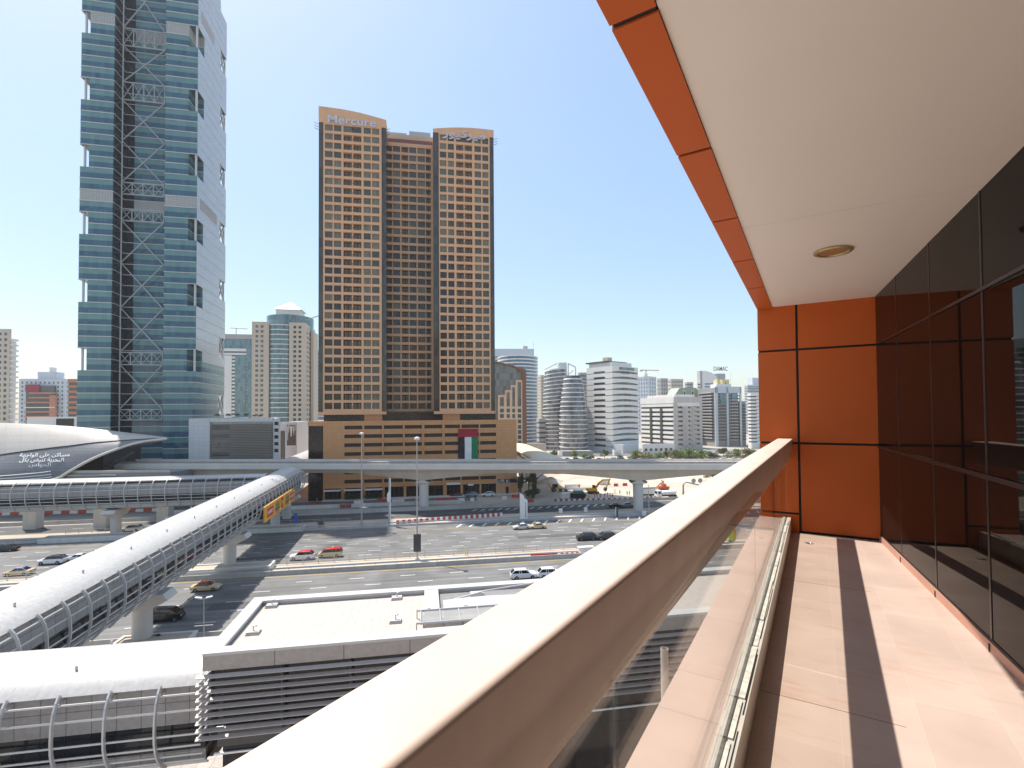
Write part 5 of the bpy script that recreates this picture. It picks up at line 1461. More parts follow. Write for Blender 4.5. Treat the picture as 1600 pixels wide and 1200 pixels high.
for a, b in zip(js[:-1], js[1:]):
    p = MB().box(-0.62, -0.45, a + jt, b - jt, ZC - 0.014, ZC - 0.005).box(-0.62, -0.613, a + jt, b - jt, ZC - 0.005, ZC + 0.6)
    slope(p).build('panel', M['orange_panel'], t)
# dark reflecting curtain wall
t = bal_thing('curtain_wall', 'dark reflective glass curtain wall with thin mullions along the inner side of the balcony', 'glass wall')
ms = [RW, 6.22, 5.2, 4.2, 3.2, 2.2, 1.2, 0.2, -0.8, -1.8, -2.8, -3.8, -4.8, -5.8, -6.8, -7.8, -8.8]
rows = [(-1.42, -0.44), (-0.40, 0.74), (0.77, ZC + 0.35)]
def gp(r, off): return (gs(r) + off, r)
for a, b in zip(ms[:-1], ms[1:]):
    for c, e in rows:
        tw = random.uniform(-0.0012, 0.0012)
        MB().prism([gp(b + 0.012, 0 + tw), gp(a - 0.012, 0 - tw), gp(a - 0.012, 0.02), gp(b + 0.012, 0.02)], c, e).build('glass_pane', M['dark_curtain'], t)
    MB().prism([gp(b - 0.0115, -0.003), gp(b + 0.0115, -0.003), gp(b + 0.0115, 0.06), gp(b - 0.0115, 0.06)], -1.42, ZC + 0.3).build('mullion', M['mullion'] if 'mullion' in M else M.setdefault('mullion', mat('mullion', (0.018, 0.013, 0.012), 0.35)), t)
for z0, z1 in ((-0.436, -0.404), (0.744, 0.766)):
    MB().prism([gp(r0, -0.008), gp(RW, -0.008), gp(RW, 0.05), gp(r0, 0.05)], z0, z1).build('transom', M['mullion'], t)
M['skirting'] = mat('skirting', (0.46, 0.24, 0.17), 0.5, var=0.1)
MB().prism([gp(r0, -0.012), gp(RW, -0.012), gp(RW, 0.05), gp(r0, 0.05)], ZF + 0.001, -1.435).build('skirting', M['skirting'], t)
MB().prism([gp(r0, -0.004), gp(RW, -0.004), gp(RW, 0.05), gp(r0, 0.05)], -1.434, -1.421).build('gasket', M['black'], t)
for r in ms[1:]:
    MB().prism([gp(r - 0.01, -0.016), gp(r + 0.01, -0.016), gp(r + 0.01, -0.0125), gp(r - 0.01, -0.0125)], ZF + 0.002, -1.45).build('joint_cover', M['black'], t)
# railing
t = bal_thing('balcony_railing', 'cream painted box handrail on clear glass panels along the balcony edge', 'railing')
za = -0.345
def rnd(cx, cz, a0, a1, rad, n=5): return [(cx + rad * math.cos(R(a0 + (a1 - a0) * i / n)), cz + rad * math.sin(R(a0 + (a1 - a0) * i / n))) for i in range(n + 1)]
def rail_ring(y):
    so_, si = -0.511 + 0.0136 * y, -0.367 + 0.0168 * y
    prof = rnd(si - 0.012, za - 0.012, 0, 90, 0.012) + rnd(so_ + 0.008, za - 0.008, 90, 180, 0.008) + [(so_, -0.375), (so_ + 0.09, -0.41), (si - 0.055, -0.585)] + rnd(si - 0.036, -0.579, 270, 360, 0.006, 3)
    return [Vector((s, y, z)) for s, z in prof]
mb = MB()
L_, Rr = rail_ring(r0), rail_ring(RW - 0.04)
mb.loft([L_, Rr]); mb.build('handrail', M['rail_paint'], t, True)
for a, b in ((r0, -1.52), (-1.5, 0.905), (0.92, 3.405), (3.42, 5.765), (5.78, RW - 0.03)):
    MB().box(-0.341, -0.329, a, b, -1.36, -0.50).build('glass_pane', M['clear_glass'], t)
MB().box(-0.3645, -0.345, r0, RW - 0.01, ZF - 0.2, -1.315).box(-0.325, -0.284, r0, RW - 0.01, ZF + 0.001, -1.318).build('base_channel', M['channel'], t)
MB().box(-0.344, -0.3255, r0, RW - 0.012, ZF, -1.338).build('sealant', M['black'], t)
mb = MB(); random.seed(9)
y = r0
while y < RW - 0.4:
    e = y + random.uniform(0.12, 0.6); mb.box(-0.323 + random.uniform(-0.004, 0.004), -0.305 + random.uniform(-0.008, 0.006), y, e, -1.3175, -1.3135 + random.uniform(0, 0.004)); y = e + random.uniform(0.0, 0.05)
mb.build('cracked_filler', M['filler'], t)
mb = MB(); y = r0
while y < RW - 0.4:
    e = y + random.uniform(0.2, 0.9); w_ = random.uniform(0.002, 0.006); x = -0.298 + random.uniform(-0.003, 0.003)
    mb.box(x, x + w_, y, e, -1.3175, -1.3155); y = e + random.uniform(0.0, 0.3)
mb.build('open_joint', M['black'], t)
# recessed ceiling lamp, floor drain, pipe outside
t = thing('ceiling_light', 'round brass rimmed recessed lamp in the balcony ceiling', 'ceiling lamp', SM @ Vector((0.15, 5.03, ZC + 0.0205 * (RW - 5.03))), BR)
M['brass'] = mat('brass', (0.50, 0.38, 0.20), 0.35, metal=0.6); M['lamp_inner'] = mat('lamp_inner', (0.26, 0.21, 0.07), 0.4, metal=0.5)
MB().lathe([(0.108, -0.001), (0.145, -0.001), (0.146, -0.012), (0.138, -0.018), (0.115, -0.018), (0.108, -0.010)], 0, 0, 40).build('rim', M['brass'], t, True)
MB().lathe([(0.107, -0.0025), (0.09, -0.0022), (0.02, -0.002), (0.001, -0.002)], 0, 0, 40).build('reflector', M['lamp_inner'], t, True)
p = SM.inverted() @ G(1264, 849, 30 + ZF)
t = thing('floor_drain', 'small grey oval drain cover in the balcony tiles near the orange wall', 'drain', SM @ Vector((p.x, p.y, ZF)), BR)
MB().lathe([(0.045, 0.0), (0.045, 0.003), (0.03, 0.003), (0.028, 0.001)], 0, 0, 20).build('rim', M['steel'], t); MB().lathe([(0.027, 0.0005), (0.027, 0.002), (0.002, 0.002)], 0, 0, 20).build('grate', M['dark_metal'], t)
p = P(1038, 1013, 2.65)
t = thing('vent_pipe', 'short pale vertical pipe standing outside the balcony glass', 'pipe', (p.x, p.y, p.z - 0.9), 0)
MB().lathe([(0.02, 0), (0.02, 0.9), (0.017, 0.9), (0.017, 0.86), (0.001, 0.86)], 0, 0, 18).build('pipe', M['channel'], t, True)
MB().lathe([(0.021, 0.0), (0.021, 0.02)], 0, 0, 18).build('collar', M['channel'], t)
# the building this balcony belongs to
t = bal_thing('own_building', 'apartment building carrying the orange and glass balcony', 'apartment building')
w_own = panelmat('own_cladding', (0.50, 0.36, 0.29), (0.2, 0.15, 0.12), 1.6, 1.4, 0.02, 0.6, 0.05)
MB().box(-0.30, 14, -16, RW + 2.2, -30, ZF - 0.3).build('lower_storeys', w_own, t)
MB().box(-0.60, 14, -16, RW + 2.2, ZC + 0.85, 60).build('upper_storeys', w_own, t)
MB().prism([gp(r0, 0.6), gp(RW, 0.6), (14, RW), (14, r0)], ZF - 0.28, ZC + 0.8).build('rooms', M['black'], t)

# ================================================================ VEHICLES
_wheel = {}
def wheels(root, xs, y, r, w=0.22, back=None):
    if (r, w) not in _wheel:
        a = MB().loft([[(rr * math.cos(2 * math.pi * k / 18), yy, r + rr * math.sin(2 * math.pi * k / 18)) for k in range(18)] for rr, yy in ((r * 0.62, -w / 2), (r * 0.95, -w / 2), (r, -w / 2 + 0.03), (r, w / 2 - 0.03), (r * 0.95, w / 2), (r * 0.62, w / 2))])
        b = MB().disc_y(0, r, r * 0.62, -w / 2 + 0.02, w / 2 - 0.02, 14)
        for k in range(5):
            q = 2 * math.pi * k / 5; b.bar((0, -w / 2 + 0.01, r), (r * 0.55 * math.cos(q), -w / 2 + 0.01, r + r * 0.55 * math.sin(q)), 0.07, 0.03)
            b.bar((0, w / 2 - 0.01, r), (r * 0.55 * math.cos(q), w / 2 - 0.01, r + r * 0.55 * math.sin(q)), 0.07, 0.03)
        _wheel[(r, w)] = (a.mesh('wheel', M['tyre'], True), b.mesh('rim', M['steel']))
    for x in xs:
        for s in (-1, 1):
            o = put('wheel', _wheel[(r, w)][0], root, (x, s * y, 0)); put('rim', _wheel[(r, w)][1], o)
CAR = {
 # stations x (front +): (x, half width, z low, belt z) ; cabin: (x, half width, z)
 'sedan': dict(L=4.6, body=[(2.30, .62, .42, .62), (2.2, .80, .28, .72), (1.75, .88, .24, .84), (0.9, .90, .22, .93), (-0.9, .90, .22, .96), (-1.75, .88, .24, .98), (-2.2, .82, .30, .94), (-2.3, .70, .45, .80)],
             cab=[(0.95, .80, .93), (0.25, .64, 1.40), (-0.75, .64, 1.43), (-1.65, .74, .98)], r=.33, wx=(1.40, -1.35)),
 'suv': dict(L=4.8, body=[(2.38, .70, .50, .85), (2.28, .88, .34, .98), (1.6, .94, .30, 1.06), (0.9, .95, .28, 1.10), (-1.2, .95, .28, 1.14), (-2.2, .92, .32, 1.15), (-2.4, .82, .50, 1.08)],
             cab=[(1.15, .84, 1.09), (0.45, .70, 1.66), (-1.65, .70, 1.72), (-2.32, .78, 1.14)], r=.38, wx=(1.45, -1.42)),
 'van': dict(L=4.9, body=[(2.42, .66, .45, .80), (2.3, .86, .30, .95), (1.85, .93, .26, 1.06), (1.2, .94, .26, 1.12), (-1.2, .94, .26, 1.16), (-2.3, .92, .30, 1.18), (-2.45, .86, .45, 1.05)],
             cab=[(1.85, .84, 1.05), (0.95, .74, 1.76), (-2.0, .76, 1.86), (-2.42, .80, 1.17)], r=.34, wx=(1.55, -1.45)),
}
_cm = {}
def cmat(col, rough=0.25):
    k = tuple(col)
    if k not in _cm:
        m = mat('car_paint', col, rough, var=0.02)
        m.node_tree.nodes['Principled BSDF'].inputs['Coat Weight'].default_value = 0.5
        _cm[k] = m
    return _cm[k]
def car(px, py, kind, col, label, face=1, roof=None, name=None, cat='car', rot=STREET, sign=None, pos=None, group=None):
    s = CAR[kind]; p = pos or G(px, py, 0.035)
    t = thing(name or {'sedan': 'sedan_car', 'suv': 'sport_utility_car', 'van': 'passenger_van'}[kind], label, cat, p, rot + (0 if face > 0 else 180), group)
    mb = MB(); rings = []
    for x, hw, z0, z1 in s['body']:
        c = min(0.14, (z1 - z0) * 0.3)
        rings.append([(x, hw - 0.06, z0), (x, hw, z0 + c), (x, hw, z1 - c), (x, hw - c * 0.8, z1), (x, -hw + c * 0.8, z1), (x, -hw, z1 - c), (x, -hw, z0 + c), (x, -hw + 0.06, z0)])
    mb.loft(rings); mb.build('body', cmat(col), t, True)
    # glass house with a roof panel and pillars in paint
    g = MB(); cb = s['cab']; hz = cb[1][2]
    low = [(cb[0][0], cb[0][1], cb[0][2] - 0.03), (cb[3][0], cb[3][1], cb[3][2] - 0.03)]
    top = [(cb[1][0], cb[1][1], cb[1][2]), (cb[2][0], cb[2][1], cb[2][2])]
    (xa, wa, zaa), (xd, wd, zd) = low; (xb, wb, zb), (xc, wc, zc) = top
    g.add([(xa, wa, zaa), (xa, -wa, zaa), (xd, -wd, zd), (xd, wd, zd), (xb, wb, zb), (xb, -wb, zb), (xc, -wc, zc), (xc, wc, zc)], [(0, 1, 2, 3), (4, 7, 6, 5), (0, 4, 5, 1), (1, 5, 6, 2), (2, 6, 7, 3), (3, 7, 4, 0)])
    g.build('windows', M['car_glass'], t)
    rf = MB(); xm = (xb + xc) / 2
    rf.loft([[(x, w_, z), (x, w_ * 0.7, z + h_), (x, -w_ * 0.7, z + h_), (x, -w_, z), (x, -w_ * 0.98, z - 0.05), (x, w_ * 0.98, z - 0.05)] for x, w_, z, h_ in ((xb + 0.06, wb + 0.02, zb, 0.02), (xb - 0.25, wb + 0.02, zb + (zc - zb) * 0.3 + 0.015, 0.055), (xc + 0.25, wc + 0.02, zc, 0.055), (xc - 0.08, wc + 0.02, zc - 0.01, 0.02))])
    for sd in (-1, 1):
        for (p1, p2) in (((xa, wa * sd, zaa), (xb, (wb + .01) * sd, zb)), ((xd, wd * sd, zd), (xc, (wc + .01) * sd, zc)), ((xm + 0.1, (wa + wd) / 2 * sd * 1.005, (zaa + zd) / 2), (xm, (wb + .012) * sd, (zb + zc) / 2))):
            rf.bar(p1, p2, 0.09)
        if kind != 'sedan': rf.bar((xc + 0.75, (wd + 0.02) * sd, zd), (xc + 0.7, (wc + .012) * sd, zc), 0.09)
    rf.build('roof', cmat(roof or col), t, True)
    wheels(t, s['wx'], s['body'][2][1] - 0.08, s['r'])
    xf, xr = s['body'][1], s['body'][-2]
    for sd in (-1, 1):
        MB().box(xf[0] - 0.12, xf[0] + 0.07, sd * xf[1] * 0.72 - 0.17, sd * xf[1] * 0.72 + 0.17, xf[3] - 0.22, xf[3] - 0.08).build('headlight', M['headlight'], t)
        MB().box(xr[0] - 0.1, xr[0] + 0.08, sd * xr[1] * 0.82 - 0.12, sd * xr[1] * 0.82 + 0.12, xr[3] - 0.26, xr[3] - 0.08).build('tail_light', M['tail_lamp'], t)
        MB().box(xa - 0.12, xa + 0.06, sd * (wa + 0.18) - 0.1, sd * (wa + 0.18) + 0.1, zaa + 0.05, zaa + 0.2).build('mirror', cmat(col), t)
    MB().box(xf[0] - 0.05, s['body'][0][0] + 0.02, -0.5, 0.5, 0.36, 0.50).build('grille', M['dark_metal'], t)
    if sign: MB().box(xm - 0.1, xm + 0.1, -0.3, 0.3, zc + 0.06, zc + 0.2).build('taxi_sign', sign, t)
    return t
CREAM, WHITE, BLACK, GREY, RED, SILV = (0.66, 0.53, 0.31), (0.78, 0.78, 0.77), (0.012, 0.012, 0.014), (0.16, 0.165, 0.17), (0.55, 0.02, 0.02), (0.45, 0.46, 0.47)
car(30, 898, 'sedan', CREAM, 'cream taxi with pale violet roof at the far left of the near carriageway', -1, (0.30, 0.29, 0.55), 'taxi_car', 'taxi', sign=M['yellow'])
car(82, 881, 'suv', WHITE, 'white car with black trim half hidden by the footbridge at the left', -1, BLACK)
car(122, 876, 'sedan', WHITE, 'white car showing only its front beside the footbridge roof edge', -1)
car(206, 830, 'suv', SILV, 'silver car on the slip road behind the flared walkway pier', -1, GREY)
car(10, 861, 'sedan', BLACK, 'black car in shade at the far left edge of the far carriageway', -1)
car(322, 922, 'sedan', CREAM, 'cream taxi with red roof beside the footbridge in the shaded lanes', 1, RED, 'taxi_car', 'taxi', sign=M['yellow'])
car(259, 969, 'van', BLACK, 'black people carrier half hidden behind the nearest footbridge pier', 1)
car(472, 874, 'suv', WHITE, 'white car with red roof just out of the footbridge shadow', -1, RED)
car(516, 870, 'van', CREAM, 'cream taxi van with red roof behind the white car', -1, RED, 'taxi_van', 'taxi', sign=M['yellow'])
car(815, 826.5, 'sedan', (0.62, 0.60, 0.54), 'pale car leading the cream taxi on the far carriageway', -1)
car(839, 825.5, 'sedan', CREAM, 'cream taxi following the pale car on the far carriageway', -1, None, 'taxi_car', 'taxi', sign=M['yellow'])
car(916, 843.5, 'suv', BLACK, 'black car ahead of the dark grey one on the far carriageway', -1)
car(946, 842.5, 'suv', (0.035, 0.036, 0.04), 'dark grey car behind the black one on the far carriageway', -1)
car(818, 903.5, 'suv', WHITE, 'white car beside the pavilion roof edge in the near carriageway', 1)
car(860, 901.5, 'suv', WHITE, 'white car cut off by the handrail in the near carriageway', 1)
car(712, 776, 'sedan', (0.08, 0.015, 0.015), 'dark maroon car parked by the hotel shops', -1)
car(736.5, 776, 'suv', (0.28, 0.31, 0.35), 'blue grey car parked by the hotel shops between maroon and white cars', -1)
car(762.5, 775.5, 'suv', WHITE, 'white car parked by the hotel shops near the flagpoles', -1)
car(962, 792.5, 'sedan', BLACK, 'black car on the slip road left of the viaduct pier', 1)
car(981, 792, 'sedan', (0.22, 0.22, 0.22), 'grey car on the slip road hidden partly by the viaduct pier', 1)

def truck(px, py, label, kind):
    t = thing('dump_truck' if kind == 'tipper' else 'tanker_truck', label, 'truck', G(px, py, 0.06), STREET + 180)
    mb = MB(); mb.side([(3.6, 0.6), (3.7, 1.5), (3.3, 2.7), (1.9, 2.8), (1.9, 0.6)], -1.15, 1.15); mb.build('cab', cmat(WHITE), t, True)
    MB().side([(3.72, 1.6), (3.45, 2.5), (3.4, 2.5), (3.66, 1.6)], -0.95, 0.95).build('windscreen', M['car_glass'], t)
    for s in (-1, 1): MB().box(2.3, 3.2, s * 1.16 - 0.01, s * 1.16 + 0.01, 1.7, 2.4).build('side_window', M['car_glass'], t)
    MB().box(-4, 3.4, -0.5, 0.5, 0.6, 0.95).build('chassis', M['dark_metal'], t)
    if kind == 'tipper':
        MB().side([(1.7, 1.1), (1.9, 2.9), (-4.1, 2.9), (-4.3, 1.1)], -1.25, 1.25).build('tipper_body', M['white_plastic'], t)
        MB().box(-4.0, 1.7, -1.0, 1.0, 2.91, 3.1).build('cover', M['dark_metal'], t)
        MB().box(-3.6, 1.6, -1.2, 1.2, 0.5, 1.05).build('underbody', M['black'], t)
    else:
        MB().loft([[(x, r_ * 1.15 * math.cos(2 * math.pi * k / 16), 1.85 + r_ * 0.85 * math.sin(2 * math.pi * k / 16)) for k in range(16)] for x, r_ in ((1.6, 0.7), (1.4, 1), (-3.4, 1), (-3.7, 0.7))]).build('tank', cmat(WHITE), t, True)
        MB().box(-0.5, 0.8, -1.2, -1.1, 1.6, 2.2).build('red_plate', M['red_plastic'], t)
    wheels(t, (2.7, -2.0, -3.2), 1.0, 0.5, 0.3)
truck(1009, 776, 'white tipper truck parked behind the viaduct pier on the sand', 'tipper')
truck(1040, 778, 'small white tanker truck with red plate at the edge of the sand lot', 'tanker')
def tracks(t, x0, x1, y, w_=0.55, h=0.85):
    for s in (-1, 1):
        MB().side([(x0 + 0.3, 0), (x1 - 0.3, 0), (x1, 0.4), (x1 - 0.2, h), (x0 + 0.2, h), (x0, 0.4)], s * y - w_ / 2, s * y + w_ / 2).build('track', M['tyre'], t)
def excavator():
    t = thing('excavator', 'yellow excavator with raised boom digging in the sand lot', 'excavator', G(927, 771, 0.06), 12)
    tracks(t, -1.9, 1.9, 1.1)
    MB().side([(-2.4, 1.0), (1.2, 1.0), (1.2, 1.6), (-0.4, 2.0), (-2.5, 2.0)], -1.2, 1.2).build('upper_body', M['machine_yellow'], t)
    c = MB().side([(0.0, 1.6), (1.3, 1.6), (1.25, 2.3), (0.9, 3.0), (0.0, 3.0)], 0.2, 1.2).build('cab', M['machine_yellow'], t)
    MB().side([(0.1, 2.0), (1.28, 1.9), (1.2, 2.4), (0.9, 2.9), (0.1, 2.9)], 0.16, 0.19).build('pane', M['car_glass'], c)
    MB().bar((0.8, -0.2, 1.6), (2.0, -0.2, 3.7), 0.4, 0.65).bar((1.9, -0.2, 3.55), (3.7, -0.2, 4.9), 0.4, 0.7).bar((3.6, -0.2, 4.85), (6.3, -0.2, 4.9), 0.38, 0.5).build('boom', M['machine_yellow'], t)
    MB().bar((6.6, -0.2, 5.3), (4.9, -0.2, 2.0), 0.3, 0.5).build('stick', M['machine_yellow'], t)
    MB().side([(4.4, 2.1), (5.2, 2.0), (5.1, 1.1), (4.5, 0.6), (4.0, 1.2)], -0.8, 0.4).build('bucket', M['dark_metal'], t)
    MB().bar((1.4, -0.2, 2.2), (3.2, -0.2, 4.2), 0.14).build('hydraulic_ram', M['steel'], t)
excavator()
def backhoe():
    t = thing('backhoe_loader', 'yellow backhoe loader with upright rear arm on the sand lot', 'loader', G(869, 768, 0.06), 5)
    wheels(t, (1.6,), 0.9, 0.5, 0.35); wheels(t, (-1.0,), 0.95, 0.8, 0.45)
    MB().side([(-1.6, 0.8), (2.3, 0.7), (2.3, 1.5), (0.6, 1.7), (-1.6, 1.6)], -0.7, 0.7).build('body', M['machine_yellow'], t)
    MB().box(-1.4, 0.5, -0.75, 0.75, 1.62, 2.9).build('cab_glass', M['car_glass'], t); MB().box(-1.5, 0.6, -0.8, 0.8, 2.92, 3.05).build('cab_roof', M['machine_yellow'], t)
    MB().bar((-1.8, 0, 1.0), (-3.2, 0, 3.8), 0.35, 0.5).bar((-3.2, 0, 3.8), (-3.4, 0, 1.2), 0.3, 0.4).build('rear_arm', M['machine_yellow'], t)
    MB().bar((1.0, 0.8, 1.5), (3.6, 0.8, 0.5), 0.2, 0.3).bar((1.0, -0.8, 1.5), (3.6, -0.8, 0.5), 0.2, 0.3).build('loader_arms', M['machine_yellow'], t)
    MB().side([(3.4, 0.15), (4.5, 0.1), (3.7, 0.9), (3.4, 1.0)], -1.1, 1.1).build('bucket', M['dark_metal'], t)
backhoe()
def green_machine():
    t = thing('paving_machine', 'green and black machine standing behind the striped barriers', 'machine', G(903.5, 779, 0.06), 8)
    MB().side([(-2.3, 0.4), (2.2, 0.4), (2.4, 1.6), (2.0, 1.9), (-2.4, 1.9)], -1.2, 1.2).build('hull', M['black'], t)
    MB().side([(-1.7, 1.91), (1.9, 1.91), (1.6, 2.7), (-1.3, 2.7)], -1.0, 1.0).build('green_hood', M['green_paint'], t)
    tracks(t, -2.0, 2.0, 1.0, 0.4, 0.6)
    MB().bar((2.3, 0, 1.2), (4.4, 0, 0.5), 1.2, 0.4).build('chute', M['machine_yellow'], t)
green_machine()
def drill_rig():
    t = thing('drilling_rig', 'orange red tracked rig behind the white trucks on the sand lot', 'machine', G(1036, 767, 0.06), 10)
    tracks(t, -2.0, 2.0, 1.0)
    MB().side([(-2.2, 0.9), (2.2, 0.9), (2.2, 1.7), (0.9, 1.75), (0.85, 2.7), (-0.3, 2.7), (-0.4, 1.9), (-2.2, 1.8)], -1.0, 1.0).build('engine_housing', M['orange_red'], t)
    MB().bar((1.2, 0, 1.5), (-0.6, 0, 4.2), 0.28).build('mast', M['orange_red'], t); MB().bar((-2.0, 0, 2.0), (0.5, 0, 3.8), 0.25).build('arm', M['dark_metal'], t)
M['orange_red'] = mat('orange_red', (0.52, 0.10, 0.04), 0.5, var=0.15)
drill_rig()

# ================================================================ BARRIERS
_bm = {}
def jersey(kind, l, h=0.95, w_=0.5):
    k = (kind, round(l, 2))
    if k not in _bm:
        mb = MB().along([(-w_ / 2, 0), (w_ / 2, 0), (w_ / 2 - 0.04, 0.25), (w_ * 0.22, h), (-w_ * 0.22, h), (-w_ / 2 + 0.04, 0.25)], -l / 2, l / 2)
        mb.box(-l * 0.2, l * 0.2, -w_ / 2 - 0.002, w_ / 2 + 0.002, 0.08, 0.2)
        _bm[k] = mb.mesh('plastic_barrier', M[kind])
    return _bm[k]
def barrier_row(p0, p1, n, kinds, labels, group, l=None, h=0.95):
    a, b = G(*p0), G(*p1); d = b - a; rz = math.degrees(math.atan2(d.y, d.x)); st = d.length / n
    for i in range(n):
        k = i % len(kinds)
        o = put('plastic_barrier', jersey(kinds[k], (l or st * 0.96), h), None, a + d * ((i + 0.5) / n) + Vector((0, 0, 0.06)), rz)
        tag(o, labels[k], 'barrier', group)
barrier_row((619, 819), (785, 806.5), 38, ('red_plastic', 'white_plastic'), ('red barrier block in the red and white row along the slip road', 'white barrier block in the red and white row along the slip road'), 'striped barriers along the slip road')
barrier_row((866, 785), (991, 781.8), 30, ('maroon_plastic', 'white_plastic'), ('maroon barrier block in the row along the sand lot edge', 'white barrier block in the maroon and white row along the sand lot edge'), 'striped barriers along the sand lot')
barrier_row((829, 874), (871, 872), 6, ('red',), ('dark red barrier in the row on the highway median beside the handrail',), 'dark red barriers on the highway median', h=1.0)
barrier_row((872, 872), (908, 870), 9, ('white_plastic', 'red_plastic'), ('white barrier block right of the dark red median barriers', 'bright red barrier block right of the dark red median barriers'), 'striped barriers on the highway median')
barrier_row((-10, 806), (250, 799), 20, ('red_plastic', 'white_plastic'), ('red barrier seen under the side walkway by the station columns', 'white barrier seen under the side walkway by the station columns'), 'barriers under the side walkway')
barrier_row((1006, 781), (1022, 779), 5, ('white_plastic', 'maroon_plastic'), ('white barrier block right of the viaduct pier by the trucks', 'maroon barrier block right of the viaduct pier by the trucks'), 'barriers by the trucks')
for a, b, n, kk, lab in (((482, 794), (521, 793), 2, 'red_plastic', 'long red barrier in shade left of the hotel construction works'), ((531, 794), (549, 793), 2, 'maroon_plastic', 'maroon barrier in shade behind the tall lamp mast'),
                         ((590, 784.5), (606, 784), 2, 'red_plastic', 'red barrier left of the sign mast by the hotel works'), ((680, 783.5), (713, 782), 3, 'red_plastic', 'red barrier in front of the parked maroon car'),
                         ((612, 786), (632, 785), 3, 'white_plastic', 'white barrier between the sign mast and the viaduct pier'), ((553, 788), (568, 787.5), 2, 'white_plastic', 'white barrier near the tall lamp mast by the hotel'),
                         ((716, 784), (726, 783.5), 1, 'white_plastic', 'single white barrier in front of the blue grey car'), ((735, 783.5), (741, 783), 1, 'white_plastic', 'single white barrier in front of the parked white car'),
                         ((784, 781), (792, 780.5), 1, 'white_plastic', 'single white barrier by the flagpoles'), ((799, 777.5), (815, 778), 2, 'red_plastic', 'bright red barrier in the heap beside the hotel corner'),
                         ((822, 785), (834, 786), 2, 'red_plastic', 'bright red barrier behind the white totem'), ((895, 767), (915, 766), 3, 'white_plastic', 'white barrier left of the excavator on the sand'),
                         ((959, 760), (966, 760), 1, 'red_plastic', 'single red barrier far back on the sand, nearer the excavator'), ((973, 759.5), (980, 759), 1, 'red_plastic', 'single red barrier far back on the sand, nearer the viaduct pier')):
    barrier_row(a, b, n, (kk,), (lab,), 'plastic barriers around the works: ' + lab if n > 1 else None, h=1.1)
def plain(name, label, cat, px, py, z=0.06, rz=STREET): return thing(name, label, cat, G(px, py, z), rz)
t = plain('white_crate', 'white roadside cabinet on the highway median next to the striped barriers', 'cabinet', 915, 866)
MB().box(-1.6, 1.6, -0.5, 0.5, 0, 1.5).build('cabinet_body', M['white_plastic'], t); MB().box(-1.7, 1.7, -0.6, 0.6, 1.51, 1.62).build('lid', M['white_metal'], t)
for px, py, lab, l_ in ((893, 764, 'white container with red end beside the backhoe', 5.0), (883, 779, 'white and dark tank behind the striped barriers', 3.0), (943, 757, 'small beige site cabin far back on the sand', 3.6)):
    t = plain('site_container', lab, 'container', px, py)
    MB().box(-l_ / 2, l_ / 2, -1, 1, 0.15, 2.0).build('shell', M['white_plastic'], t); MB().box(l_ / 2 + 0.01, l_ / 2 + 0.5, -0.95, 0.95, 0.2, 1.7).build('end_unit', M['red_plastic'] if 'red' in lab else M['dark_metal'], t)
    MB().box(-l_ / 2, l_ / 2, -0.9, 0.9, 0.02, 0.14).build('skid', M['dark_metal'], t)
random.seed(21)
def mound(px, py, rad, h, lab):
    t = plain('sand_heap', lab, 'heap', px, py)
    mb = MB(); rings = []
    ph = [random.uniform(0, 6) for _ in range(4)]
    for k in range(7):
        f = 1 - k / 6.3
        rings.append([(rad * f * math.cos(a) * (1 + 0.15 * math.sin(3 * a + ph[0])) , rad * 0.7 * f * math.sin(a) * (1 + 0.15 * math.sin(2 * a + ph[1])), h * (1 - f ** 1.4) * (1 + 0.15 * math.sin(5 * a + k))) for a in [2 * math.pi * i / 22 for i in range(22)]])
    mb.loft(rings); mb.build('heap', M['sand'], t, True)
mound(860, 755, 7, 2.4, 'sand heap behind the backhoe loader'); mound(905, 753, 13, 1.8, 'long low sand heap behind the excavator'); mound(990, 752, 12, 1.5, 'low sand heap behind the viaduct pier'); mound(1030, 760, 8, 1.4, 'small sand heap behind the drilling rig')

# ================================================================ LAMPS, MASTS, SIGNS
def mast(name, label, cat, px, py, ytop, r0=0.16, head=None, z=0.06, d=None):
    b = G(px, py, z) if d is None else Vector(((px - 800) / F * d, d, 0))
    t = thing(name, label, cat, b, STREET)
    h = zat(px, ytop, b.y) - b.z
    MB().tube([(0, 0, 0.3), (0, 0, h * 0.5), (0, 0, h)], [r0, r0 * 0.75, r0 * 0.5], 9).build('pole', M['grey_pole'], t, True)
    MB().box(-r0 * 2, r0 * 2, -r0 * 2, r0 * 2, 0, 0.3).build('base', M['concrete'], t)
    if head == 'ring':
        MB().lathe([(0.28, h - 0.1), (0.55, h + 0.1), (0.5, h + 0.45), (0.1, h + 0.6)], 0, 0, 14).build('lamp_head', M['white_metal'], t, True)
    elif head == 'double':
        for s in (-1, 1):
            MB().bar((0, 0, h - 0.15), (s * 0.35, 0, h), 0.06).build('arm', M['grey_pole'], t)
            MB().side([(s * 0.25, h - 0.06), (s * 1.0, h + 0.12), (s * 1.0, h + 0.24), (s * 0.25, h + 0.12)], -0.2, 0.2).build('lamp_head', M['white_metal'], t)
        MB().bar((-1.1, 0, h * 0.45), (1.1, 0, h * 0.45), 0.06).build('crossbar', M['white_metal'], t)
    elif head == 'single':
        MB().bar((0, 0, h - 0.05), (0.7, 0, h + 0.1), 0.12, 0.2).build('lamp_head', M['white_metal'], t)
    return t, h
M['grey_pole'] = mat('grey_pole', (0.42, 0.41, 0.40), 0.45, metal=0.3, var=0.08)
mast('lamp_mast', 'tall thin lamp mast in front of the hotel podium, left of the viaduct pier', 'lamp post', 565, 823, 679, 0.24, 'ring')
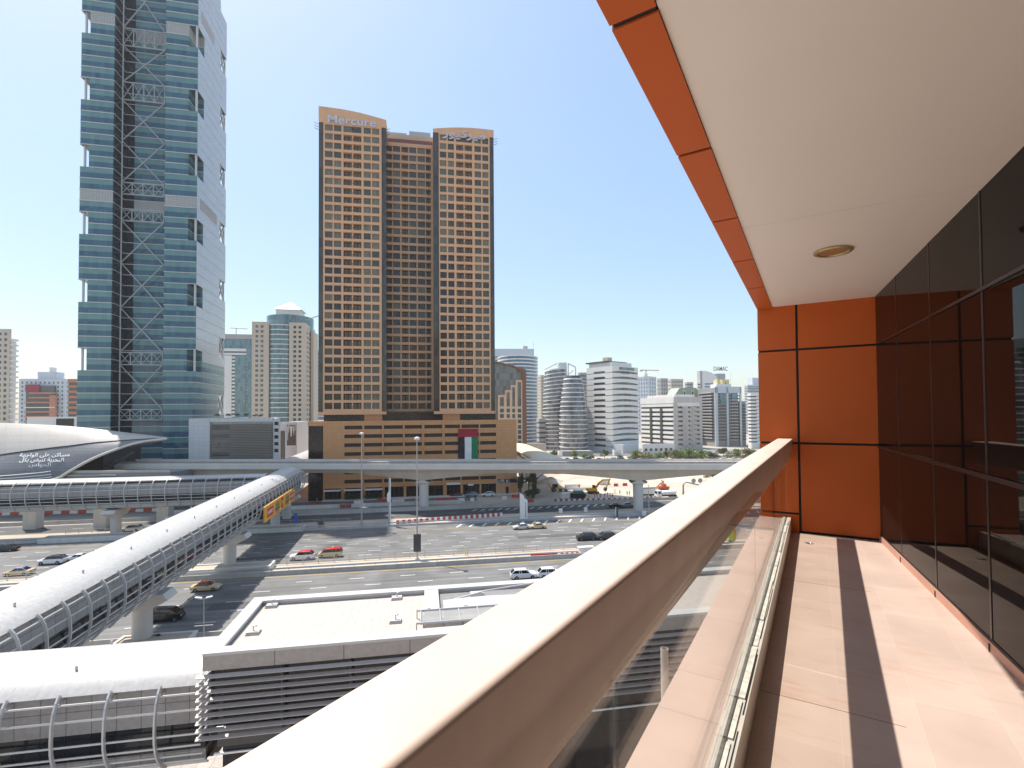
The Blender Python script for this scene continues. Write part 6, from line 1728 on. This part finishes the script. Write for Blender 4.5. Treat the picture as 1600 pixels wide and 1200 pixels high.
t, h = mast('lamp_mast', 'tall thin lamp mast with a dark panel low on its pole in the highway median', 'lamp post', 652, 874, 687, 0.2, 'ring')
MB().box(-0.75, 0.75, -0.3, -0.17, 1.6, 5.2).build('dark_panel', M['dark_metal'], t)
t, h = mast('sign_mast', 'pale sign mast with a white box between the lamp mast and the viaduct pier', 'mast', 608, 821, 746, 0.26)
MB().side([(-0.5, h * 0.5), (0.4, h * 0.5), (0.4, h * 0.66), (0.1, h * 0.72), (-0.5, h * 0.66)], -0.5, -0.25).build('white_box', M['white_metal'], t); MB().box(0.15, 0.45, -0.15, 0.15, h * 0.1, h * 0.98).build('cable_duct', M['white_metal'], t)
t = plain('white_totem', 'white slanted totem standing on the sand strip by the far carriageway', 'totem', 818, 813)
hh = zat(818, 773, G(818, 813).y)
MB().side([(-1.0, 0), (1.1, 0), (1.1, hh - 1.5), (0.2, hh - 0.9), (0.2, hh - 0.3), (-1.0, hh + 0.6)], -0.3, 0.3).build('body', M['white_paint'], t); MB().box(-1.2, 1.3, -0.5, 0.5, 0, 0.3).build('plinth', M['concrete'], t)
MB().box(0.4, 0.7, -0.32, -0.301, 0.8, hh - 2).build('groove', M['concrete'], t)
mast('street_lamp', 'short lamp post with twin white heads between pavilion and footbridge', 'street lamp', 318, 1012, 935, 0.11, 'double')
mast('street_lamp', 'small lamp post behind the viaduct by the parking block', 'street lamp', 330, 800, 711.5, 0.14, 'single', d=178)
mast('sign_pole', 'thin grey pole right of the viaduct pier by the white trucks', 'pole', 1014, 806, 757, 0.16)
t, h = mast('blue_sign', 'small blue road sign on a thin pole beside the footbridge end', 'road sign', 462, 828, 802, 0.09)
MB().box(-0.4, 0.4, -0.12, -0.06, h * 0.4, h).build('panel', M['blue_paint'], t)
t, h = mast('traffic_gantry', 'bent steel gantry arm with two round signs next to the handrail', 'traffic gantry', 1068, 790, 757, 0.45)
pts = [(0, 0, h - 0.6), (0.3, 0, h + 0.4), (1.2, 0, h + 0.7), (6.5, 0, h - 0.6)]
MB().tube(pts, 0.22, 8).build('arm', M['grey_pole'], t, True)
for x in (3.6, 5.9):
    q = MB().disc_y(x, h + 1.1, 0.75, -0.1, 0.1, 18).build('round_sign', M['grey_metal'], t); MB().bar((x, 0, h - 0.3), (x, 0, h + 0.4), 0.1).build('bracket', M['grey_pole'], t)
for px, py, yt, lab in ((512, 777, 725, 'leftmost bare flagpole before the hotel entrance'), (524.5, 777, 724, 'second bare flagpole from the left before the hotel entrance'), (537, 777, 723, 'third bare flagpole from the left, beside the awnings'),
                        (775.5, 776, 724, 'bare flagpole beside the white parked car, left of its two neighbours'), (785.5, 775.5, 724, 'bare flagpole in the middle of the right hand three'), (795.5, 775.5, 724, 'bare flagpole nearest the right corner of the copper podium')):
    t, h = mast('flagpole', lab, 'flagpole', px, py, yt, 0.12); t['group'] = 'flagpoles in front of the hotel'
    MB().lathe([(0.02, h), (0.14, h + 0.1), (0.14, h + 0.2), (0.02, h + 0.3)], 0, 0, 8).build('finial', M['white_metal'], t)
t = plain('roadside_marker', 'yellow roadside marker box on the median seen through the balcony glass', 'marker', 1143, 846)
MB().box(-0.9, 0.3, -0.4, 0.4, 0.4, 3.0).build('box', M['lime'], t); MB().box(0.31, 0.9, -0.4, 0.4, 0.4, 3.0).build('orange_side', M['machine_yellow'], t); MB().box(-0.7, 0.7, -0.3, 0.3, 0, 0.39).build('foot', M['concrete'], t)
t = plain('marker_post', 'small yellow marker post on the highway median rail', 'marker', 727.5, 868); MB().tube([(0, 0, 0), (0, 0, 1.6)], 0.12, 6).build('post', M['yellow'], t); MB().box(-0.15, 0.15, -0.16, -0.13, 1.2, 1.7).build('reflector', M['lime'], t)
t = plain('information_post', 'black and white information post on the sand strip near the viaduct pier', 'post', 964, 808); MB().box(-0.3, 0.3, -0.2, 0.2, 0, 2.7).build('body', M['dark_metal'], t); MB().box(-0.38, -0.31, -0.2, 0.2, 0.3, 2.9).build('white_edge', M['white_paint'], t)
for px, py, lab, wd in ((1006, 806, 'white utility cabinet at the foot of the right viaduct pier', 1.2), (876, 802, 'small white notice board on the slip road wall', 1.0), (915, 800, 'second white notice board farther along the slip road wall', 1.0)):
    t = plain('utility_cabinet', lab, 'cabinet', px, py); MB().box(-wd / 2, wd / 2, -0.3, 0.3, 0.1, 1.4).build('body', M['white_plastic'], t); MB().box(-wd / 2 - 0.05, wd / 2 + 0.05, -0.35, 0.35, 0, 0.1).build('plinth', M['concrete'], t)

# ================================================================ TREES AND PLANTS
random.seed(5)
_crown = {}
def crown_mesh(kind, m, rx, rz, n, s):
    mb = MB(); lumps = []
    for i in range(9):
        a = random.uniform(0, 2 * math.pi); q = random.uniform(0.1, 0.72)
        lumps.append((Vector((rx * q * math.cos(a), rx * q * math.sin(a), rz * random.uniform(-0.35, 0.5))), random.uniform(0.3, 0.55)))
    for i in range(n):
        c, r_ = random.choice(lumps)
        v = Vector((random.gauss(0, 1), random.gauss(0, 1), random.gauss(0, 1))).normalized() * (random.random() ** 0.4)
        leaf(mb, c + Vector((v.x * rx * r_, v.y * rx * r_, v.z * rz * r_ * 1.1)), s)
    return mb.mesh('crown', m)
for nm, m in (('leaf_green', M['leaf_green']), ('leaf_olive', M['leaf_olive']), ('leaf_dark', M['leaf_dark'])):
    for v in range(2): _crown[(nm, v)] = crown_mesh(nm, m, 1.15, 0.9, 1300, 0.095)
_trunk = MB()
_trunk.tube([(0, 0, 0), (0.02, 0, 0.3), (0, 0.02, 0.62)], [0.06, 0.045, 0.03], 7)
for i in range(5):
    a = i * 1.3; _trunk.tube([(0, 0, 0.42 + 0.03 * i), (0.2 * math.cos(a), 0.2 * math.sin(a), 0.62 + 0.02 * i), (0.42 * math.cos(a), 0.42 * math.sin(a), 0.78)], [0.03, 0.02, 0.008], 5)
TRUNK = _trunk.mesh('trunk', M['bark'], True)
def tree(px, py, w_px, h_px, kind, label, name='leafy_tree', cat='tree', group=None, low=False):
    p = G(px, py, 0.05); k = p.y / F; w_, h = w_px * k * 0.60, h_px * k * 1.12
    t = thing(name, label, cat, p, random.uniform(0, 360), group)
    ch = h * (0.95 if low else 0.86)
    o = put('crown', _crown[(kind, random.randint(0, 1))], t, (0, 0, h - ch / 2)); o.scale = (w_, w_, ch / 1.45)
    o2 = put('trunk', TRUNK, t, (0, 0, 0)); o2.scale = (h * 0.8, h * 0.8, h)
    return t
TR = [(994, 719, 15, 14, 'leaf_green', 'bushy green tree at the foot of the banded office'), (1008, 722, 24, 15, 'leaf_olive', 'wide olive tree left of the low white building'), (1029, 718, 16, 9, 'leaf_green', 'low green tree in front of the low white building'),
      (1043, 718, 10, 12, 'leaf_dark', 'dark thin tree beside the low white building'), (1053, 720, 14, 15, 'leaf_olive', 'sparse olive tree at the foot of the cream hotel corner'), (1063, 720, 20, 16, 'leaf_green', 'large round green tree in front of the cream hotel, left one'),
      (1078, 719, 18, 16, 'leaf_green', 'large round green tree in front of the cream hotel, middle one'), (1096, 719, 22, 14, 'leaf_green', 'large round green tree at the right corner of the cream hotel'), (1110, 717, 13, 11, 'leaf_dark', 'small dark tree left of the grey balcony tower'),
      (1131, 714, 18, 13, 'leaf_dark', 'dark tree in front of the grey balcony tower'), (1151, 715, 15, 12, 'leaf_green', 'bright green small tree right of the grey balcony tower'), (1170, 717, 22, 16, 'leaf_olive', 'pale olive tree beside the white balcony block'),
      (1119, 717, 9, 8, 'leaf_olive', 'small olive tree between the cream hotel and the grey tower'),
      (897, 717, 11, 12, 'leaf_green', 'round green tree in front of the silver towers'), (912, 717, 14, 7, 'leaf_green', 'low green shrubs beside the round tree', ), (924, 718, 12, 7, 'leaf_green', 'low green shrub left of the banded office'), (945, 716, 12, 12, 'leaf_dark', 'dark tree at the left foot of the banded office'),
      (866, 716, 12, 11, 'leaf_dark', 'dark tree left of the silver towers'), (847, 694, 9, 7, 'leaf_green', 'green tree top behind the low beige building'), (828, 692, 12, 6, 'leaf_green', 'bright green tree top at the foot of the blue curved tower'), (968, 718, 9, 6, 'leaf_dark', 'dark shrub by the white kiosk'),
      (1113, 752, 20, 15, 'leaf_olive', 'olive bush by the sand lot edge near the handrail'), (1072, 741, 12, 5, 'leaf_green', 'low green bush at the back of the sand lot'), (571, 704, 6, 6, 'leaf_green', 'x')]
for a in TR[:-1]:
    tree(*a, group='trees in front of the right hand buildings' if a[1] < 723 else None)
for i in range(26):
    tree(987 + i * 7.6 + random.uniform(-3, 3), 717 + random.uniform(-2.5, 1.5), random.uniform(9, 16), random.uniform(4, 8), random.choice(('leaf_green', 'leaf_olive', 'leaf_olive')), 'low shrub in the planted strip before the right hand buildings', 'bush', 'bush', 'low shrubs before the right hand buildings', low=True)
for i in range(16):
    k_ = ('sedan', 'suv', 'van')[i % 3]
    car(885 + i * 17.5 + random.uniform(-3, 3), 719, k_, random.choice((WHITE, GREY, BLACK, SILV)), 'parked car in the row behind the viaduct parapet before the right hand buildings', 1 if i % 2 else -1, group='cars parked before the right hand buildings')
tree(834, 777, 11, 42, 'leaf_dark', 'tall dark narrow tree right of the hotel corner', low=True)
tree(813, 777, 9, 38, 'leaf_dark', 'dark tree touching the right corner of the copper podium', low=True)
t = tree(831, 779, 24, 15, 'leaf_dark', 'clipped dark hedge beside the hotel corner', 'hedge', 'hedge', low=True)
tree(501, 823, 10, 8, 'leaf_olive', 'small weedy bush on the highway verge left of the lamp mast', 'bush', 'bush', low=True)
tree(246, 1003, 10, 12, 'leaf_dark', 'small dark shrub right of the nearest footbridge pier', 'bush', 'bush', low=True); tree(205, 1008, 10, 8, 'leaf_dark', 'small dark shrub left of the nearest footbridge pier', 'bush', 'bush', low=True); tree(368, 882, 12, 9, 'leaf_dark', 'dark shrub beside the footbridge pier in the median', 'bush', 'bush', low=True)
tree(469, 712, 9, 9, 'leaf_dark', 'dark green tree behind the white tube beside the podium')
tree(78, 668, 16, 8, 'leaf_green', 'small planting on the roof edge beside the lattice block', 'bush', 'bush', low=True).location.z = 22.6
def frond_mesh():
    mb = MB()
    for i in range(22):
        a = i * 2.399; up = 0.9 - 1.3 * (i / 22); L = 1.0
        prev = None
        for s in range(7):
            f = s / 6; x = L * f * math.cos(up * 0.8); z = L * (f * math.sin(up * 0.8) - 0.45 * f * f)
            c = Vector((x * math.cos(a), x * math.sin(a), z)); sd = Vector((-math.sin(a), math.cos(a), 0))
            wd = 0.10 * math.sin(math.pi * min(f + 0.12, 1.0)) + 0.01
            if prev:
                pc, pw = prev
                mb.add([pc - sd * pw + Vector((0, 0, -pw * 0.6)), pc, c, c - sd * wd + Vector((0, 0, -wd * 0.6))], [(0, 1, 2, 3)])
                mb.add([pc, pc + sd * pw + Vector((0, 0, -pw * 0.6)), c + sd * wd + Vector((0, 0, -wd * 0.6)), c], [(0, 1, 2, 3)])
            prev = (c, wd)
    return mb.mesh('fronds', M['leaf_palm'])
FROND = frond_mesh(); PT = MB().tube([(0, 0, 0), (0.01, 0, 0.5), (0, 0, 1)], [0.05, 0.035, 0.04], 8).mesh('trunk', M['bark'], True)
def palm(p, h, r_, label, group=None):
    t = thing('palm_tree', label, 'palm', p, random.uniform(0, 360), group)
    o = put('trunk', PT, t); o.scale = (h * 0.8, h * 0.8, h)
    o = put('fronds', FROND, t, (0, 0, h)); o.scale = (r_, r_, r_)
for px, lab in ((339.5, 'leftmost dark palm on the parking block roof'), (357, 'second palm from the left on the parking block roof'), (371, 'third palm from the left on the parking block roof'), (385, 'fourth palm from the left on the parking block roof'), (397, 'slim palm second from the right on the parking block roof'), (406, 'rightmost small palm on the parking block roof')):
    u_ = FK.u_(px, 2.5); q = FK.o + FK.u * u_ + FK.v * 2.5
    palm(Vector((q.x, q.y, PKZ)), 1.6 if px < 390 else 1.2, 1.5 if px < 390 else 1.0, lab, 'palms on the parking block roof')
c = G(826, 777); palm(c, 6.5, 4.2, 'big olive palm beside the hotel corner')

# ================================================================ PEOPLE ON THE WORKS
def person_mesh():
    V = [(0, 0, 0.95), (0, 0, 1.2), (0, 0, 1.42), (0, 0, 1.52), (0, 0.01, 1.66), (0, 0.01, 1.74), (0.2, 0, 1.40), (0.27, 0.03, 1.13), (0.25, 0.14, 0.92), (0.25, 0.18, 0.84), (-0.2, 0, 1.40), (-0.27, 0.02, 1.13), (-0.26, 0.1, 0.90), (-0.26, 0.13, 0.82),
         (0.1, 0, 0.88), (0.12, 0.04, 0.5), (0.12, 0.0, 0.09), (0.13, 0.14, 0.04), (-0.1, 0, 0.88), (-0.13, 0.02, 0.5), (-0.14, -0.05, 0.09), (-0.15, 0.09, 0.04)]
    E_ = [(0, 1), (1, 2), (2, 3), (3, 4), (4, 5), (2, 6), (6, 7), (7, 8), (8, 9), (2, 10), (10, 11), (11, 12), (12, 13), (0, 14), (14, 15), (15, 16), (16, 17), (0, 18), (18, 19), (19, 20), (20, 21)]
    rad = [.15, .145, .16, .06, .095, .085, .075, .055, .04, .035, .075, .055, .04, .035, .105, .075, .05, .045, .105, .075, .05, .045]
    me = bpy.data.meshes.new('skeleton'); me.from_pydata(V, E_, [])
    o = bpy.data.objects.new('skeleton', me); COL.objects.link(o)
    o.modifiers.new('skin', 'SKIN'); sv = me.skin_vertices[0].data
    for i, r_ in enumerate(rad): sv[i].radius = (r_, r_ * 0.8); sv[i].use_root = (i == 0)
    o.modifiers.new('sub', 'SUBSURF').levels = 1
    bpy.context.view_layer.update()
    m2 = bpy.data.meshes.new_from_object(o.evaluated_get(bpy.context.evaluated_depsgraph_get()))
    bpy.data.objects.remove(o)
    m2.name = 'person_body'; m2.materials.clear(); m2.materials.append(M['trousers']); m2.materials.append(M['skin'])
    for p in m2.polygons:
        p.use_smooth = True
        c = p.center
        p.material_index = 1 if c.z > 1.5 or (abs(c.x) > 0.2 and c.z < 1.0) else 0
    return m2
PM_ = person_mesh()
VEST = MB().loft([[(a * math.cos(q), b * math.sin(q), z) for q in [2 * math.pi * i / 14 for i in range(14)]] for a, b, z in ((.19, .155, .86), (.19, .155, 1.1), (.215, .165, 1.36), (.14, .13, 1.47))])
HELM = MB().lathe([(0.145, 1.70), (0.125, 1.70), (0.12, 1.76), (0.09, 1.83), (0.02, 1.86)], 0, 0.01, 12)
vest = {'orange': VEST.mesh('vest', M['orange_vest'], True), 'lime': VEST.mesh('vest', M['lime'], True), 'red': VEST.mesh('vest', M['red_plastic'], True)}; helm = {'w': HELM.mesh('helmet', M['white_plastic'], True), 'y': HELM.mesh('helmet', M['yellow'], True)}
PEO = [(929, 778, 'orange', 'under the excavator, farthest left'), (933, 777.5, 'red', 'under the excavator, second from left'), (938, 778, 'orange', 'under the excavator in the middle of the row'), (945, 778, 'red', 'right of the excavator bucket'), (949.5, 777.5, 'orange', 'right of the excavator bucket by a taller neighbour'),
       (953.5, 778, 'orange', 'at the right end of the row by the excavator'), (957, 779, 'red', 'standing nearest the striped barriers'), (961, 771.5, 'lime', 'standing back on the sand beyond the excavator'), (968.5, 773, 'lime', 'midway between excavator and viaduct pier'), (980, 774.5, 'lime', 'left of the viaduct pier, first of two'),
       (983.5, 774, 'orange', 'left of the viaduct pier, second of two'), (894, 761.5, 'lime', 'near the backhoe loader'), (906, 763, 'orange', 'between backhoe and excavator'), (1051, 774, 'orange', 'right of the tanker truck, first of two'), (1056, 773, 'red', 'right of the tanker truck, second of two'),
       (495, 787, 'lime', 'in the shade left of the hotel works'), (649.5, 786.5, 'lime', 'left of the big viaduct pier'), (604, 778, 'orange', 'on the hotel steps')]
for i, (px, py, k, lab) in enumerate(PEO):
    t = thing('person', 'worker in %s vest and helmet %s' % (k, lab), 'person', G(px, py, 0.07), random.uniform(0, 360), 'workers on the construction site')
    b = put('body', PM_, t); put('vest', vest[k], t); put('helmet', helm['w' if i % 2 else 'y'], t)

# ================================================================ DESERT HAZE: one box of thin even air round everything
hz = MB().box(-1800, 1800, -600, 1900, -1.0, 235).build('haze', None)
hz.data.materials.clear()
hm = bpy.data.materials.new('haze_air'); hm.use_nodes = True
n, l = hm.node_tree.nodes, hm.node_tree.links
n.remove(n['Principled BSDF'])
pv = n.new('ShaderNodeVolumePrincipled'); pv.inputs['Color'].default_value = (0.93, 0.95, 1.0, 1); pv.inputs['Density'].default_value = 0.00009; pv.inputs['Anisotropy'].default_value = 0.3
l.new(pv.outputs[0], n['Material Output'].inputs['Volume'])
hz.data.materials.append(hm); hz['kind'] = 'stuff'
SC.cycles.volume_bounces = 1
